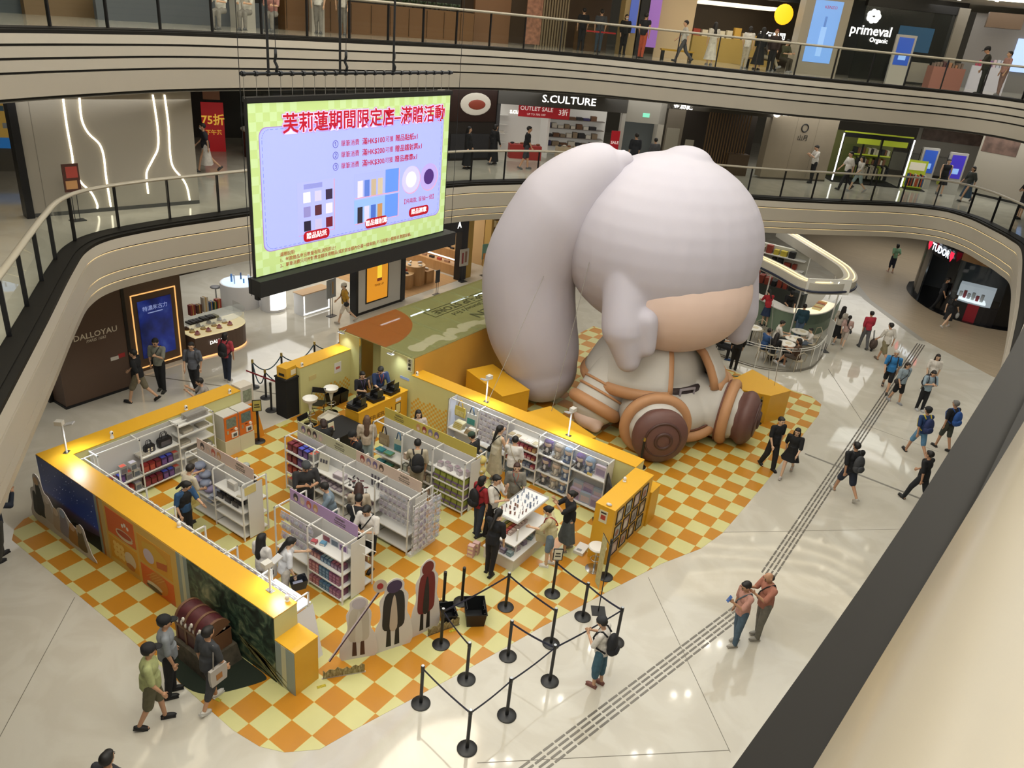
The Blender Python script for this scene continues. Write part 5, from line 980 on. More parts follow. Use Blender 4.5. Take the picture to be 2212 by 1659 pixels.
person('person in mustard top, pale cap and white shorts walking by the shoe shop', -11.5, 13.95, 200, 'walk', 1.62, 2, '#b58a2c', .6, (SHT, '#cfc6b8'), ('cap', '#2a1d17', '#c4beb2', 1), '#a9a196', vox=N2, extra=(('sling', '#17171a', 'black bag of the person in mustard', 1), ('mask',)))
# --- customers inside the store
person('staff member in blue shirt and black vest with tied hair behind the mural wall', -4.5, 2.3, 330, 'browse', 1.6, 0, '#274a70', .6, (T_, '#141519'), ('pony', '#120f0e'), '#1a1a1a', vox=N2, extra=(('vest', '#101217'),), turn=40)
person('person in cream T-shirt with yellow tote facing the lilac cushions', -4.85, 2.62, 60, 'reach', 1.62, 0, '#c2b9a6', .6, (T_, '#8a7654'), ('short', '#1c1512'), '#333', vox=N2, extra=(('tote', '#c4b874', 'cream and yellow tote on the shoulder of the person at the cushions', -1, '#b3a05a'),))
person('customer in dark graphic T-shirt and grey cap with folded arms at the central island', -3.05, 4.45, 300, 'fold', 1.74, 1, '#2a2a2c', .65, (SHT, '#26272b', 1.1), ('cap', '#14110f', '#3a3d40', 1), '#222', vox=N2, build=1.15)
person('customer in denim jacket looking down in the middle aisle', -2.05, 4.3, 200, 'browse', 1.66, 0, '#6d7d8a', .9, (T_, '#2a2d33'), ('short', '#12100e'), '#222', vox=N2, turn=-30)
person('customer with long reddish brown hair and cream top at the dark accessories', -1.5, 4.6, 100, 'browse', 1.66, 0, '#a89c8a', .6, (T_, '#2b2c31'), ('long', '#3a221b'), '#222', vox=N2)
person('customer in black T-shirt with white bag strap in the middle aisle', -1.18, 4.22, 85, 'browse', 1.7, 0, '#121318', .6, (SHT, '#17181c'), ('short', '#100e0d'), '#1a1a1a', vox=N2, extra=(('sling', '#c4beb4', 'white strapped shoulder bag of the customer in the middle aisle', -1),))
person('customer in white T-shirt and black shorts with folded arms beside the purple header', -.8, 4.2, 250, 'fold', 1.74, 0, '#cfccc6', .65, (SHT, '#121317', 1.15), ('short', '#100e0d'), '#17171a', vox=N1, build=1.05, extra=(('sling', '#17181c', 'small black crossbody pouch of the customer in white T-shirt', -1),))
person('customer with long black hair and white T-shirt carrying a white tote by the mural wall', -1.72, 2.15, 60, 'stand', 1.62, 2, '#cbc8c6', .6, (T_, '#b9b2a8'), ('long', '#0e0c0c'), '#ccc', vox=N2, extra=(('tote', '#c9c5c0', 'white tote printed with a dark and yellow motif', -1, '#3a3128'),))
person('customer with long black pony tail and white T-shirt holding a black basket', -1.3, 2.35, 30, 'browse', 1.62, 2, '#c9cacf', .6, (T_, '#bdb6ac'), ('lowpony', '#0e0c0c'), '#ccc', vox=N2, extra=(('basket', '#26282e', 'black shopping basket with two boxes', '#8f93a8'),))
person('customer in grey cap crouching behind the pink header island', -4.55, 4.2, 190, 'crouch', 1.6, 0, '#26272b', .6, (T_, '#33343a'), ('cap', '#14110f', '#9aa09c'), '#333', vox=N2)
person('staff member with brown hair in black T-shirt bending at the black cloth table', -4.2, 6.15, 120, 'work', 1.6, 0, '#141416', .6, (T_, '#141519'), ('bob', '#2c1b16'), '#222', vox=N2)
person('staff member in black T-shirt and black cap beside the black cloth table', -3.2, 6.3, 210, 'browse', 1.7, 0, '#10121a', .6, (T_, '#14151a'), ('cap', '#3a2a20', '#101114', 1), '#222', vox=N2, build=1.1, extra=(('lanyard', '#b5602c'),))
person('customer with long light brown hair and pale jeans at the cashier', -3.65, 7.05, 100, 'stand', 1.62, 2, '#b3a593', .8, (T_, '#8a9a9c', 1.1), ('long', '#5a4436'), '#bbb', vox=N2)
person('smiling customer with long black hair and grey cardigan beside the cashier counter', -2.95, 8.25, 290, 'stand', 1.6, 2, '#b5aca6', .8, ('skirt', '#8d857c', .4, .2), ('long', '#0f0c0c'), '#555', vox=N2)
person('customer in patterned shirt with large black backpack at the mustard island', -1.75, 6.85, 100, 'browse', 1.72, 0, '#a39a86', .7, (T_, '#8b8370'), ('short', '#100e0d'), '#333', vox=N2, extra=(('backpack', '#121317', 'large black backpack of the customer at the mustard island'),))
person('customer in black jacket and dark green cap leaning over the plush shelving', -1.1, 8.35, 150, 'browse', 1.58, 0, '#17191b', .9, (T_, '#22252a'), ('cap', '#191412', '#2c3f33', 1), '#333', vox=N2)
person('customer in sleeveless white dress with tied black hair at the plush shelving', -.85, 8.95, 40, 'chin', 1.66, 2, '#c2bca8', .0, ('dress', '#b9b096', .28, .22), ('lowpony', '#100d0d'), '#999', vox=N2, extra=(('sling', '#17171a', 'black bag on the shoulder of the customer in white dress', 1),))
person('customer in printed white T-shirt bending towards the snack bay', -.2, 8.75, 80, 'browse', 1.64, 0, '#c9c6c2', .65, (T_, '#5a6670'), ('short', '#12100e'), '#bbb', vox=N2, extra=(('sling', '#a89f8e', 'beige shoulder bag of the customer at the snack bay', -1),))
person('staff member in grey olive shirt with brown hair walking between the shelves', .5, 7.85, 270, 'stand', 1.62, 2, '#77746a', .7, (T_, '#8d8572'), ('bob', '#3a2018'), '#333', vox=N2, extra=(('lanyard', '#b8452c'), ('sling', '#4a4a4c', 'dark grey pouch of the staff member in the olive shirt', 1)))
person('customer in red T-shirt with black backpack and mask beside the tiered table', .25, 6.78, 40, 'stand', 1.64, 0, '#8c1f26', .65, (T_, '#2a3442'), ('bob', '#0f0d0d'), '#2a2a2e', vox=N1, extra=(('backpack', '#101115', 'black backpack of the customer in the red T-shirt'), ('mask',)))
person('customer in white printed T-shirt with hand on chin beside the tiered table', .48, 6.95, 330, 'chin', 1.72, 0, '#c9c5bd', .65, (T_, '#15161a'), ('short', '#100e0d'), '#222', vox=N1, extra=(('sling', '#121316', 'black crossbody bag of the customer with hand on chin', 1),))
person('customer in black T-shirt and slim black trousers at the front of the tiered table', 1.3, 5.85, 60, 'browse', 1.66, 2, '#121318', .65, (T_, '#15161c', .9), ('lowpony', '#0f0d0d', ), '#17171a', vox=N1)
person('customer in cream top and denim shorts with red waist bag holding a clear basket', 2.12, 6.95, 170, 'browse', 1.6, 2, '#bdb48e', .65, (SHT, '#66788a'), ('bun', '#110e0e'), '#d2cec8', vox=N1, extra=(('basket', '#c4bd9e', 'cream see-through basket held by the customer with the red waist bag'), ('sling', '#9c1f26', 'red waist bag of the customer in the cream top', -1)))
person('customer in black T-shirt and long grey skirt examining a packet', 2.15, 7.7, 195, 'photo', 1.66, 0, '#111216', .65, ('skirt', '#4a5052', .32, .24), ('bun', '#0f0d0d'), '#8f877c', vox=N1)
person('cashier in dark T-shirt and patterned skirt drinking behind the counter', -5.7, 8.95, 300, 'chin', 1.58, 2, '#191b22', .6, ('skirt', '#33343c', .4, .22), ('bun', '#12100e'), '#222', vox=N2, extra=(('lanyard', '#5a4a7a'),))
person('cashier in navy T-shirt with orange lanyard leaning at the tills', -5.55, 9.5, 300, 'work', 1.72, 2, '#24375e', .6, (T_, '#15161a'), ('short', '#12100e'), '#222', vox=N2, extra=(('lanyard', '#c0562c'),), turn=-40)
# ================================================================ giant inflatable figure (plain seated doll)
dl = thing('inflatable_figure', 'giant pale seated inflatable doll with brown round boots sitting on the chequered mat', 'inflatable', None, (.9, 15.3, 0), -.4887)
NYL = M('#bab6c1', .55, n=.03, ns=.6); NYW = M('#c6c3bc', .55, n=.03, ns=.8); PEACH = M('#d8bfb2', .55, n=.02, ns=.6); TAN = M('#b98a62', .55, n=.03, ns=1.5); BOOT = M('#664640', .5, n=.05, ns=1.2); SEAM = M('#8d8486', .6); BELT = M('#3a3032', .5)
def EL(name, mat_, *es, vox=.07, it=6):
    b = MB()
    for e in es:
        if e[0] == 'c': b.cap(e[1], e[2], e[3], e[4], 20)
        else: b.ell(e[0], e[1], 28, 18, e[2] if len(e) > 2 else None)
    o = b.build(name, mat_, dl, True); remesh(o, vox, it); return o
EL('hair', NYL, ((-1.08, -.1, 5.5), (2.92, 3.0, 2.62)), ('c', (.1, -2.1, 5.0), (.6, -2.3, 3.6), .66, .62), ('c', (.6, -2.3, 3.6), (.85, -2.15, 2.75), .6, .36), ('c', (1.0, -1.9, 4.0), (1.1, -1.8, 3.2), .36, .28), ('c', (.1, 1.95, 5.2), (.5, 2.15, 3.7), .6, .5), ('c', (.5, 2.15, 3.7), (.6, 2.1, 3.0), .5, .34), ((-1.1, .3, 7.9), (.75, .7, .4)), vox=.06, it=14)
EL('face', PEACH, ((-.22, -.02, 4.32), (2.15, 2.35, 1.8)))
tail = sm([Vector(q) for q in ((-1.6, -1.6, 7.75), (-2.0, -2.25, 7.2), (-2.5, -2.85, 6.1), (-2.95, -3.4, 4.4), (-2.85, -3.3, 2.8), (-2.62, -3.0, 1.7), (-2.5, -2.88, 1.12))], 5)
tr_ = []
for i, p in enumerate(tail):
    u = i / (len(tail) - 1); tr_.append((.35 + 1.0 * min(1, u * 3.2) ** .6) * (1 if u < .72 else max(.86, 1.0 - (u - .72) * .5)) * (.97 + .1 * sin(u * 3)))
b = MB(); b.tube(tail, tr_, 26); b.ell(tail[-1], (tr_[-1],) * 3, 24, 16); b.ell(tail[0], (tr_[0],) * 3, 20, 14); o = b.build('side_lobe', NYL, dl, True); remesh(o, .08, 8)
EL('tunic', NYW, ((-.45, 0, 1.5), (1.4, 1.6, 1.7)), ((.3, 0, .8), (1.45, 1.6, .9)), ('c', (.1, -.75, .9), (1.42, -1.25, .88), .88, .88), ('c', (.1, .75, .9), (1.42, 1.35, .88), .88, .88))
def torus(name, mat_, c, R_, rx, ry, r, n=40):
    pts = [Vector(c) + R_ @ Vector((0, rx * cos(2 * pi * i / n), ry * sin(2 * pi * i / n))) for i in range(n)]; return MB().tube(pts, r, 12, closed=True).build(name, mat_, dl, True)
for sd, yy in ((-1, -1.32), (1, 1.45)):
    d = Vector((1.0, -.42 if sd < 0 else .75, -.02)).normalized(); R_ = d.to_track_quat('X', 'Z').to_matrix(); c = Vector((1.55, yy, .9))
    torus('hem_trim', TAN, c, R_, .9, .86, .17); torus('hem_stripe', M('#6e4434', .55), c - d * .16, R_, .98, .94, .03)
    EL('boot', BOOT, (c + d * .3 + Vector((0, 0, -.03)), (.55, .72, .74), R_), (c + d * .55 + Vector((0, 0, -.04)), (.4, .82, .86), R_), (c - d * .1 + Vector((0, 0, -.2)), (.6, .6, .6), R_), vox=.05)
    for q in (.5, .22): torus('sole_ring', M('#4b312c', .5), c + d * (.93 if q < .4 else .86), R_, q, q * 1.05, .035 if q > .4 else .05)
    # arm, cuff, hand
    S0 = Vector((-.5, 1.2 * sd, 2.3)); W_ = Vector((-.3, 2.15 * sd, .85)); EL('sleeve', NYW, ('c', S0, W_, .6, .76)); dd = (W_ - S0).normalized(); R2 = dd.to_track_quat('X', 'Z').to_matrix()
    torus('cuff', TAN, W_ + dd * .12, R2, .68, .68, .2); torus('cuff_stripe', TAN, W_ - dd * .32, R2, .745, .745, .04); torus('cuff_stripe', TAN, W_ - dd * .58, R2, .715, .715, .04)
    EL('hand', PEACH, (W_ + dd * .42 + Vector((.05, 0, -.02)), (.55, .5, .4)), (W_ + dd * .5 + Vector((.35, 0, -.1)), (.3, .2, .25)), vox=.05)
rg = []; rg2 = []
for z, r_ in ((2.85, .95), (2.6, 1.2), (2.2, 1.42), (1.8, 1.58), (1.5, 1.66)):
    r_ *= 1.22; rg.append([(r_ * .98 * cos(t) - .45, r_ * 1.08 * sin(t), z + .12 * cos(t * 1) * (2.85 - z)) for t in [.42 + (2 * pi - .84) * i / 48 for i in range(49)]])
b = MB(); b.loft(rg, caps=False, closed=False); o = b.build('cape', NYW, dl, True); sol = o.modifiers.new('thick', 'SOLIDIFY'); sol.thickness = .12
edge = [Vector(p) for p in rg[-1]]; MB().tube(edge, .2, 12).build('cape_hem', TAN, dl, True); MB().tube([p + Vector((0, 0, .16)) for p in edge], .035, 8).build('cape_stripe', M('#6e4434', .55), dl, True)
for e_ in (0, -1): MB().tube([Vector(r_[e_]) for r_ in rg], .13, 10).build('cape_border', TAN, dl, True)
MB().tube([(1.42 * cos(t) - .42, 1.6 * sin(t), 1.5) for t in [2 * pi * i / 40 for i in range(40)]], .16, 10, closed=True).build('belt', BELT, dl, True)
MB().tube([(1.16, -.26, 1.32), (1.16, .26, 1.32), (1.16, .26, 1.68), (1.16, -.26, 1.68)], .05, 8, closed=True).build('belt_buckle', M('#8f888e', .5), dl, True)
fr_ = [Vector((1.72, -.95 + i * .2, .36 + .38 * (abs(i - 5) / 5) ** 2)) for i in range(11)]; MB().tube(fr_, .16, 10).build('front_hem', TAN, dl, True); MB().tube([p + Vector((-.02, 0, .2)) for p in fr_], .03, 8).build('front_stripe', M('#6e4434', .55), dl, True)
# guy lines
for i, (a, b_) in enumerate((((-2.3, 13.4, 5.39), (-2.02, 10.1, 1.53)), ((-.95, 13.0, 5.7), (-.9, 11.75, 1.02)), ((3.6, 17.6, 2.9), (3.5, 18.6, 1.02)), ((2.6, 19.5, 3.4), (3.2, 18.9, 1.02)))):
    a = Vector(a); b_ = Vector(b_); tag(MB().tube([a, a.lerp(b_, .5) + Vector((0, 0, -.05)), b_], .008, 5).build('guy_line', M('#8f8c84', .6)), ('long pale guy line crossing the round lobe down to the plush wall', 'pale guy line from the head to the block beside the hand', 'pale guy line from the far lock to the block top', 'pale guy line behind the far shoulder')[i], 'rope', 'guy lines of the inflatable')

# ================================================================ suspended LED screen
sc_ = thing('hanging_led_screen', 'large suspended LED screen with red Chinese title on a lilac panel', 'screen'); SX, Y0, Y1, Z0, Z1 = -2.6, 3.06, 8.43, 6.48, 9.5; SW, SHh = Y1 - Y0, Z1 - Z0
BOX(SX - .08, Y0 - .02, Z0 - .02, SX - .012, Y1 + .04, Z1 + .1).build('cabinet', M('#17181a', .5), sc_); BOX(SX - .1, Y0 - .03, Z1 + .02, SX + .02, Y1 + .05, Z1 + .1).build('top_edge', M('#101113', .5), sc_)
def EM(c, e=.78): return M(c, .5, e=e, spec=.1)
scr = BOX(SX - .012, Y0, Z0, SX, Y1, Z1).build('display_face', EM('#b4cc86', .55), sc_)
ck_ = MB()
for i in range(36):
    for j in range(20):
        if (i + j) % 2 and rnd.random() < .85: ck_.box(SX, Y0 + SW * i / 36, Z0 + SHh * j / 20, SX + .001, Y0 + SW * (i + 1) / 36, Z0 + SHh * (j + 1) / 20)
ck_.build('chequer_pattern', EM('#bdd69c', .55), scr)['kind'] = 'stuff'
def sy(u): return Y0 + SW * u
def sz(v): return Z1 - SHh * v
def rect(u0, v0, u1, v1, m_, name, d=.004, par=scr): return BOX(SX, sy(u0), sz(v1), SX + d, sy(u1), sz(v0)).build(name, m_, par)
def rrect(u0, v0, u1, v1, r, m_, name, d, notch=False):
    a, b, c, e = sy(u0), sy(u1), sz(v1), sz(v0); P_ = []
    for cx, cz, q in ((b - r, e - r, 0), (a + r, e - r, 1), (a + r, c + r, 2), (b - r, c + r, 3)):
        for k in range(7):
            t = (q + k / 6) * pi / 2
            if notch:
                ox, oz = cx + r * (1 if q in (0, 3) else -1), cz + r * (1 if q in (0, 1) else -1); t2 = (q + 3 - k / 6 * 1) * pi / 2 - 0; t2 = ((q + 1.5) - (k / 6 - .5)) * pi / 2 + pi * .0 + pi / 2 * 0; P_.append((ox + r * cos(t2 + pi / 2 * .0 + 0), oz + r * sin(t2)))
            else: P_.append((cx + r * cos(t), cz + r * sin(t)))
    n = len(P_); b_ = MB().add([(SX + d, y, z) for y, z in P_], [tuple(range(n))]); return b_.build(name, m_, scr), P_
RED = EM('#a81c2c', .75); PUR = EM('#6a4a8c', .6); LIL = EM('#9ea8f0', .7)
_, PP = rrect(.035, .13, .965, .86, .16, EM('#9a7ac0', .6), 'panel_border', .003); rrect(.038, .135, .962, .855, .155, LIL, 'lilac_panel', .0045)
dsh = MB(); PP2 = [((y - (Y0 + Y1) / 2) * .975 + (Y0 + Y1) / 2, (z - sz(.495)) * .96 + sz(.495)) for y, z in PP]
for (a, b_) in zip(PP2, PP2[1:] + PP2[:1]):
    a = Vector(a); b_ = Vector(b_); L_ = (b_ - a).length; k = max(1, int(L_ / .11))
    for i in range(k):
        p = a.lerp(b_, (i + .15) / k); q = a.lerp(b_, (i + .75) / k); nv = Vector((-(q - p).y, (q - p).x)).normalized() * .006; dsh.add([(SX + .006, *(p + nv)), (SX + .006, *(q + nv)), (SX + .006, *(q - nv)), (SX + .006, *(p - nv))], [(0, 1, 2, 3)])
dsh.build('dashed_line', EM('#7a86c8', .6), scr)['kind'] = 'stuff'
def stx(body, u, v, size, m_, bold=0, align='CENTER', d=.008, sq=1): return text(body, size, m_, scr, (SX + d, sy(u), sz(v)), (0, 1, 0), (0, 0, 1), 'screen_lettering', align, bold, .0005, sq)
stx('芙莉蓮期間限定店–滿贈活動', .55, .125, .36, EM('#b08ac8', .7), .075, d=.009); stx('芙莉蓮期間限定店–滿贈活動', .55, .125, .36, EM('#d9c6ec', .8), .05, d=.0105); stx('芙莉蓮期間限定店–滿贈活動', .55, .125, .36, RED, .018, d=.013)
for i, (n_, gift) in enumerate(((100, '贈品貼紙x1'), (200, '贈品鐳射票x1'), (300, '贈品襟章x1'))):
    v = .265 + i * .07; stx('①②③'[i], .365, v, .17, EM('#4a3a8c', .5)); stx('單筆消費', .39, v, .125, RED, 0, 'LEFT'); stx('滿HK$%d' % n_, .497, v, .145, RED, .012, 'LEFT'); stx(',可獲', .615, v, .12, RED, 0, 'LEFT'); stx(gift, .675, v, .145, RED, .012, 'LEFT')
rect(.185, .47, .355, .80, EM('#9fa6ea', .75), 'sticker_sheet', .006); rect(.188, .475, .36, .805, EM('#c79ab8', .6), 'sticker_sheet_shadow', .005)
for i in range(9):
    u, v = .212 + (i % 3) * .052, .535 + (i // 3) * .09
    rect(u, v, u + .032, v + .065, EM(('#e2e0f2', '#c4c0e0', '#3a3048', '#8a86c0', '#54303a', '#d8d4ee', '#2c2838', '#b9b4dc', '#6a2430')[i], .6), 'sticker', .008)
rect(.215, .485, .30, .515, EM('#8a90d4', .6), 'sticker_caption', .008)
for k, v in enumerate((.465, .64)):
    rect(.462, v + .006, .705, v + .166, EM('#d8a0b8', .6), 'ticket_shadow', .005); rect(.458, v, .70, v + .16, EM(('#9aa4ea', '#86a8ea')[k], .75), 'ticket', .006); rect(.625, v, .70, v + .16, EM('#5c86dc', .75), 'ticket_stub', .007)
    for i, c in enumerate(('#d4d2f0', '#5a78cc', '#b9a890', '#c4b6a0') if k == 0 else ('#33303c', '#c9c6e6', '#4a6ac0', '#b98a5a')): rect(.475 + i * .036, v + .05, .502 + i * .036, v + .16, EM(c, .6), 'ticket_picture_block', .008)
for k, (u, c1, c2) in enumerate(((.775, '#b9b6ea', '#dcdaf2'), (.885, '#a99ad8', '#4a2f74'))):
    for r_, m_, d in ((.30, EM('#d8a0b8', .6), .0052), (.29, EM(c1, .75), .0065), (.17, EM(c2, .65), .008)):
        q = [(SX + d, sy(u) + (.012 if d < .006 else 0) + r_ * cos(t * pi / 16), sz(.56) - (.012 if d < .006 else 0) + r_ * sin(t * pi / 16)) for t in range(32)]; MB().add(q, [tuple(range(32))]).build('badge_picture', m_, scr)
stx('【共兩款, 盲抽一個】', .83, .715, .12, RED)
for u, v, tx in ((.27, .875, '贈品貼紙'), (.578, .855, '贈品鐳射票'), (.83, .80, '贈品襟章')):
    v = min(v, .815); rrect(u - .062, v - .034, u + .062, v + .034, .09, EM('#a01824', .7), 'red_pill', .010); stx(tx, u, v, .13, EM('#f2e8ea', .9), .015, d=.013)
for i, tx in enumerate(('滿贈說明:', '1、每款贈品每日數量有限,送完即止!', '2、單筆消費只可按對應金額換領贈品(或於該金額內任選一檔換領),不可拆單分檔換領,敬請諒解。')): stx(tx, .10, .895 + i * .035, .088, EM('#9a4a2c', .5), .006, 'LEFT')
BOX(SX - .12, Y0 - .1, Z0 - .32, SX + .22, Y1 + .22, Z0 - .02).build('ballast_bar', M('#131416', .6), sc_); 
for y in (Y0 - .06, Y1 + .16): BOX(SX + .02, y - .03, Z0 - .4, SX + .12, y + .03, Z0 - .3).build('corner_bracket', DARKM, sc_)
rg_ = thing('screen_rigging', 'black pipe with chain hoists and cables carrying the LED screen', 'rigging'); MB().cyl((SX, 2.95, 9.97), (SX, 8.45, 9.97), .03, n=10).build('pipe', DARKM, rg_, 40)
for y in (3.5, 5.13, 6.56): MB().cyl((SX + .02, y, 9.97), (SX + .02, y, 16.8), .022, n=8).build('hanging_rod', DARKM, rg_, 40)
for y in (3.68, 5.3, 6.6): MB().tube([(SX, y, 9.98), (SX + .03, y, 10.08), (SX - .03, y, 10.16), (SX, y, 10.24), (SX, y, 10.35)], .025, 6).build('hoist_hook', DARKM, rg_, True); MB().cyl((SX, y, 10.35), (SX, y, 16.8), .006, n=5).build('hoist_cable', DARKM, rg_)
for i in range(22):
    y = 3.0 + i * .255; MB().cyl((SX, y, 9.58), (SX, y, 9.97), .005, n=5).build('drop_wire', METAL, rg_); MB().cyl((SX, y - .025, 9.97), (SX, y + .025, 9.97), .045, n=8).build('pipe_clamp', DARKM, rg_)
for y in (2.85, 8.6): MB().cyl((SX + .1, y, 6.2), (SX + .1, y, 16.8), .006, n=5).build('side_cable', DARKM, rg_)

# ================================================================ queue posts
PB = M('#161719', .4); NAVY = M('#1c2340', .6)
def belt_post(label, x, y, grp='black belt posts of the queue', name='belt_post', cap_=True, h=.92, gold=False):
    t = thing(name, label, 'queue post', grp, (x, y, 0)); MB().lathe([(0, 0), (.175, 0), (.175, .018), (.16, .03), (.04, .045), (0, .045)], 24).build('base', PB, t, 40); MB().cyl((0, 0, .04), (0, 0, h - .03), .032, n=14).build('pole', PB, t, 40)
    MB().lathe([(0, h), (.034, h), (.036, h - .01), (.036, h - .1), (.032, h - .11)], 14).build('head', M('#b9a25a', .3, .8) if gold else PB, t, 40)
    if cap_: MB().cyl((0, 0, h), (0, 0, h + .006), .028, n=14).build('top_cap', M('#a9acb0', .3, .7), t, 40)
    return t
QP = dict(a=(3.69, 1.95), b=(3.82, 2.94), c=(2.47, 2.17), d=(2.76, 3.13), e=(1.84, 3.5), f=(3.03, 4.1), g=(4.0, 4.1), h=(3.5, 4.94), i=(2.2, 5.2), j=(2.74, 6.2), k=(3.61, 6.02), l=(4.5, 5.83))
QL = dict(a='black belt post nearest the bottom picture edge', b='black belt post second from the bottom, right of the nearest one', c='black belt post at the front corner below the standees', d='black belt post on the mat edge below the basket bins', e='black belt post directly in front of the grass cutout', f='black belt post in the middle of the lanes with one belt', g='black belt post between the lanes left of the person in teal', h='black belt post at the bend behind the middle one', i='black belt post on the mat behind the basket bins', j='black belt post carrying a framed sign before the tiered table', k='black belt post beside the square banner foot', l='black belt post partly hidden by the person in teal trousers')
for k, (x, y) in QP.items(): belt_post(QL[k], x, y)
BN = ('ca', 'ab', 'bg', 'gl', 'lk', 'kj', 'ie', 'ih', 'ed', 'fg')
for k, ln in enumerate(BN):
    a = Vector((*QP[ln[0]], .85)); b_ = Vector((*QP[ln[1]], .85)); m_ = MB(); d = (b_ - a).normalized(); pts = [a.lerp(b_, u) - Vector((0, 0, .03 * sin(pi * u))) for u in [i / 8 for i in range(9)]]
    m_.loft([[p + Vector((0, 0, .024)) + Vector((-d.y, d.x, 0)) * .002, p + Vector((0, 0, -.024)) + Vector((-d.y, d.x, 0)) * .002, p + Vector((0, 0, -.024)) - Vector((-d.y, d.x, 0)) * .002, p + Vector((0, 0, .024)) - Vector((-d.y, d.x, 0)) * .002] for p in pts])
    w1 = {'c': 'front corner', 'a': 'nearest', 'b': 'second', 'g': 'lane divider', 'l': 'far right', 'k': 'banner', 'j': 'sign', 'i': 'mat', 'e': 'grass cutout', 'h': 'bend', 'd': 'mat edge', 'f': 'single'}
    tag(m_.build('queue_belt', NAVY), 'navy belt stretched from the %s post to the %s post' % (w1[ln[0]], w1[ln[1]]), 'belt', 'navy queue belts')
def framed_sign(t, h, w_, hh, sheet, lines, rz=0, frm='#1a1a1c'):
    R_ = Matrix.Rotation(rz, 3, 'Z')
    MB().obox(R_ @ Vector((0, 0, h + hh / 2)), (.02, w_, hh), rz).build('sign_frame', M(frm, .4), t); MB().obox(R_ @ Vector((.011, 0, h + hh / 2)), (.004, w_ - .04, hh - .04), rz).build('sign_sheet', M(sheet, .5), t)
    for zz, w2 in lines: MB().obox(R_ @ Vector((.0145, 0, h + zz)), (.002, w2, .035), rz).build('printed_line', M('#3a3626', .5), t)
t = thing('framed_sign', 'small framed sign on top of the post before the tiered table', 'sign', None, (QP['j'][0], QP['j'][1], .93)); framed_sign(t, 0, .21, .3, '#cfcab2', ((.18, .1), (.11, .12)), -.9); MB().cyl((0, 0, -.03), (0, 0, .02), .012).build('sign_clip', PB, t)
t = belt_post('black post with framed yellow sign beside the capsule toy machines', -6.79, 6.1, None, 'sign_post', False, .95); framed_sign(t, .95, .24, .34, '#b3a758', ((.2, .13), (.13, .15)), -.6)
belt_post('black belt post standing behind the small basket bin', 1.19, 4.36, None, cap_=False); belt_post('black belt post standing behind the large basket bin', 1.4, 4.72, None, cap_=False); belt_post('black post next to the round white stool by the framed pictures', 3.36, 7.48, None, cap_=False, h=1.05); belt_post('black belt post with red belt behind the black pedestal', -7.95, 7.5, None, cap_=False)
RB = M('#1d3a4a', .6)
RPOS = ((-9.5, 8.1), (-8.69, 7.91), (-9.3, 9.05), (-9.28, 10.4), (-9.25, 11.8)); RL = ('rope post with gold top nearest the cake counter', 'rope post with gold top beside the red belt', 'rope post behind the yellow topped stool wall', 'rope post further along behind the stool wall', 'rope post near the tunnel corner')
for p, l_ in zip(RPOS, RL): belt_post(l_, *p, 'gold topped rope posts', 'rope_post', False, .95, True)
def rope(a, b_, sag, label, m_=RB, r=.018):
    a = Vector(a); b_ = Vector(b_); tag(MB().tube([a.lerp(b_, u) - Vector((0, 0, sag * 4 * u * (1 - u))) for u in [i / 14 for i in range(15)]], r, 7).build('rope', m_, None, True), label, 'rope', 'dark ropes')
for i, (a, b_) in enumerate(((0, 1), (0, 2), (2, 3), (3, 4))): rope((*RPOS[a], .88), (*RPOS[b_], .88), .38 if i else .55, ('dark blue rope hanging towards the red belt', 'dark blue rope nearest the cake counter', 'dark blue rope behind the stool wall', 'dark blue rope near the tunnel corner')[i])
rope((-8.69, 7.91, .88), (-7.95, 8.6, .5), .25, 'dark blue rope end hanging by the pedestal'); tag(MB().obox((-8.6, 7.75, .8), (1.35, .006, .05), .1).build('red_belt', M('#8c1f2c', .6)), 'red belt stretched beside the black pedestal', 'belt')
for (x, y), l_ in (((3.45, 17.62), 'rope post with gold top in front of the yellow block by the far boot'), ((1.3, 19.45), 'rope post with gold top beside the cafe terrace rail'), ((1.8, 12.4), 'rope post with gold top peeping over the shelf wall at the near boot')): belt_post(l_, x, y, 'gold topped rope posts', 'rope_post', False, .95, True)
rope((3.45, 17.62, .88), (2.5, 17.0, .75), .3, 'teal rope at the far boot', M('#2a6a6a', .6)); rope((1.3, 19.45, .88), (2.1, 19.9, .5), .25, 'teal rope at the cafe terrace rail', M('#2a6a6a', .6)); rope((1.8, 12.4, .9), (1.4, 12.5, .8), .05, 'teal rope end at the near boot', M('#2a6a6a', .6))

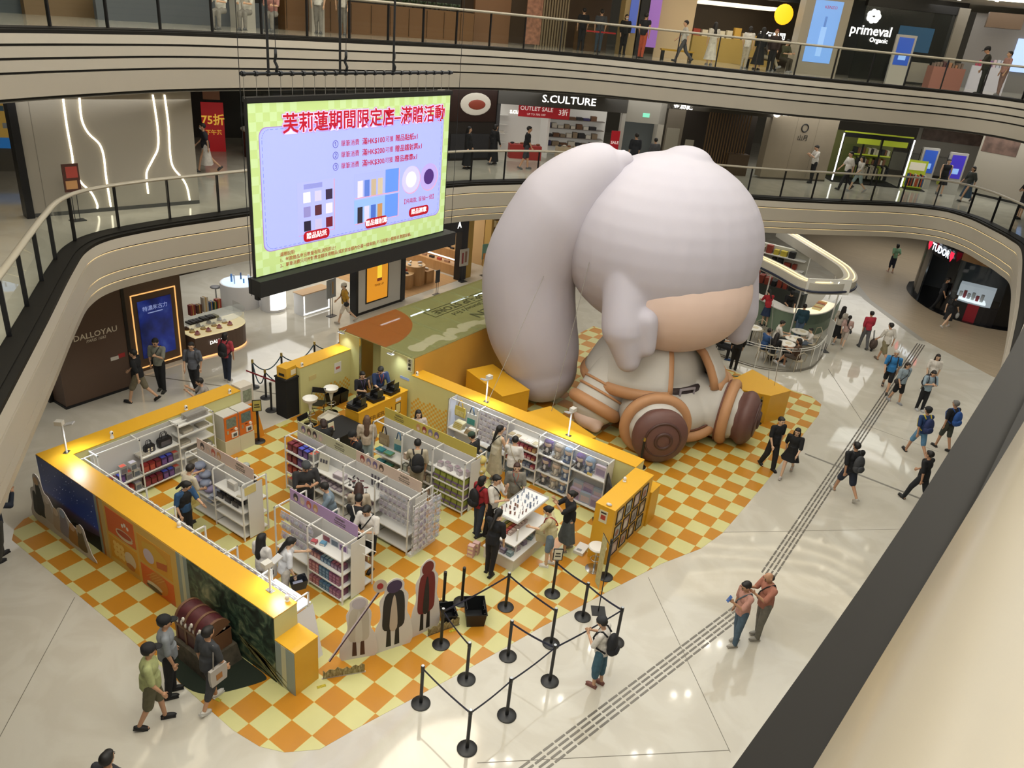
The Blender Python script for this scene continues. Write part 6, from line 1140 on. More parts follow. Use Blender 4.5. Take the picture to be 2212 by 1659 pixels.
# ================================================================ standees, chest, bins, banner
def outline(pts, n=4): return [(p.x, p.y) for p in sm([Vector(q) for q in pts], n, True)]
def board(t, O, ax_, pts, th, mat_, name, off=0.0, smooth=True):
    """flat cut board: outline (along, up) extruded th, standing on O facing the normal of ax_"""
    ax_ = Vector((*ax_, 0)).normalized(); nv = Vector((ax_.y, -ax_.x, 0)); P_ = outline(pts) if smooth else pts; n = len(P_); V = []
    for d in (off, off - th): V += [Vector(O) + ax_ * a + Vector((0, 0, b_)) + nv * d for a, b_ in P_]
    return MB().add(V, [tuple(range(n)), tuple(range(2 * n - 1, n - 1, -1))] + [((i + 1) % n, i, n + i, n + (i + 1) % n) for i in range(n)]).build(name, mat_, t)
BRD = M('#cfc9c4', .5)
def standee(label, a, b_, h, dress, dark, headc, wide, cape=None):
    a = Vector(a); b_ = Vector(b_); ax_ = b_ - a; O = (*((a + b_) / 2), 0); W = ax_.length / 2; t = thing('cardboard_standee', label, 'standee', 'cardboard standees')
    out = [(-W, 0), (W, 0), (W, h * .34), (W * .95 * wide, h * .5), (W * 1.0 * wide, h * .72), (W * .55, h * .82), (W * .5, h * .93), (0, h), (-W * .5, h * .93), (-W * .55, h * .82), (-W * 1.0 * wide, h * .72), (-W * .9 * wide, h * .5), (-W, h * .34)]
    board(t, O, ax_, out, .012, BRD, 'board')
    board(t, O, ax_, [(-W * .5, h * .3), (W * .5, h * .3), (W * .62, h * .5), (W * .5, h * .78), (0, h * .83), (-W * .5, h * .78), (-W * .62, h * .5)], .004, M(dress, .6), 'printed_garment', .004)
    if cape: board(t, O, ax_, [(-W * .2, h * .3), (W * .2, h * .3), (W * .16, h * .6), (0, h * .78), (-W * .16, h * .6)], .004, M(cape, .6), 'printed_front', .008)
    for s_ in (-.26, .22): board(t, O, ax_, [(W * (s_ - .13), h * .05), (W * (s_ + .16), h * .05), (W * (s_ + .1), h * .31), (W * (s_ - .1), h * .31)], .004, M(dark, .6), 'printed_leg', .003, False)
    board(t, O, ax_, [(.42 * W * cos(q * pi / 5), h * .89 + .085 * h * sin(q * pi / 5)) for q in range(10)], .004, M(headc, .6), 'printed_head', .006)
    nv = Vector((ax_.y, -ax_.x, 0)).normalized(); MB().add([Vector(O) - nv * .012 + Vector((0, 0, 0)), Vector(O) - nv * .3, Vector(O) - nv * .012 + Vector((0, 0, h * .5))], [(0, 1, 2)]).build('back_strut', BRD, t); return t
standee('pale cardboard standee with white and brown figure shape beside the stepped block', (.68, 1.98), (1.05, 2.48), 1.5, '#b9b2a4', '#4a2c22', '#b5aeb4', .75, '#c9c4b8'); standee('cardboard standee with black and cream robe shape in the middle of the three', (1.03, 2.5), (1.34, 3.15), 1.72, '#1d1a1c', '#191618', '#3c2a4c', .8, '#b3a392'); standee('cardboard standee with dark red jacket shape next to the basket bins', (1.28, 3.25), (1.46, 3.85), 1.82, '#6a1c1e', '#1a1618', '#6d2420', .82, '#1c191b')
t = thing('cardboard_prop', 'long cardboard pole shape with red disc leaning by the white and brown standee', 'prop'); a = Vector((.75, 1.6, .35)); b_ = Vector((1.12, 2.5, 1.62)); MB().tube([a, b_], .022, 6).build('pole', M('#a89a9c', .6), t); MB().tube([a + Vector((.02, -.01, 0)), b_ + Vector((.02, -.01, 0))], .012, 6).build('pole_stripe', M('#3c2430', .6), t)
MB().lathe([(0, 0), (.13, 0), (.13, .012), (0, .012)], 18, b_ + Vector((0, 0, .1)), 0, Vector((.8, -.5, .2)).to_track_quat('Z', 'Y').to_matrix()).build('disc', M('#a99a86', .5), t); MB().lathe([(0, .013), (.06, .013), (.06, .02), (0, .02)], 14, b_ + Vector((0, 0, .1)), 0, Vector((.8, -.5, .2)).to_track_quat('Z', 'Y').to_matrix()).build('red_centre', M('#8a2420', .4), t)
GR = ramp_mat('mat_dry_grass', [(.3, '#5d5434'), (.5, '#8a7d54'), (.7, '#aba17c')], 'noise', (30, 30, 12), .7, 5)
for l_, a, b_ in (('cut-out strip of dry grass beside the stepped block', (.74, 1.45), (1.2, 2.05)), ('cut-out strip of dry grass at the foot of the red jacket standee', (1.5, 3.5), (1.78, 4.15))):
    a = Vector(a); b_ = Vector(b_); L_ = (b_ - a).length; t = thing('grass_cutout', l_, 'cutout', 'dry grass cutouts'); board(t, (*a, 0), b_ - a, [(0, 0), (L_, 0)] + [(L_ * (1 - i / 14), .2 + .05 * sin(i * 2.3) * (1 if i % 2 else .4)) for i in range(15)], .01, GR, 'grass_board', 0, False); board(t, (*a, 0), b_ - a, [(-.02, 0), (L_ + .02, 0), (L_ + .02, .03), (-.02, .03)], .02, BRD, 'foot_rail', 0, False)
t = thing('group_standee', 'wide cardboard standee with a row of dark and pale figure shapes before the night mural', 'standee'); O = (-7.53, .57, 0); board(t, O, (1, .01), [(0, 0), (2.23, 0), (2.23, .2), (2.1, .55), (2.05, .74), (1.9, .8), (1.75, .62), (1.5, .7), (1.3, .88), (1.1, .84), (.95, .72), (.75, .95), (.6, 1.0), (.5, 1.3), (.35, 1.38), (.22, 1.28), (.18, 1.0), (0, .85), (-.04, .5)], .012, BRD, 'board')
for i, (cx, w_, z0_, z1_, c) in enumerate(((.14, .14, .25, .82, '#33332a'), (.36, .18, .3, 1.1, '#2c2c24'), (.68, .2, .28, .9, '#c4bab0'), (.98, .18, .2, .72, '#b9a898'), (1.28, .2, .2, .78, '#8f8a98'), (1.62, .22, .15, .62, '#a8783c'), (1.92, .16, .15, .66, '#6a5a40'))): board(t, O, (1, .01), [(cx - w_, z0_), (cx + w_, z0_), (cx + w_ * .8, (z0_ + z1_) / 2), (cx + w_ * .4, z1_), (cx - w_ * .4, z1_), (cx - w_ * .8, (z0_ + z1_) / 2)], .003, M(c, .6), 'printed_shape', .002 + .0015 * i)
for i, (cx, cz, c) in enumerate(((.36, 1.2, '#d0b08c'), (.68, .86, '#e0d6d0'), (1.0, .7, '#d8c4b0'), (1.28, .78, '#9aa8c4'), (1.62, .6, '#d0b090'), (1.9, .68, '#b8a890'))): board(t, O, (1, .01), [(cx + .1 * cos(q * pi / 4), cz + .1 * sin(q * pi / 4)) for q in range(8)], .003, M(c, .6), 'printed_head', .016)
MB().add([(-6.4, .58, .0), (-6.4, .85, .0), (-6.4, .58, .5)], [(0, 1, 2)]).build('back_strut', BRD, t)
# treasure chest with teeth on a stone block
rs = M('#5d5648', .8, n=.3, ns=9)
CH = Matrix.Rotation(0, 3, 'Z')
t = thing('stone_plinth', 'rough dark stone block under the treasure chest', 'plinth'); MB().loft([[(-1.9, .12, 0), (-.78, .1, 0), (-.74, .84, 0), (-1.88, .86, 0)], [(-1.82, .16, .36), (-.86, .15, .37), (-.84, .82, .36), (-1.82, .84, .35)]]).build('stone', M('#4a4438', .85, n=.35, ns=7), t)
ct = thing('treasure_chest', 'dark red treasure chest with arched lid and white egg shaped teeth', 'treasure chest', None, (-1.34, .49, .365)); RW = M('#4a1c20', .5, n=.2, ns=8); BT = M('#6a4a34', .5)
MB().box(-.42, -.26, 0, .42, .26, .38).build('chest_body', RW, ct)
for x in (-.41, -.14, .14, .41): MB().box(x - .025, -.275, 0, x + .025, .275, .39).build('strap', BT, ct)
MB().box(-.44, -.28, .34, .44, .28, .39).build('rim', BT, ct)
Rl = Matrix.Rotation(radians(18), 3, 'X'); O = Vector((0, .26, .5)); arc = [(-.54 + .27 - .27 * cos(a_), .27 * sin(a_) * 1.05) for a_ in [pi * i / 12 for i in range(13)]]
def lid(x0, x1, k): return MB().loft([[O + Rl @ Vector((x, y * k - .27 * (1 - k), z * k)) for y, z in arc] for x in (x0, x1)])
lid(-.42, .42, 1).build('lid', RW, ct, 40)
for x in (-.41, -.14, .14, .41): lid(x - .025, x + .025, 1.05).build('lid_strap', BT, ct, 40)
for i in range(7):
    x = -.36 + i * .12; MB().ell((x, -.25, .45), (.035, .035, .065), 10, 8).build('tooth', M('#c9c4b8', .4), ct, True)
    if i % 2: MB().ell((x + .06, -.26, .57), (.03, .03, .05), 10, 8).build('tooth', M('#c9c4b8', .4), ct, True)
for i in range(3): MB().ell((.4, -.15 + i * .15, .45), (.035, .035, .06), 10, 8).build('tooth', M('#c9c4b8', .4), ct, True)
tag(MB().prism(outline([(-1.95, .05), (-1.5, -.1), (-1.1, -.2), (-.7, -.14), (-.4, .1), (-.06, .7), (-.12, .85), (-.7, .86), (-1.95, .86)]), .004, .012).build('green_cloth', M('#1a2418', .95)), 'dark green cloth spread on the floor under the treasure chest', 'cloth')
for i, (x, y, r_) in enumerate(((.84, 1.32, 1.1), (-.33, -.02, .2), (1.78, 3.95, 1.15), (-6.95, 7.15, 1.5))): tag(MB().obox((x, y, .006), (.16, .06, .004), r_).build('floor_tape', M('#a89a24', .5, n=.5, ns=40)), ('yellow black floor tape patch beside the stepped block', 'yellow black floor tape patch beside the chest cloth', 'yellow black floor tape patch by the basket bins', 'yellow black floor tape patch by the black pedestal')[i], 'tape', 'hazard tape patches')
# basket bins
def bin_(label, x, y, rz, w_, l_, h):
    t = thing('basket_bin', label, 'basket', None, (x, y, 0), rz); m_ = M('#141618', .45); MB().loft([[(a * w_ * .42, b_ * l_ * .42, 0) for a, b_ in ((-1, -1), (1, -1), (1, 1), (-1, 1))], [(a * w_ * .5, b_ * l_ * .5, h) for a, b_ in ((-1, -1), (1, -1), (1, 1), (-1, 1))]], caps=False).build('bin_walls', m_, t); MB().box(-w_ * .42, -l_ * .42, .005, w_ * .42, l_ * .42, .02).build('bin_floor', m_, t)
    MB().tube([(a * w_ * .51, b_ * l_ * .51, h) for a, b_ in ((-1, -1), (1, -1), (1, 1), (-1, 1))], .014, 6, closed=True).build('rim', m_, t); 
    for s_ in (-1, 1): MB().tube([(s_ * w_ * .5, -l_ * .25, h), (s_ * w_ * .42, -l_ * .2, h + .03), (s_ * w_ * .42, l_ * .2, h + .03), (s_ * w_ * .5, l_ * .25, h)], .01, 6).build('handle', m_, t, True)
    for k in range(3): MB().box(w_ * .40, -l_ * .3 + k * l_ * .22, .05, w_ * .47, -l_ * .3 + k * l_ * .22 + .02, h * .8).build('rib', m_, t)
bin_('small black basket bin beside the red jacket standee', 1.5, 4.12, .9, .3, .42, .27); bin_('large black basket bin beside the queue post', 1.9, 4.5, .75, .42, .56, .34)
# banner stand, round stool, small white box by the framed pictures
t = thing('banner_stand', 'slim cream banner hanging from a black stand by the framed pictures', 'banner', None, (3.78, 6.4, 0)); MB().obox((0, 0, .006), (.3, .3, .012), .6).build('foot_plate', PB, t); MB().cyl((0, 0, .01), (0, 0, 1.75), .012).build('pole', PB, t); MB().cyl((0, 0, 1.72), (-.32, .3, 1.72), .008).build('arm', PB, t)
ax_ = Vector((-.73, .68, 0)); c0 = ax_ * .3; bnr = MB(); bnr.add([c0 - ax_ * .13 + Vector((0, 0, .45)), c0 + ax_ * .13 + Vector((0, 0, .45)), c0 + ax_ * .13 + Vector((0, 0, 1.7)), c0 - ax_ * .13 + Vector((0, 0, 1.7))], [(0, 1, 2, 3)]); o = bnr.build('banner_cloth', M('#b9b283', .6, n=.15, ns=18), t); o.modifiers.new('thick', 'SOLIDIFY').thickness = .006
stool_ = thing('round_stool', 'round white stool with chrome stem in front of the framed pictures', 'stool', None, (3.02, 7.55, 0)); MB().lathe([(0, 0), (.2, 0), (.2, .015), (.05, .035), (0, .04)], 20).build('base', M('#c4c4c2', .12, 1), stool_, 40); MB().cyl((0, 0, .03), (0, 0, .6), .025).build('stem', METAL, stool_, 40); MB().lathe([(0, .6), (.19, .6), (.21, .63), (.19, .66), (0, .66)], 24).build('seat', M('#d9d6cf', .35), stool_, 40); MB().tube([(.11 * cos(a_), .11 * sin(a_), .3) for a_ in [i * pi / 8 for i in range(16)]], .01, 6, closed=True).build('footrest', METAL, stool_, True)
t = thing('white_scale', 'flat white box on the floor behind the framed picture block', 'box', None, (2.45, 7.95, 0)); MB().obox((0, 0, .04), (.25, .4, .08), .1).build('case', M('#d6d3cc', .4), t); MB().obox((0, -.1, .081), (.12, .08, .004), .1).build('dial', M('#8a8a88', .3), t)
# lamp poles, security cameras
def lampole(label, x, y, z, h, tgt, pw, rz=0):
    t = thing('lamp_pole', label, 'lamp', 'white work lamps on the walls', (x, y, z), rz); MB().cyl((0, 0, 0), (0, 0, h), .022, n=10).build('pole', M('#d9dbdc', .35), t, 40); MB().box(-.05, -.08, 0, .05, .08, .012).build('clamp', METAL, t); MB().obox((.05, 0, h + .03), (.16, .13, .1)).build('junction_box', M('#c9c7c0', .4), t)
    MB().obox((-.16, 0, h + .02), (.2, .14, .03), Matrix.Rotation(.35, 3, 'Y')).build('lamp_head', M('#b9babc', .4), t); MB().obox((-.155, 0, h + .0), (.17, .11, .006), Matrix.Rotation(.35, 3, 'Y')).build('lamp_lens', M('#eef6ff', .4, e=6), t)
    v = Vector((x, y, z)) + Matrix.Rotation(rz, 3, 'Z') @ Vector((-.18, 0, h - .06)); spot('work_lamp_light', v, tgt, pw, (.86, .93, 1), 140, 1, .14)
lampole('white lamp pole at the corner of the night sky wall', -7.31, 1.36, HW, .72, (-6.8, 1.5, 1.2), 60, -2.5); lampole('white lamp pole on the plush wall above the hanging charms', -2.05, 10.05, HW, .72, (-1.9, 9.7, 1.3), 75, 1.5); lampole('white lamp pole on the plush wall above the plush dolls', .62, 10.05, HW, .72, (.8, 9.7, 1.3), 75, 1.5); lampole('white lamp pole on the mural wall above the counter shelf', -.42, 1.3, HW, .6, (-.3, 1.4, 1.2), 55, -1.6)
spot('tunnel_lamp_light', (-5.2, 9.7, 2.05), (-5.0, 9.6, 1), 40, (.85, .95, 1), 120, .8, .06); spot('tunnel_lamp_light_2', (-7.3, 9.75, 2.0), (-7.3, 9.6, 1.2), 26, (.85, .95, 1), 120, .8, .06)
for i, (x, y, z, rz) in enumerate(((-5.3, 9.72, 2.03, 1.57), (-7.4, 9.8, 2.03, 1.57))):
    t = thing('flood_lamp', ('small flood lamp over the cashier on the tunnel edge', 'small flood lamp at the back corner of the tunnel')[i], 'lamp', None, (x, y, z), rz); MB().obox((-.02, 0, 0), (.12, .2, .03), Matrix.Rotation(.3, 3, 'Y')).build('lamp_head', M('#9fa2a4', .4), t); MB().tube([(.05, 0, 0), (.2, .02, .03), (.28, .1, .0)], .012).build('bracket', METAL, t, True); MB().obox((-.025, 0, -.018), (.1, .17, .004), Matrix.Rotation(.3, 3, 'Y')).build('lamp_lens', M('#eef6ff', .4, e=6), t)
def seccam(label, x, y, z, rz, stem=0):
    t = thing('security_camera', label, 'camera', 'white security cameras', (x, y, z), rz); MB().lathe([(0, 0), (.045, 0), (.045, .012), (.025, .03 + stem), (0, .03 + stem)], 14).build('base', M('#dedcd6', .35), t, 40); MB().ell((0, 0, .075 + stem), (.042, .042, .055), 14, 10).build('dome', M('#e2e0da', .3), t, True); MB().ell((.03, 0, .08 + stem), (.02, .02, .024), 10, 8).build('lens', M('#15161a', .15), t, True)
seccam('white security camera on the back wall near the corner', -7.2, 2.35, HW, 0, .06); seccam('white security camera on the back wall above the clear case', -7.22, 4.3, HW, 0); seccam('white security camera at the end of the back wall', -7.22, 5.6, HW, 0); seccam('white security camera beside the yellow box on the stool wall', -7.2, 8.05, HW, 0); seccam('white security camera where the plush wall meets the tunnel', -4.5, 9.98, HW, -1.5); seccam('white security camera on the framed picture block', 2.75, 9.1, HW, 3.1); seccam('white security camera halfway along the mural wall', -3.2, 1.36, HW, 1.6); seccam('white security camera near the stepped end of the mural wall', .0, 1.32, HW, 1.6)
t = thing('knotted_tag', 'crumpled white tag on the near edge of the framed picture block', 'tag', None, (2.95, 7.95, HW)); MB().ell((0, 0, .03), (.07, .05, .03), 10, 7).build('paper', M('#cfc9c2', .7, n=.4, ns=30), t, True)
# ================================================================ ground floor shops
BRW = M('#584438', .45); GOLD = M('#e8b06a', .4, e=1.0); LITW = M('#f4f2ec', .4, e=2.2); OAK = ramp_mat('mat_oak', [(.3, '#a57d4e'), (.7, '#b98f5e')], 'noise', (6, 6, 1.2), .45, 5)
def frame_at(root, A, B, z=0):
    A = Vector((*A, z)); B = Vector((*B, z)); t = (B - A).normalized(); root.matrix_world = Matrix(((t.x, -t.y, 0, A.x), (t.y, t.x, 0, A.y), (0, 0, 1, A.z), (0, 0, 0, 1))); return (B - A).length
def shop(label, A, B, z, parts, cat='shop front', name='retail_shop'):
    """parts: (name, x0, y0, z0, x1, y1, z1, material) in a frame that runs along the front from A to B, y going into the shop"""
    r = thing(name, label, cat); L = frame_at(r, A, B, z)
    for p in parts: MB().box(*[L + q if isinstance(q, float) and q < -50 else q for q in p[1:7]]).build(p[0], p[7], r)
    return r, L
def stand(label, loc, rz, w_, h, c, z=0, pic=None, base='#2a2b2e', post=.55):
    t = thing('poster_stand', label, 'poster stand', None, (*loc, z), rz); m_ = M(base, .4); MB().box(-.12, -.18, 0, .12, .18, .02).build('foot', m_, t)
    for s_ in (-.06, .06): MB().cyl((0, s_, .02), (0, s_, post + .1), .01).build('post', m_, t)
    MB().box(-.015, -w_ / 2, post, .015, w_ / 2, post + h).build('board', M(c, .5), t)
    for p in (pic or ()): MB().box(.0155, p[0] * w_, post + p[1] * h, .018, p[2] * w_, post + p[3] * h).build('printed_block', M(p[4], .5), t)
    return t
def goods_rows(parent, x0, x1, y, zs, cols, w_=.18, h=(.12, .25), d=.2, name='goods', gap=.03):
    m_ = MB(); ms = [M(c, .5) for c in cols]
    for z in zs:
        x = x0
        while x < x1 - w_:
            hh = rnd.uniform(*h); ww = w_ * rnd.uniform(.7, 1.2); m_.box(x, y, z, x + ww, y + d, z + hh, rnd.randrange(len(cols))); x += ww + gap
    o = m_.build(name, ms, parent); o['kind'] = 'stuff'; return o
# chocolate shop: brown wall, screen portal, cake counter
t = thing('shop_wall', 'dark brown shop wall lettered in pale capitals at the left gallery corner', 'shop wall'); BOX(-12.6, 3.62, .08, -11.95, 5.7, 3.9).build('wall_panel', BRW, t); BOX(-12.62, 3.6, 0, -11.94, 5.72, .08).build('black_plinth', BLACK, t); BOX(-13.0, 3.5, 0, -12.62, 3.66, 3.9).build('black_frame', M('#1a1816', .4), t); BOX(-11.948, 5.6, .08, -11.93, 5.7, 3.9).build('edge_strip', M('#1a1512', .4), t)
text('DALLOYAU', .235, M('#d8cdb8', .4), t, (-11.945, 4.74, 2.0), (0, 1, 0), bold=.01, squash=1.05); text('PARIS 1682', .12, M('#d8cdb8', .4), t, (-11.945, 4.73, 1.84), (0, 1, 0), shear=.25); BOX(-11.948, 5.06, 1.05, -11.94, 5.3, 1.16).build('white_label', M('#c9c4bc', .5), t); BOX(-11.948, 5.3, 1.07, -11.94, 5.5, 1.2).build('red_label', M('#a02a2a', .5), t)
t = thing('screen_portal', 'brown portal with lit golden edge around a tall blue advertising screen', 'advertising screen'); BOX(-13.3, 5.75, 0, -12.72, 8.0, 3.9).build('portal_body', M('#55412f', .5), t); BOX(-12.72, 6.5, .42, -12.7, 7.62, 2.3).build('screen', ramp_mat('mat_blue_screen', [(.3, '#0d1a4e'), (.55, '#1c2f86'), (.75, '#3f58a8')], 'noise', (1, 1.6, 1.4), .2, 3, emit=.35), t)
for q in ((6.3, 2.52, 7.8, 2.55), (6.3, .15, 6.33, 2.52), (7.77, .15, 7.8, 2.52), (6.3, .12, 7.8, .15)): BOX(-12.72, q[0], q[1], -12.69, q[2], q[3]).build('light_edge', GOLD, t)
text('特濃朱古力', .17, M('#9fb0e0', .4, e=.5), t, (-12.695, 7.06, 2.02), (0, 1, 0)); BOX(-12.7, 6.8, 1.86, -12.695, 7.3, 1.89).build('printed_line', M('#9fb0e0', .4, e=.4), t)
cc = thing('cake_counter', 'rounded brown cake counter with lit glass case beside the brown portal', 'counter'); pl = outline = None
cp_ = [(-12.35, 8.1)] + [(p.x, p.y) for p in sm([Vector(q) for q in ((-12.25, 8.9), (-12.2, 9.6), (-12.45, 10.15), (-13.0, 10.3))], 4)] + [(-13.3, 10.3), (-13.3, 8.1)]
MB().prism(cp_, .06, .75).build('counter_base', BRW, cc); MB().prism([(x * .995 - .06, y) for x, y in cp_], 0, .06).build('plinth_glow', M('#e8a468', .4, e=1.5), cc); MB().prism(cp_, .75, .8).build('display_deck', M('#e2d2a4', .4, e=.55), cc)
gs = MB(); n = len(cp_) - 2
for i in range(n): a, b_ = cp_[i], cp_[i + 1]; gs.add([(*a, .8), (*b_, .8), (*b_, 1.3), (*a, 1.3)], [(0, 1, 2, 3)])
gs.build('case_glass', PLASTIC, cc); MB().prism([(x - .12, y) for x, y in cp_], 1.05, 1.06).build('glass_shelf', M('#dfe6e0', .1, a=.3), cc)
for i in range(12):
    x, y = -12.5 - .28 * (i % 3), 8.3 + .42 * (i // 3); t = thing('cake', ('pink', 'cream', 'chocolate')[i % 3] + ' little cake in the lit glass case, row %s from the portal' % ('first', 'second', 'third', 'fourth')[i // 3], 'cake', 'cakes in the glass case', (x, y, .8)); MB().cyl((0, 0, 0), (0, 0, .02), .1, n=14).build('board', M('#cfa24a', .4), t); MB().cyl((0, 0, .02), (0, 0, .1), .075, .07, n=14).build('cake_body', M(('#c98a96', '#d8c8a0', '#4a3024')[i % 3], .5), t, 40); MB().ell((0, 0, .12), .03, 8, 6).build('topping', M(('#b0303c', '#d8d2c4', '#8a5a30')[i % 3], .4), t, True)
goods_rows(cc, 0, 1.2, 0, (0,), ('#1c1a18', '#8a8a70', '#2a2622'), .09, (.05, .08), .3, 'boxed_chocolates').matrix_local = Matrix.Translation((-12.75, 8.25, 1.065)) @ Matrix.Rotation(pi / 2, 4, 'Z')
for i, (y, c, h) in enumerate(((8.5, '#8a2f2a', .35), (8.75, '#5a3020', .3), (9.0, '#c4bdb0', .5), (9.2, '#2c4a7a', .3), (9.35, '#3a5a34', .26), (9.5, '#a03a34', .32))):
    t = thing('gift_hamper', ('dark red', 'brown', 'tall white', 'blue', 'green', 'scarlet')[i] + ' gift pack on top of the cake counter', 'gift pack', 'gift packs on the cake counter', (-13.0, y, 1.3)); MB().box(-.08, -.09, 0, .08, .09, h).build('pack_body', M(c, .5), t); MB().box(-.085, -.015, 0, .085, .015, h + .01).build('ribbon', M('#c9a24a', .4), t)
text('DALLOYAU', .17, M('#f0ece4', .4, e=1.4), cc, (-12.225, 9.0, .5), (.03, 1, 0), bold=.015); text('PARIS 1682', .08, M('#f0ece4', .4, e=1.2), cc, (-12.22, 9.05, .37), (.03, 1, 0), shear=.25)
t = thing('hanging_sign', 'black hanging header with lit Paris lettering above the cake counter', 'sign'); BOX(-13.6, 8.0, 2.55, -13.4, 12.5, 3.99).build('header_board', M('#141414', .4), t); text('PARIS 1682', .16, M('#f0ece4', .4, e=1.5), t, (-13.39, 9.8, 2.72), (0, 1, 0), shear=.25)
# white cosmetics counters
for i, (x, y, r_, l_) in enumerate(((-15.55, 12.35, .75, 'round white cosmetics counter with blue lit top behind the cake counter'), (-14.4, 12.95, .48, 'small round white counter with glowing front next to the blue topped one'))):
    t = thing('cosmetics_counter', l_, 'counter', None, (x, y, 0)); MB().lathe([(0, 0), (r_, 0), (r_, .9), (r_ * .98, .93), (0, .93)], 30).build('drum', M('#dcdcde', .3), t, 40); MB().lathe([(0, .931), (r_ * .9, .931), (r_ * .9, .94), (0, .94)], 30).build('lit_top', M('#a8c6ec', .3, e=1.2 if i == 0 else .3), t)
    if i: MB().lathe([(r_ + .004, .1), (r_ + .01, .12), (r_ + .01, .82), (r_ + .004, .84)], 14, a0=-.9, a1=.7).build('glowing_panel', LITW, t)
    for k in range(5): MB().cyl((.3 * r_ * cos(k * 1.3), .5 * r_ * sin(k * 1.3), .94), (.3 * r_ * cos(k * 1.3), .5 * r_ * sin(k * 1.3), 1.1 + .05 * k), .03 + .01 * (k % 2), n=8).build('sample_bottle', M(('#5f86b4', '#c8ccd2', '#3a4a66')[k % 3], .3), t)
t = thing('stool', 'grey bar stool behind the white cosmetics counters', 'stool', None, (-16.2, 11.7, 0)); MB().cyl((0, 0, 0), (0, 0, .02), .2, n=16).build('base', METAL, t); MB().cyl((0, 0, 0), (0, 0, .65), .03).build('stem', METAL, t); MB().ell((0, 0, .68), (.2, .2, .06), 14, 8).build('seat', M('#77777a', .5), t, True)
t = thing('light_table', 'white table with glowing edges left of the poster panel', 'table'); BOX(-13.5, 13.2, 0, -13.0, 14.6, .85).build('table_body', M('#dcdee2', .3), t); BOX(-13.52, 13.18, .85, -12.98, 14.62, .88).build('table_top', M('#c4a27a', .4), t); 
for y in (13.25, 14.5): BOX(-12.995, y, .05, -12.985, y + .04, .8).build('light_edge', LITW, t)
BOX(-12.995, 13.25, .05, -12.985, 14.54, .09).build('light_edge', LITW, t)
stand('grey poster stand with perfume picture beside the glowing table', (-12.35, 14.05), .1, .5, .75, '#8a8f92', pic=((-.2, .15, -.1, .8, '#6f787c'), (.1, .2, .2, .85, '#b98a3a')), post=.75)
t = thing('perfume_poster_wall', 'white shop wall panel with black frame and glowing amber perfume poster', 'poster panel'); BOX(-11.95, 14.75, .1, -11.7, 17.3, 3.9).build('panel', M('#b9b8b2', .5), t); BOX(-11.97, 14.7, 0, -11.68, 17.35, .1).build('black_plinth', BLACK, t)
for y in (14.68, 17.25): BOX(-12.0, y, 0, -11.66, y + .12, 3.9).build('black_frame', BLACK, t)
BOX(-11.7, 15.22, .38, -11.68, 16.5, 2.35).build('poster_frame', BLACK, t); BOX(-11.68, 15.28, .44, -11.672, 16.44, 2.3).build('poster', M('#d08a22', .4, e=.75), t); BOX(-11.672, 15.85, 1.25, -11.668, 16.1, 2.3).build('printed_bottle', M('#e2c23a', .4, e=.9), t); BOX(-11.672, 15.84, 1.2, -11.667, 16.11, 1.32).build('printed_bottle_foot', M('#7a2f1a', .4, e=.4), t); text('TENSE UP', .12, M('#7a4a1a', .5), t, (-11.667, 15.95, 1.05), (0, 1, 0))
# shoe shop
t = thing('shoe_shop', 'open shoe shop with oak tables, wood floor and lit back wall', 'shop front'); BOX(-18, 17.4, 0, -11.85, 21.5, .006).build('wood_floor', ramp_mat('mat_shop_floor', [(.3, '#b08a5e'), (.7, '#bf9a6e')], 'noise', (1.2, 9, 1), .3, 4), t); BOX(-17, 17.3, 0, -16.8, 24, 3.9).build('back_wall', M('#cdbb9a', .5), t); BOX(-17, 24.0, 0, -12.5, 24.2, 3.9).build('side_wall', M('#c9a878', .5), t); BOX(-11.98, 17.35, 0, -11.75, 17.6, 3.9).build('black_pillar', BLACK, t); BOX(-12.1, 21.3, 0, -11.75, 21.75, 3.9).build('black_pillar', BLACK, t); BOX(-12.0, 21.8, 0, -11.8, 22.2, 3.9).build('gold_pillar', M('#a8883c', .3, .6), t); BOX(-11.95, 17.6, 2.3, -11.75, 21.3, 3.9).build('header', M('#1a1a1a', .4), t); text('A', .4, LITW, t, (-11.74, 21.05, 2.62), (0, 1, 0), bold=.01)
tx = thing('oak_bench', 'long oak display bench with lit edge along the right of the shoe shop', 'display bench'); BOX(-16.5, 21.7, 0, -12.35, 22.3, .45).build('bench_body', OAK, tx); BOX(-16.5, 22.3, .0, -12.35, 22.8, .95).build('upper_step', OAK, tx); BOX(-16.5, 22.29, .5, -12.35, 22.3, .56).build('light_edge', LITW, tx)
for i, (x, y, r_, h, l_) in enumerate(((-13.0, 18.75, .55, .62, 'front half round oak table with dark shoes in the shoe shop'), (-12.88, 19.5, .45, .85, 'taller round oak table with white shoes in the shoe shop'))):
    t = thing('oak_table', l_, 'table', None, (x, y, 0)); MB().cyl((0, 0, 0), (0, 0, h), r_, n=30).build('table_body', OAK, t, 40); MB().cyl((0, 0, h), (0, 0, h + .02), r_ * 1.01, n=30).build('table_top', M('#c4a070', .4), t, 40)
    for k in range(4): MB().ell((.3 * cos(k * 1.5), .3 * sin(k * 1.5), h + .06), (.12, .05, .045), 10, 6, Matrix.Rotation(k, 3, 'Z')).build('shoe', M((('#23242c', '#b0402c', '#cfcac0', '#1f1f24') if i == 0 else ('#d8d4cc', '#cfccd0', '#dcdad4', '#b9c4cc'))[k], .5), t, True)
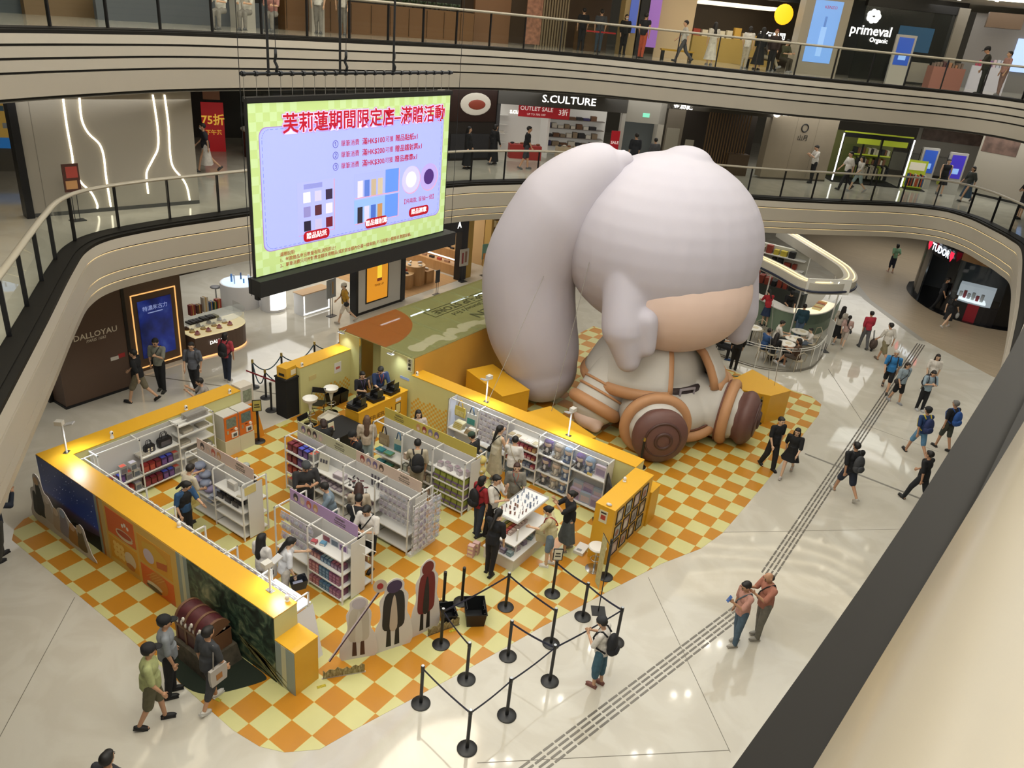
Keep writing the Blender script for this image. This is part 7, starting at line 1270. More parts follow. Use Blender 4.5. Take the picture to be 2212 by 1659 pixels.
t = thing('oak_cube', 'low oak cube with pale shoes beside the round tables', 'table', None, (-12.72, 20.1, 0)); MB().box(-.25, -.25, 0, .25, .25, .55).build('cube', OAK, t); MB().ell((0, 0, .6), (.14, .06, .05), 10, 6).build('shoe', M('#cfcac2', .5), t, True)
goods_rows(tx, 0, 3.8, 0, (0,), ('#c9c2b6', '#b34a3a', '#2a2a2e', '#a8836a', '#d8d4cc'), .26, (.07, .12), .12, 'shoes', .22).matrix_world = Matrix.Translation((-16.3, 21.9, .45)); goods_rows(tx, 0, 3.8, 0, (0,), ('#c9c2b6', '#8a6a4a', '#2a2a2e', '#d8d4cc'), .26, (.07, .12), .12, 'shoes', .25).matrix_world = Matrix.Translation((-16.3, 22.45, .95))
stand('white poster stand with two fashion figures outside the shoe shop', (-11.6, 21.35), -.2, .5, .78, '#bdb8ae', pic=((-.3, .15, -.1, .8, '#8a2f34'), (.05, .2, .3, .85, '#8a6a58')), post=.75)
stand('teal and orange poster stand beyond the gold pillar', (-11.5, 22.85), -.3, .42, .72, '#6f9a8a', pic=((-.4, .0, .1, .4, '#c98a4a'),), post=.8); stand('small black floor sign behind the tunnel roof', (-11.25, 19.1), 0, .26, .55, '#25262a', post=.55)
# next shop: dark shelves, blue screen
t, L = shop('bag shop with amber wood shelves, lit sign and tall blue fashion screen', (-11.6, 23.3), (-7.6, 28.2), 0, (('floor_inlay', 0, 0, 0, 6.3, 4, .006, ramp_mat('mat_amber_floor', [(.3, '#b57a34'), (.7, '#c48a44')], 'noise', (1, 6, 1), .3, 4)), ('back_wall', 0, 3, 0, 6.3, 3.1, 3.9, M('#6d5433', .5)), ('side_wall', 0, 0, 0, .1, 3, 3.9, M('#a88a4c', .5)), ('header', 0, -.05, 2.6, 6.3, .1, 3.9, M('#2a2620', .4)), ('blue_screen', 2.2, .0, .3, 3.6, .12, 2.5, M('#4a72b8', .3, e=.8))))
text('songmont', .42, LITW, t, (1.4, -.07, 2.88)); MB().ell((.35, -.06, 2.88), (.2, .02, .2), 14, 8).build('sign_disc', LITW, t, True); MB().loft([[(2.75 + a * k, -.012, z) for a in (-.1, .1)] + [(2.75 + a * k, -.004, z) for a in (.1, -.1)] for z, k in ((.45, .7), (1.2, 1.4), (1.7, 1.5), (1.95, .6))]).build('printed_coat', M('#14131a', .4, e=.05), t)
for z in (.5, 1.0, 1.5): MB().box(.15, 2.5, z, 2.1, 3, z + .04).build('shelf', M('#8a6a3c', .5), t)
goods_rows(t, .2, 2.0, 2.6, (.54, 1.04, 1.54), ('#c9a24a', '#3a2a1c', '#8a7a3c', '#d8c890'), .25, (.18, .3), .25, 'bags')
# ================================================================ terrace cafe
GRN = M('#6d7f6c', .5); CW = M('#d9d8d2', .4)
cf = thing('cafe_pavilion', 'pale green cafe counter pavilion with white light ringed canopy', 'cafe'); 
ctr = [(p.x, p.y) for p in sm([Vector(q) for q in ((-1.2, 27.9), (.3, 27.25), (1.2, 26.75), (2.1, 26.95), (2.75, 28.0), (2.8, 30), (2.5, 32.5))], 5)]; inn = [(p.x, p.y) for p in offset([Vector(q) for q in ctr], .62)]
MB().prism(ctr + inn[::-1], 0, .95).build('counter', GRN, cf); MB().prism([(x, y) for x, y in [(p.x, p.y) for p in offset([Vector(q) for q in ctr], -.04)]] + inn[::-1], .95, .99).build('worktop', CW, cf)
gl = MB(); k0 = 13
for i in range(k0, len(ctr) - 6): a, b_ = ctr[i], ctr[i + 1]; gl.add([(*a, .5), (*b_, .5), (*b_, 1.35), (*a, 1.35)], [(0, 1, 2, 3)])
gl.build('pastry_case_glass', PLASTIC, cf); MB().prism([ctr[i] for i in range(k0, len(ctr) - 6)] + [inn[i] for i in range(len(ctr) - 7, k0 - 1, -1)], .992, 1.0).build('pastry_deck', M('#f0e2c0', .4, e=.9), cf)
goods_rows(cf, 0, 1.5, 0, (0,), ('#c98a3c', '#8a5a2c', '#d8c890', '#a83c34'), .1, (.05, .09), .35, 'pastries', .05).matrix_world = Matrix.Translation((2.55, 27.9, 1.0)) @ Matrix.Rotation(1.6, 4, 'Z')
cn = sm([Vector(q) for q in ((-3.2, 28.6), (.45, 26.3), (2.2, 25.0), (3.2, 25.6), (3.75, 26.8), (3.4, 28.3), (2.4, 29.8), (-1.0, 33.6))], 6)
rim = MB(); o1 = offset(cn, .55)
strip(rim, cn, 2.88, o1, 2.88); strip(rim, cn, 2.45, cn, 2.88); strip(rim, o1, 2.88, o1, 2.45); strip(rim, o1, 2.45, cn, 2.45); rim.build('canopy_ring', M('#b3afa4', .5), cf, 40)
for d in (.12, .34): MB().tube([(p.x, p.y, 2.905) for p in offset(cn, d)], .022, 6).build('canopy_light', M('#ffe2a8', .4, e=1.2), cf, True)
MB().tube([(p.x, p.y, 2.55) for p in offset(cn, -.02)], .05, 6).build('navy_stripe', M('#1c2338', .4), cf, True)
sgn = BOX(0, -.03, 0, 1.9, .03, .62).build('sign_board', CW, cf); sgn.matrix_world = Matrix.Translation((2.35, 24.95, 2.42)) @ Matrix.Rotation(.78, 4, 'Z'); text('agnès b.', .34, LITW, sgn, (.95, -.04, .4), (1, 0, 0), shear=.2); text('CAFÉ', .24, LITW, sgn, (1.05, -.04, .14), (1, 0, 0))
for x, y in ((.3, 27.4), (1.9, 26.4), (3.0, 28.4), (2.4, 30)): MB().cyl((x, y, 0), (x, y, 2.5), .03).build('canopy_post', CW, cf)
MB().box(-3.4, 31.6, 0, .8, 31.8, 2.4).build('grid_shelf_wall', M('#c4c4b8', .5), cf)
for z in (1.0, 1.5, 2.0): MB().box(-3.3, 31.2, z, .7, 31.6, z + .04).build('wall_shelf', CW, cf)
goods_rows(cf, -3.2, .5, 31.3, (1.04, 1.54, 2.04), ('#1c1c20', '#c9c0a8', '#8a3a2c', '#2a2a2e', '#b9a83c'), .25, (.2, .4), .25, 'cafe_goods', .1); MB().box(-1.2, 29.6, 0, 1.4, 30.3, 1.0).build('back_bar', M('#3a3c38', .5), cf)
goods_rows(cf, -1.1, 1.3, 29.7, (1.0,), ('#1c1c20', '#8a3a2c', '#55585c', '#b9a83c'), .25, (.2, .5), .4, 'bar_machines', .08)
fl_ = MB().prism([(3.3, 27.3), (3.6, 25.4), (3.6, 23.7), (3.05, 22.7), (2.1, 22.1), (1.2, 22.0), (-1.5, 22.8), (-3.5, 24), (-3.5, 28), (2, 28)], 0, .008).build('terrace_floor', M('#8a867a', .4), cf)
rl = thing('terrace_rail', 'curved white rail round the cafe terrace', 'railing'); rp = sm([Vector(q) for q in ((-1.2, 22.75), (.2, 22.2), (1.3, 22.05), (2.15, 22.15), (3.05, 22.72), (3.55, 23.75), (3.55, 25.3))], 6)
for z in (.05, .86, .95): MB().tube([(p.x, p.y, z) for p in rp], .014, 6).build('rail', CW, rl, True)
for p in resample(rp, .8): MB().cyl((p.x, p.y, 0), (p.x, p.y, .95), .014, n=8).build('post', CW, rl)
MB().loft([[(p.x - .02, p.y, 0), (p.x + .02, p.y, 0), (p.x + .02, p.y, .1), (p.x - .02, p.y, .1)] for p in rp]).build('kick_plate', M('#77736a', .5), rl)
stand('white cafe menu stand at the end of the terrace rail', (3.5, 26.0), .7, .4, 1.0, '#c9c9c4', pic=((-.3, .2, .3, .8, '#8f8f8a'),), post=.35)
def ctable(label, x, y):
    t = thing('cafe_table', label, 'table', 'round white cafe tables', (x, y, 0)); MB().cyl((0, 0, 0), (0, 0, .02), .22, n=16).build('base', DARKM, t); MB().cyl((0, 0, .02), (0, 0, .72), .025).build('stem', DARKM, t); MB().cyl((0, 0, .72), (0, 0, .745), .36, n=26).build('top', M('#dcd8ce', .35), t, 40); MB().cyl((.08, .05, .745), (.08, .05, .76), .12, n=14).build('plate', M('#cfc4a8', .4), t); MB().cyl((-.15, -.1, .745), (-.15, -.1, .84), .035, n=10).build('cup', M('#b9b4ac', .3), t)
def cchair(label, x, y, rz):
    t = thing('cafe_chair', label, 'chair', 'pale bentwood cafe chairs', (x, y, 0), rz); m_ = M('#b0a48c', .5); MB().cyl((0, 0, .43), (0, 0, .46), .2, n=18).build('seat', m_, t, 40); MB().tube([(-.17, -.18, .45), (-.22, -.19, .75), (-.25, 0, .85), (-.22, .19, .75), (-.17, .18, .45)], .014).build('backrest', m_, t, True)
    for a in (.8, 2.35, 3.9, 5.5): MB().cyl((.15 * cos(a), .15 * sin(a), .44), (.22 * cos(a), .22 * sin(a), 0), .013, n=6).build('leg', m_, t)
for i, (x, y) in enumerate(((2.5, 25.4), (2.55, 24.4), (2.45, 23.6), (.2, 22.9), (.9, 24.3))): ctable(('round cafe table nearest the pastry case', 'round cafe table in the middle of the terrace', 'round cafe table nearest the curved rail', 'round cafe table at the left end of the terrace', 'round cafe table beside the green counter')[i], x, y)
for i, (x, y, r_) in enumerate(((1.8, 23.0, .6), (1.85, 24.4, .2), (3.15, 23.0, 2.4), (3.05, 25.2, 3.2), (2.2, 22.85, 1.5), (.75, 23.4, 3.6), (.95, 25.0, 4.6), (2.9, 26.1, 4.0))): cchair('pale bentwood cafe chair %s' % ('under the person in blue', 'under the person in white by the counter', 'under the person in brown at the rail', 'under the child in white', 'under the person in black at the rail', 'beside the left end table', 'standing free by the counter', 'near the pastry case')[i], x, y, r_)
# ================================================================ black watch shop
tw = thing('watch_shop', 'round fronted black watch shop with lit red and white sign', 'shop front'); BKG = M('#0e0e10', .2)
bp = sm([Vector(q) for q in ((4.6, 40.5), (4.75, 38.9), (5.5, 37.2), (6.6, 35.95), (8.0, 35.55), (9.6, 36.1), (11.5, 37.5))], 6); bo = offset(bp, -.28)
MB().prism([(p.x, p.y) for p in bo] + [(11.5, 41), (4.6, 41)], 0, .03).build('black_plinth', BKG, tw)
def wallseg(i0, i1, z0, z1, m_, name, d=0): q = offset(bp, d)[i0:i1 + 1]; MB().prism([(p.x, p.y) for p in q] + [(p.x, p.y) for p in offset(bp, d + .08)[i0:i1 + 1]][::-1], z0, z1).build(name, m_, tw)
wallseg(0, 8, .03, 3.9, BKG, 'black_wall'); wallseg(8, 10, .03, 3.9, M('#8f9296', .15, .9), 'chrome_column', -.05); wallseg(10, 16, 2.35, 3.9, BKG, 'header'); wallseg(16, 18, .03, 3.9, BKG, 'black_pier'); wallseg(18, 27, 2.7, 3.9, M('#8a6a48', .3, .4), 'bronze_header'); wallseg(27, 36, .03, 3.9, BKG, 'black_wall'); wallseg(18, 27, .03, .85, M('#17161a', .3), 'window_base'); wallseg(22, 24, .03, .86, M('#8c1526', .4), 'red_panel', -.01); wallseg(18, 27, .85, 2.7, PLASTIC, 'window_glass')
MB().prism([(p.x, p.y) for p in offset(bp, .3)[19:26]] + [(p.x, p.y) for p in offset(bp, .9)[19:26]][::-1], .86, .95).build('lit_display', M('#dfe8e6', .4, e=1.3), tw); 
for i in range(6): p = offset(bp, .5)[19 + i]; MB().cyl((p.x, p.y, .95), (p.x, p.y, 1.2 + .1 * (i % 2)), .07, n=10).build('watch_stand', M(('#d8dcd8', '#a03040', '#c9cccc')[i % 3], .3), tw)
MB().box(4.8, 40.6, 0, 11.5, 40.7, 3.9).build('back_wall', M('#3a4046', .4), tw); MB().box(6.8, 38.6, 0, 8.4, 39.3, 1.0).build('inner_counter', M('#c9d2d4', .3, e=.5), tw)
pm_ = bp[13]; sg_ = put('sign_group', None, tw); d_ = (bp[15] - bp[11]).normalized(); text('TUDOR', .48, M('#dfeaf6', .4, e=3), tw, (pm_.x + d_.y * .12, pm_.y - d_.x * .12, 2.72), (d_.x, d_.y, 0), bold=.02); bpy.data.objects.remove(sg_)
for s_ in (-1.05, 1.05):
    c_ = Vector((pm_.x + d_.y * .12 + d_.x * s_, pm_.y - d_.x * .12 + d_.y * s_, 2.72)); X_ = Vector((d_.x, d_.y, 0)); MB().add([c_ + X_ * a + Vector((0, 0, b_)) for a, b_ in ((-.16, .22), (.16, .22), (.16, 0), (0, -.25), (-.16, 0))], [(0, 1, 2, 3, 4)]).build('red_shield', M('#e0203a', .4, e=2), tw)
# people at the cafe
person('barista in red shirt with navy apron at the green counter', .62, 26.95, 100, 'work', 1.62, 2, '#a3222c', .6, ('skirt', '#22304c', .5, .22), ('lowpony', '#14100e'), '#222', vox=N3); person('cafe worker in black cap and shirt behind the green counter', 1.25, 27.75, 260, 'work', 1.66, 0, '#17181b', .6, (T_, '#17181b'), ('cap', '#14110f', '#15161a', 1), '#222', vox=N3); person('customer in teal blue jacket ordering at the pastry case', 2.25, 26.2, 75, 'stand', 1.64, 0, '#22414f', 1, (T_, '#4c5f78'), ('bun', '#17110f'), '#333', vox=N3)
person('person in blue T-shirt seated at the terrace rail', 1.8, 23.0, 20, 'sit', 1.7, 0, '#2a4a78', .6, (T_, '#22252c'), ('short', '#12100e'), '#333', vox=N3); person('person in black seated at the terrace with long dark hair', 2.2, 22.9, 60, 'sit', 1.62, 2, '#15161a', .6, (SHT, '#8c9aa8'), ('long', '#181210'), '#222', vox=N3); person('person in white T-shirt seated by the green counter', 1.85, 24.4, 350, 'sit', 1.68, 0, '#cfcac2', .6, (T_, '#333'), ('short', '#17120f'), '#333', vox=N3); person('person in brown seated with crossed legs at the terrace rail', 3.1, 23.0, 150, 'sitx', 1.66, 1, '#4a3628', .6, (SHT, '#4a4038'), ('bob', '#1a1310'), '#ccc', vox=N3); person('child in white shirt seated near the menu stand', 3.0, 25.2, 180, 'sit', 1.4, 2, '#cdc9c4', .6, (T_, '#5a6470'), ('short', '#14110f'), '#444', vox=N3)
person('person in black with long hair standing outside the terrace rail', 1.3, 21.3, 80, 'stand', 1.66, 0, '#121317', .9, (T_, '#121317'), ('long', '#100d0d'), '#222', vox=N3); person('person in black with blue shoes seated left of the terrace entrance', .4, 22.0, 330, 'sitx', 1.66, 0, '#17181c', .6, (T_, '#1a1b20'), ('short', '#14110f'), '#2a4a78', vox=N3)
# ================================================================ first gallery shops
Z2 = 5.35; Z3 = 9.98
t, L = shop('pale grey gallery wall with four curved light lines', (-12.43, 3.9), (-11.5, 8.1), Z2, (('wall_panel', 0, 0, .1, 4.3, .3, 3.2, M('#9a9488', .5)), ('skirting', 0, -.01, 0, 4.3, .0, .1, M('#4a4a48', .4)), ('seam', .28, -.006, .1, .29, 0, 3.2, M('#77726a', .5)), ('dark_frame', -.2, -.1, 0, -.02, .3, 3.2, M('#1c1c1e', .3))), 'feature wall', 'light_wall')
for ln in ([(1.07, 2.96), (1.06, 2.28), (1.08, 1.49), (1.07, 1.13), (1.21, .8), (1.41, .54), (1.51, .23), (1.5, .1)], [(1.45, 2.96), (1.43, 2.42), (1.54, 2.07), (1.77, 1.79), (1.84, 1.46), (1.83, .93), (1.85, .12)], [(3.27, 3.02), (3.31, 2.23), (3.27, 1.65), (3.09, 1.32), (2.91, 1.03), (2.87, .82), (2.87, .4)], [(3.58, 3.02), (3.61, 2.23), (3.58, 1.47), (3.63, 1.08), (3.86, .75), (3.97, .48), (4.01, .12)]): MB().tube([(p.x, -.02, p.y) for p in sm([Vector(q) for q in ln], 4)], .024, 6).build('light_line', M('#fff3d6', .4, e=2.6), t, True)
stand('dark poster stand with food pictures before the curved light wall', (-11.6, 4.55), -.1, .4, .7, '#4a2a22', Z2, ((-.4, .1, .3, .4, '#b98a5a'), (-.3, .5, .4, .9, '#a5443a')), post=.75)
t, L = shop('shop window with yellow product poster at the far left of the first gallery', (-18.6, 4.6), (-16.6, 8.0), Z2, (('window_wall', 0, 0, 0, 3.9, .2, 3.2, M('#6b675e', .5)), ('poster', .4, -.03, 1.0, 1.9, 0, 2.9, M('#a5843c', .4, e=.35)), ('poster_band', .4, -.035, .7, 1.9, -.01, 1.02, M('#1f5f9a', .4, e=.5)))); goods_rows(t, .5, 1.8, -.045, (1.3, 1.8, 2.3), ('#c9d2dc', '#8a4a4a', '#5d86a8', '#e0dcd0'), .25, (.15, .3), .01, 'printed_products', .08)
t, L = shop('dim restaurant entrance with red discount poster and round reception counter', (-19.5, 11.5), (-15.6, 19.2), Z2, (('back_wall', 0, 2.5, 0, 8.6, 2.7, 3.2, M('#2a241e', .6)), ('mesh_panel', 1.1, 0, 0, 1.5, .2, 3.2, M('#8a6a34', .5, e=.15)), ('glass_wall', 3.6, .6, 0, 8.5, .62, 3.0, GLASS), ('header', 0, -.05, 2.9, 8.6, .1, 3.2, M('#3a3630', .5)))); 
for k in range(3): MB().ell((5.0 + .4 * k, -.4, 2.5), .06, 8, 6).build('pendant_lamp', LITW, t, True)
tt, L = shop('red discount poster with large yellow figures', (-18.1, 13.0), (-17.7, 13.7), Z2, (('board', 0, 0, 0, .8, .04, 1.8, M('#a3161c', .4, e=.25)), ('upper_picture', .1, -.012, 1.9, .7, .03, 2.6, M('#8a5a3c', .5))), 'poster', 'red_poster'); text('75折', .42, M('#e0b040', .4, e=.5), tt, (.4, -.01, 1.15), bold=.02); text('下午茶', .2, M('#e0b040', .4, e=.4), tt, (.4, -.01, .7), bold=.02)
t = thing('reception_counter', 'round dark reception counter with white top at the restaurant', 'counter', None, (-16.3, 14.6, Z2)); MB().cyl((0, 0, 0), (0, 0, .95), .95, n=28).build('drum', M('#3a332a', .5), t, 40); MB().cyl((0, 0, .95), (0, 0, 1.0), 1.0, n=28).build('top', M('#b9b5ab', .4), t, 40); goods_rows(t, -.7, .7, -.3, (1.0,), ('#b9c4c8', '#c9c4b4', '#6a8a9c', '#d8d4c8'), .2, (.2, .32), .02, 'menus', .05); MB().ell((-.5, -.3, 1.15), .12, 12, 8).build('globe_lamp', LITW, t, True)
# dark food poster front, shoe store, corridor, restaurants, beige wall, green shop
t, L = shop('dark restaurant front with a large plate picture left of the shoe store', (-12.6, 19.6), (-11.39, 22.68), Z2, (('front_wall', 0, 0, 0, 3.3, .2, 3.2, M('#211b18', .5)), ('lower_board', 1.1, -.03, .1, 3.0, 0, 1.1, M('#2c2c30', .5)), ('picture_board', .9, -.03, 1.6, 3.25, 0, 3.0, M('#2b1712', .4)))); MB().ell((2.2, -.05, 2.3), (.75, .02, .45), 24, 10).build('printed_plate', M('#c4bdb0', .4, e=.15), t, True); MB().ell((2.25, -.07, 2.28), (.42, .02, .2), 16, 8).build('printed_food', M('#8a3a28', .5), t, True); text('上易樓', .4, M('#b9b2a0', .5), t, (.5, -.04, 2.4), (0, 0, -1), (1, 0, 0)); 
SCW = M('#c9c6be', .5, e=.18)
t, L = shop('brightly lit shoe store with red sale banner under grey header', (-11.39, 22.68), (-7.38, 26.83), Z2, (('floor_inlay', 0, 0, 0, 5.77, 4, .005, M('#b5aea0', .3)), ('back_wall', 0, 2.6, 0, 5.77, 2.7, 3.2, SCW), ('partition', 2.6, 1.2, 0, 2.7, 2.6, 2.6, SCW), ('header', 0, -.08, 2.35, 5.77, .15, 3.0, M('#4a4844', .5)), ('side_pier', 0, -.05, 0, .14, .2, 2.4, M('#3a3a3c', .4)), ('side_pier', 5.6, -.05, 0, 5.77, .2, 2.4, M('#b9b7b0', .4)), ('sale_banner', 1.0, .3, 1.85, 3.3, .33, 2.4, M('#a81824', .4, e=.25)), ('sale_flag', 5.15, -.25, .55, 5.55, -.22, 1.6, M('#a81824', .4, e=.2))))
text('S.CULTURE', .42, LITW, t, (3.1, -.1, 2.68), bold=.008, squash=1.15); text('S.CULTURE', .2, LITW, t, (1.6, 2.58, 1.75), bold=.02); text('OUTLET SALE', .24, M('#e8d8d4', .4, e=.5), t, (1.8, .285, 2.2), bold=.01); text('UP TO 70% OFF', .12, M('#e8d8d4', .4, e=.4), t, (1.8, .285, 1.97)); text('3折', .3, M('#e8d8d4', .4, e=.5), t, (3.0, .285, 2.12), bold=.01); text('SALE', .17, M('#e8d8d4', .4, e=.4), t, (5.35, -.26, 1.1), bold=.02)
for z in (.4, .8, 1.2, 1.6): MB().box(2.75, 2.2, z, 5.6, 2.6, z + .03).build('shelf', M('#77706a', .5), t); MB().box(.1, 2.2, z, 1.0, 2.6, z + .03).build('shelf', CW, t)
goods_rows(t, 2.8, 5.5, 2.25, (.43, .83, 1.23, 1.63), ('#2a2a2e', '#c9c4b8', '#6a4a34', '#33305a', '#8a7a64'), .28, (.1, .26), .22, 'shoes_and_boxes', .06); goods_rows(t, .2, .9, 2.25, (.83, 1.23), ('#8a6a5a', '#c9c4b8'), .3, (.1, .15), .15, 'shoes', .15)
for i, (x, y) in enumerate(((1.2, .9), (1.9, .7), (3.4, .9), (4.3, 1.2))):
    q = t.matrix_world @ Vector((x, y, 0)); s_ = thing('sale_table', ('low', 'front', 'long', 'rear')[i] + ' sale table with shoes inside the lit shoe store', 'table', 'sale tables in the shoe store', q, .8); MB().box(-.35, -.25, 0, .35, .25, .6).build('table_body', M('#a5302c' if i < 2 else '#b9a88a', .5), s_); 
    for k in range(3): MB().ell((-.22 + .22 * k, 0, .65), (.1, .045, .045), 8, 6).build('shoe', M(('#2a2a2e', '#c9c4b8', '#8a5a3c')[k], .5), s_, True)
t, L = shop('white corridor recess with green exit sign beside the shoe store', (-7.38, 26.83), (-5.96, 27.89), Z2, (('grey_door', .1, .8, 0, 1.5, .9, 2.2, M('#5d6466', .5)), ('lintel', 0, 0, 2.0, 1.77, .1, 3.2, M('#a8a49a', .5)), ('pier', 1.5, 0, 0, 1.77, .9, 3.2, M('#b3aea2', .5)), ('exit_sign', .75, -.02, 2.25, 1.05, 0, 2.42, M('#7ad0b0', .4, e=.8))), 'corridor', 'corridor_recess')
t, L = shop('dim restaurant with timber slats and menu boards behind the inflatable head', (-5.96, 27.89), (-2.24, 31.18), Z2, (('back_wall', 0, 1.6, 0, 4.97, 1.7, 3.2, M('#2c241c', .6)), ('pier', .1, 0, 0, .9, .3, 3.2, M('#6f675a', .5)), ('dark_header', 0, 0, 2.7, 4.97, .2, 3.2, M('#3d382f', .5)), ('cash_desk', 3.4, .3, 0, 4.4, .8, .95, M('#4a3a28', .5)), ('menu_board', .15, -.04, .7, .75, 0, 1.9, M('#8f8a7c', .5)), ('menu_board', 1.0, -.3, .5, 1.4, -.27, 1.5, M('#8f8a7c', .5))))
for k in range(16): MB().box(2.2 + k * .13, .5, 0, 2.25 + k * .13, .55, 2.7).build('timber_slat', M('#5a4426', .5, e=.04), t)
text('金滿庭', .3, LITW, t, (.7, -.05, 2.85), bold=.02)
t, L = shop('beige curved stone wall with black round emblem', (-2.24, 31.18), (.05, 33.81), Z2, (('stone_wall', 0, 0, .08, 3.49, .5, 3.2, M('#8f8471', .6, n=.04, ns=2)), ('plinth', 0, -.01, 0, 3.49, 0, .08, M('#4a443a', .5)), ('joint', 1.3, -.004, .1, 1.31, 0, 3.2, M('#6f6656', .6)), ('joint', 2.4, -.004, .1, 2.41, 0, 3.2, M('#6f6656', .6))), 'feature wall', 'stone_wall'); MB().tube([(1.75 + .17 * cos(a_ * .393), -.02, 2.35 + .17 * sin(a_ * .393)) for a_ in range(16)], .025, 6, closed=True).build('emblem_ring', BLACK, t, True); text('山月', .28, M('#1a1815', .5), t, (1.75, -.02, 1.9), (1, 0, 0)); MB().ell((.1, -.1, 2.95), (.22, .03, .22), 16, 8).build('lit_emblem', LITW, t, True); [MB().box(.42 + .3 * k, -.1, 2.82, .64 + .3 * k, -.06, 3.05).build('lit_letter', LITW, t) for k in range(4)]
LIME = M('#8f9a2a', .4, e=.45); 
t, L = shop('black and lime framed clothing kiosk with white light tubes', (.3, 34.2), (3.0, 36.0), Z2, (('floor_plate', 0, 0, 0, 3.25, 2, .04, BLACK), ('back_wall', 0, 1.7, 0, 3.25, 1.8, 2.2, M('#5d6034', .5, e=.1)), ('roof_beam', 0, -.05, 2.1, 3.25, .05, 2.3, BLACK), ('lime_sign', .7, -.07, 1.85, 1.75, -.02, 2.1, LIME), ('lime_sign', 1.9, -.07, 1.85, 3.05, -.02, 2.1, LIME), ('lime_edge', 0, -.06, 2.3, 3.25, .0, 2.36, LIME), ('glass_panel', .2, -.02, .1, .9, 0, 1.8, GLASS), ('shelf', 1.2, 1.2, 1.2, 3.0, 1.7, 1.25, LIME), ('shelf', 1.2, 1.2, .75, 3.0, 1.7, .8, BLACK)), 'kiosk', 'clothing_kiosk')
for x in (0, 1.0, 1.85, 3.2): MB().box(x, -.05, 0, x + .06, .03, 2.2).build('black_post', BLACK, t)
for x in (-.05, 3.28): MB().box(x, -.1, .1, x + .05, -.05, 2.25).build('light_tube', LITW, t)
goods_rows(t, 1.25, 3.0, 1.3, (1.25, .8), ('#c9c4b0', '#2a2a2e', '#8a8a3a', '#77523a'), .12, (.2, .3), .3, 'folded_clothes', .02); goods_rows(t, 1.25, 3.0, .9, (.15,), ('#1f1f22', '#55503f', '#a8a08c', '#8f9a3a'), .07, (.5, .65), .3, 'hanging_clothes', .02)
t, L = shop('lime side stand with round face print beside the clothing kiosk', (3.3, 36.0), (4.2, 36.4), Z2, (('floor_plate', 0, 0, 0, .9, .8, .03, BLACK), ('back_board', 0, .7, 0, .9, .75, 1.3, LIME), ('white_sign', .1, .66, .85, .8, .69, 1.2, M('#cfc9b4', .4, e=.3))), 'display stand', 'side_stand'); goods_rows(t, .05, .85, .25, (.15,), ('#b5502c', '#3a5a8a', '#c9c4b0', '#2a2a2e'), .05, (.5, .6), .25, 'hanging_clothes', .015)
def kiosk(label, x, y, z, rz, c='#2a4a9a'):
    t = thing('info_kiosk', label, 'information screen', None, (x, y, z), rz); MB().loft([[(-.1, -.38, 0), (.1, -.38, 0), (.1, .38, 0), (-.1, .38, 0)], [(-.09, -.4, 1.9), (.05, -.4, 1.9), (.05, .4, 1.9), (-.09, .4, 1.9)]]).build('body', M('#b5b2aa', .4), t); MB().box(.085, -.3, .75, .1, .3, 1.8).build('screen', M(c, .3, e=.7), t); MB().box(.1, -.15, .95, .102, .15, 1.2).build('screen_block', M('#8ab0e8', .3, e=.6), t); MB().box(-.11, -.42, .3, -.09, -.38, 1.8).build('black_side', BLACK, t)
kiosk('white information screen beside the lime side stand', 3.75, 37.3, Z2, -1.0); kiosk('white information screen in the middle of the far walkway', 5.0, 37.0, Z2, -1.1, '#3a2f9a')
t, L = shop('plain pale wall with a wide poster of people and tall fashion lightbox', (5.6, 38.6), (9.4, 37.2), Z2, (('wall_panel', 0, 0, 0, 4.05, .3, 3.2, M('#a59e90', .5)), ('people_poster', .1, -.02, 2.0, 1.7, 0, 3.1, M('#6a5348', .5, n=.5, ns=2)), ('lightbox_frame', 2.75, -.06, .55, 3.85, 0, 2.85, M('#55575a', .4)), ('lightbox', 2.82, -.07, .62, 3.78, -.05, 2.78, M('#6f90c8', .4, e=.6)), ('lightbox_foot', 2.82, -.075, .62, 3.78, -.06, .95, M('#14161c', .4, e=.05)), ('skirting', 0, -.01, 0, 4.05, 0, .1, BLACK)), 'feature wall', 'poster_wall'); MB().loft([[(3.3 + a * k + o_, -.078, z) for a in (-.2, .2)] + [(3.3 + a * k + o_, -.072, z) for a in (.2, -.2)] for z, k, o_ in ((.95, 1.3, 0), (1.5, .7, .05), (2.0, 1.0, .1), (2.3, .5, .12), (2.55, .35, .12))]).build('printed_figure', M('#15131a', .4), t); text('Replay', .4, M('#e0e4ec', .4, e=.6), t, (3.3, -.085, 1.65), shear=.3)
t, L = shop('shop with hanging display monitors and grey escalator side at the far walkway', (2.6, 40.5), (6.2, 41.5), Z2, (('back_wall', 0, .5, 0, 3.7, .6, 3.2, M('#8f8a80', .5)), ('poster_band', .2, .45, 1.9, 3.4, .5, 3.0, M('#5d4a40', .5, n=.5, ns=2.5)), ('escalator_side', -1.0, -.3, .3, 2.2, .2, 1.2, M('#77756f', .3, .5))))
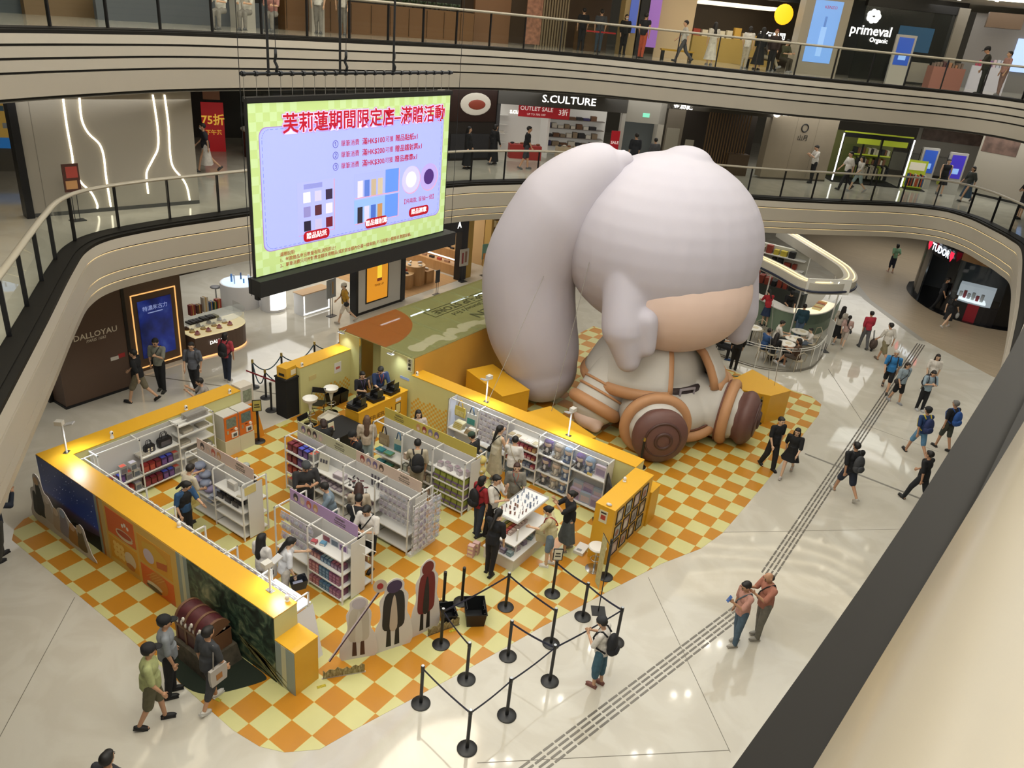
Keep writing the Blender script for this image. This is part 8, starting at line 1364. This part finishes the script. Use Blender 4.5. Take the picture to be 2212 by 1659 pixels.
# first gallery people
G2 = Z2
person('person in black flowered top and white skirt walking past the light wall', -15.0, 10.9, 200, 'walk', 1.64, 0, '#22232a', .5, ('skirt', '#c9c4bc', .3, .26), ('short', '#14110f'), '#444', G2, N3, extra=(('mask',),)); person('person all in black with long hair left of the shoe store', -10.7, 19.9, 340, 'stand', 1.64, 0, '#101114', 1, ('dress', '#101114', .15, .24), ('long', '#100d0d'), '#111', G2, N3); person('person in long black dress in front of the shoe store', -10.75, 21.75, 40, 'stroll', 1.64, 0, '#101114', 1, ('dress', '#121317', .15, .25), ('bob', '#100d0d'), '#444', G2, N3); person('person in black T-shirt walking in front of the shoe store', -9.4, 22.2, 10, 'stroll', 1.74, 1, '#121317', .6, (SHT, '#33343a', 1.1), ('short', '#14110f'), '#555', G2, N3); person('person in black seen over the rail by the corridor recess', -6.3, 26.0, 100, 'stand', 1.7, 0, '#22252c', .8, (T_, '#22252c'), ('short', '#14110f'), '#333', G2, N3); person('shorter person in grey seen over the rail by the corridor recess', -5.7, 26.7, 100, 'stand', 1.55, 0, '#4a4c50', .8, (T_, '#33343a'), ('short', '#14110f'), '#333', G2, N3)
person('person in white T-shirt and black trousers before the stone wall with phone', -.3, 32.6, 190, 'phone', 1.7, 0, '#c9c6c0', .6, (T_, '#17181c', 1.1), ('short', '#17130f'), '#222', G2, N3); person('person in white T-shirt pushing along the walkway by the clothing kiosk', 1.25, 32.4, 190, 'walk', 1.74, 0, '#cbc8c2', .6, (T_, '#1c1d22'), ('short', '#14110f'), '#444', G2, N3); person('person in white top and pale shorts walking beside the clothing kiosk', 1.75, 32.5, 190, 'walk2', 1.6, 2, '#bdb9b0', .6, (SHT, '#8fa0a0'), ('long', '#181210'), '#999', G2, N3); person('person in black sleeveless dress on the right walkway', 4.75, 36.2, 250, 'stroll', 1.66, 2, '#141519', 0, ('dress', '#141519', .5, .2), ('bun', '#181210'), '#666', G2, N3, extra=(('carrier', '#9aa03a', 'lime carrier bag of the person in the sleeveless dress'),)); person('person in checked shirt and long blue skirt on the right walkway', 5.9, 35.6, 190, 'walk', 1.62, 0, '#3a3f3c', .8, ('skirt', '#33475a', .25, .26), ('bob', '#14110f'), '#555', G2, N3); person('person in black with folded arms at the right picture edge', 8.2, 33.6, 200, 'fold', 1.68, 0, '#15161a', .6, (SHT, '#2a2c32'), ('short', '#14110f'), '#222', G2, N3)
# ================================================================ second gallery shops
t, L = shop('timber restaurant screen with long bench seating along the second gallery', (-14.6, 2.5), (-14.1, 13.5), Z3, (('glass_screen', 0, 1.2, 0, 3.4, 1.25, 3.2, M('#4a5258', .2, .3)), ('timber_wall', 3.4, 1.0, 0, 7.0, 1.3, 3.2, M('#6b563a', .6)), ('back_wall', 7.0, 2.2, 0, 11, 2.4, 3.2, M('#4a3a28', .6)), ('low_wall', 5.0, .3, 0, 11, .45, .75, M('#4f545a', .5)), ('pillar', 9.3, -.2, 0, 9.9, .3, 3.2, M('#b5b1a8', .5))))
t, L = shop('oak fronted restaurant bar with plants behind the rail', (-14.1, 13.5), (-12.2, 22.2), Z3, (('oak_bar', .3, .2, 0, 8.7, .7, 1.05, M('#6a4a2a', .5)), ('back_wall', 0, 3, 0, 8.9, 3.2, 3.2, M('#2a2119', .6)), ('lit_niche', 4.0, 2.9, 1.5, 7.0, 3.0, 2.4, M('#6a4a22', .5, e=.1)), ('pillar', 1.2, 0, 0, 1.7, .4, 3.2, M('#a8a298', .5))))
for k in range(10): MB().box(.35 + k * .85, .18, .05, .37 + k * .85, .2, 1.0).build('bar_panel_joint', M('#4a341e', .5), t)
for k in range(9): q = t.matrix_world @ Vector((4.6 + k * .42, .45, 1.05)); pt = thing('potted_plant', 'leafy potted plant on the oak bar, number %s from the left' % ('one', 'two', 'three', 'four', 'five', 'six', 'seven', 'eight', 'nine')[k], 'plant', 'plants on the oak bar', q, k); MB().cyl((0, 0, 0), (0, 0, .1), .07, .09, n=10).build('pot', M('#3a3026', .6), pt); lf = MB(); [lf.ell((.08 * cos(a), .08 * sin(a), .2), (.1, .02, .05), 6, 4, Matrix.Rotation(a, 3, 'Z') @ Matrix.Rotation(-.7, 3, 'Y')) for a in [i * .785 for i in range(8)]]; lf.build('leaves', M('#33422a', .6), pt)
t, L = shop('restaurant with curtain, menu boards and red barrier rope at the second gallery', (-12.2, 22.2), (-8.2, 28.4), Z3, (('back_wall', 0, 2.5, 0, 7.3, 2.6, 3.2, M('#4a3826', .6)), ('oak_wall', 0, .8, 0, 1.6, 1.0, 3.2, M('#6b4a2c', .5)), ('menu_board', 2.0, .0, .1, 2.7, .05, 2.2, M('#8a5f4a', .5, n=.4, ns=6)), ('pier', 6.6, 0, 0, 7.3, .4, 3.2, M('#a08a5e', .5)), ('blue_poster', 6.85, -.03, .9, 7.25, 0, 2.5, M('#4a5fb0', .4, e=.4)), ('barrier', 4.4, -.9, .8, 5.8, -.87, .86, M('#a02020', .5)), ('desk', 4.8, .6, 0, 6.0, 1.0, .95, M('#5a4228', .5))))
for k in range(12): MB().box(3.2 + k * .13, 1.6, 0, 3.27 + k * .13, 1.64, 3.0).build('curtain_fold', M('#8a7a60', .6), t)
t, L = shop('sushi restaurant with glowing yellow sign and pale timber blinds', (-8.2, 28.4), (-1.2, 33.4), Z3, (('back_wall', 0, 4, 0, 8.6, 4.1, 3.4, M('#3a3026', .6)), ('black_frame', 0, 0, 0, .35, .3, 3.4, BLACK), ('header', 0, 0, 2.75, 8.6, .2, 3.4, BLACK), ('pale_blind', 1.0, .8, .0, 2.6, .9, 2.6, M('#b39c78', .5, e=.2)), ('lit_ceiling', 2.8, .3, 2.4, 6.6, 3.0, 2.5, M('#f0e2c4', .4, e=1.6)), ('counter', 3.0, 2.2, 0, 7.0, 2.8, 1.05, M('#a58a4a', .5, e=.15)), ('end_wall', 7.6, 0, 0, 8.6, .6, 3.4, M('#1c1c1e', .4)), ('lit_menu', .4, .0, .4, .9, .05, 2.4, M('#8a5fa8', .4, e=.5))))
text('元気寿司', .55, LITW, t, (2.6, -.03, 2.95), bold=.012); MB().ell((.9, -.05, 2.98), (.35, .03, .28), 18, 8).build('yellow_sign_disc', M('#e0b820', .4, e=1.4), t, True); MB().ell((6.3, -.05, 2.25), (.42, .04, .42), 20, 10).build('yellow_sign_disc', M('#e0a81c', .4, e=1.5), t, True); text('元気寿司', .3, LITW, t, (6.0, -.05, 1.35), bold=.02); goods_rows(t, 3.0, 7.0, 2.3, (1.05,), ('#c9a24a', '#a03c2c', '#d8d2c0', '#3a3a3c'), .3, (.2, .5), .3, 'counter_goods', .1)
for i, (x, y) in enumerate(((-6.0, 28.0), (-3.0, 30.2))): bt_ = thing('waiting_bench', ('yellow waiting bench before the sushi restaurant', 'timber waiting bench before the sushi restaurant')[i], 'bench', None, (x, y, Z3), .6); MB().box(-.7, -.22, .38, .7, .22, .45).build('seat', M(('#b8902a', '#8a6a3c')[i], .5), bt_); MB().box(-.65, -.18, 0, -.55, .18, .38).build('leg', DARKM, bt_); MB().box(.55, -.18, 0, .65, .18, .38).build('leg', DARKM, bt_)
t, L = shop('pale pillar with tall lit blue bottle poster', (-1.9, 31.0), (-.3, 32.2), Z3, (('pillar', 0, 0, 0, 2.0, .7, 3.5, M('#a39b8c', .5)), ('poster', .4, -.03, .5, 1.6, 0, 2.9, M('#6f9ad8', .4, e=.75)), ('printed_bottle', .88, -.035, .75, 1.12, -.02, 1.9, M('#88aee2', .4, e=.8)), ('printed_neck', .95, -.035, 1.9, 1.05, -.02, 2.3, M('#5a80c0', .4, e=.6))), 'pillar', 'poster_pillar'); text('KENZO', .16, M('#a8304a', .4, e=.4), t, (1.1, -.04, 2.65))
t, L = shop('dark organic cafe front with lit white tree sign and screen', (.0, 33.4), (3.6, 36.2), Z3, (('glass_front', 0, 0, 0, 4.5, .02, 2.9, M('#2f3230', .15, a=.55)), ('back_wall', 0, 2.5, 0, 4.5, 2.6, 3.2, M('#3a382f', .6)), ('header', 0, -.05, 2.9, 4.5, .2, 3.4, BLACK), ('screen', 2.0, .5, 1.3, 3.6, .55, 2.3, M('#5a98c0', .4, e=.8)), ('pier', 4.1, -.1, 0, 4.6, .3, 3.2, M('#8a8478', .5)), ('white_bench', 1.6, -.6, .1, 3.2, -.2, .9, M('#a8a59c', .4))))
text('primeval', .55, LITW, t, (.45, -.06, 1.95), bold=.012); text('Organic', .26, LITW, t, (.9, -.06, 1.6), bold=.015)
for a_ in range(7): MB().ell((.4 + .2 * cos(a_ * .9), -.06, 2.52 + .16 * sin(a_ * .9)), (.13, .02, .13), 10, 6).build('tree_emblem_lobe', LITW, t, True)
kiosk('white information screen on the second gallery', 2.1, 32.4, Z3, -1.1)
t, L = shop('bright cosmetics stalls with lit blue panels at the far right of the second gallery', (4.0, 36.8), (9.0, 37.6), Z3, (('back_wall', 0, 2.5, 0, 5, 2.6, 3.2, M('#8f8a84', .5)), ('ceiling_drum', .4, .6, 2.6, 1.8, 1.4, 3.2, M('#6a5644', .4, .3)), ('lit_panel', 2.0, 2.4, .9, 2.8, 2.5, 2.3, M('#a8c0e8', .4, e=1)), ('lit_panel', 3.4, 2.4, .9, 4.6, 2.5, 2.3, M('#6ab0c8', .4, e=.8)), ('counter', .4, .6, 0, 1.9, 1.1, 1.0, M('#b5b0b4', .4, e=.3)), ('red_counter', 3.4, .6, 0, 4.6, 1.1, .9, M('#8c2440', .4, e=.15)))); goods_rows(t, .5, 1.8, .7, (1.0,), ('#d8c0c8', '#8a5a9c', '#c9ccd8', '#b0405a'), .12, (.1, .35), .2, 'cosmetics', .03); text('EXCLUSIVE', .3, M('#c9c0c4', .4, e=.5), t, (4.0, .55, .5))
t = thing('pink_counter', 'plain pink display counter near the rail of the second gallery', 'counter', None, (3.75, 33.7, Z3), .5); MB().box(-.65, -.35, 0, .65, .35, .85).build('counter_body', M('#a87468', .5), t); goods_rows(t, -.6, .6, -.2, (.85,), ('#8a7a70', '#b98a6a', '#c9c4c0', '#6a4a4c'), .1, (.1, .25), .3, 'small_goods', .03)
struct(MB().cyl((8.1, 32.6, Z3), (8.1, 32.6, 13.5), .75, n=28).build('trim_column', M('#8f8675', .5), None, 40), 'round beige column at the right of the second gallery')
for i in range(14): struct(MB().cyl((-2 + i * .75, 31.5 + (i * 7 % 5) * .9, 13.42), (-2 + i * .75, 31.5 + (i * 7 % 5) * .9, 13.48), .07, n=12).build('ceiling_downlight', M('#fff6e4', .4, e=8)), 'ceiling downlight')
G3 = Z3
person('person in black T-shirt at the restaurant menu boards, second gallery', -9.9, 26.5, 100, 'stand', 1.68, 0, '#121317', .6, (T_, '#17181c'), ('short', '#14110f'), '#222', G3, N3); person('person in grey T-shirt and jeans waiting at the restaurant, second gallery', -9.2, 26.8, 90, 'stand', 1.7, 0, '#3a3d42', .6, (T_, '#33424f'), ('short', '#14110f'), '#222', G3, N3); person('hostess in black with face mask at the restaurant desk', -8.4, 27.6, 280, 'stand', 1.6, 0, '#101114', .9, (T_, '#101114'), ('bob', '#14110f'), '#222', G3, N3, extra=(('mask',),)); person('person in dark vest and orange trousers beside the blue poster', -6.9, 26.4, 60, 'stand', 1.72, 1, '#1a1a20', .2, (T_, '#a34a30'), ('short', '#14110f'), '#222', G3, N3); person('person in white shirt with shoulder bag passing the blue poster', -5.4, 27.2, 180, 'walk', 1.64, 0, '#b9b6b0', .6, (T_, '#4a4a4e'), ('short', '#17130f'), '#222', G3, N3)
person('person in long white dress before the sushi restaurant', -4.6, 28.3, 100, 'stand', 1.64, 2, '#c4bfb4', .6, ('dress', '#c9c4ba', .2, .24), ('long', '#14100e'), '#888', G3, N3); person('person in white top and beige trousers before the sushi restaurant', -3.4, 29.2, 60, 'stand', 1.62, 2, '#c9c5be', .3, (T_, '#a59c8a'), ('bob', '#181210'), '#888', G3, N3); person('person in long black dress before the sushi restaurant', -2.9, 29.4, 100, 'stand', 1.64, 0, '#121317', .9, ('dress', '#121317', .2, .26), ('long', '#100d0d'), '#222', G3, N3); person('person in red headscarf and dark coat before the sushi restaurant', -2.5, 29.9, 250, 'stand', 1.62, 0, '#2a1c1a', 1, (T_, '#1a1a1c'), ('short', '#7a2a20'), '#222', G3, N3); person('person seated on the timber bench with crossed legs', -2.9, 30.0, 330, 'sitx', 1.7, 0, '#55504a', .6, (T_, '#a89c84'), ('short', '#14110f'), '#888', G3, N3); person('person seated on the timber bench in patterned shirt', -2.2, 30.5, 300, 'sit', 1.66, 0, '#4a4a34', .6, (T_, '#3a3428'), ('short', '#14110f'), '#888', G3, N3)
person('person in dark shirt and cap at the rail before the pink counter', 5.3, 32.5, 160, 'browse', 1.76, 1, '#2c2a22', .6, (T_, '#1f221f'), ('cap', '#14110f', '#17181c'), '#222', G3, N3); person('person in pale pink shirt beside the pink counter', 5.9, 33.6, 180, 'stand', 1.68, 0, '#a88078', .8, (T_, '#8a6f68'), ('short', '#14110f'), '#888', G3, N3)
for i, (x, y, c) in enumerate(((-12.9, 10.3, '#c4c0b8'), (-13.0, 11.3, '#bdb8ae'), (-13.0, 12.3, '#a07068'), (-13.0, 14.2, '#c9c6c0'), (-12.9, 15.2, '#bfbab2'))): person(('person in white shirt at the left of the gallery bench', 'person in cream shirt second on the gallery bench', 'person in pink shirt on the gallery bench', 'standing person in white shirt by the gallery pillar', 'person in pale shirt beside the gallery pillar')[i], x, y, 270, 'stand' if i > 2 else 'sit', 1.68, 0, c, .6, (T_, '#77736c'), ('short', '#17130f'), '#555', G3, N3)
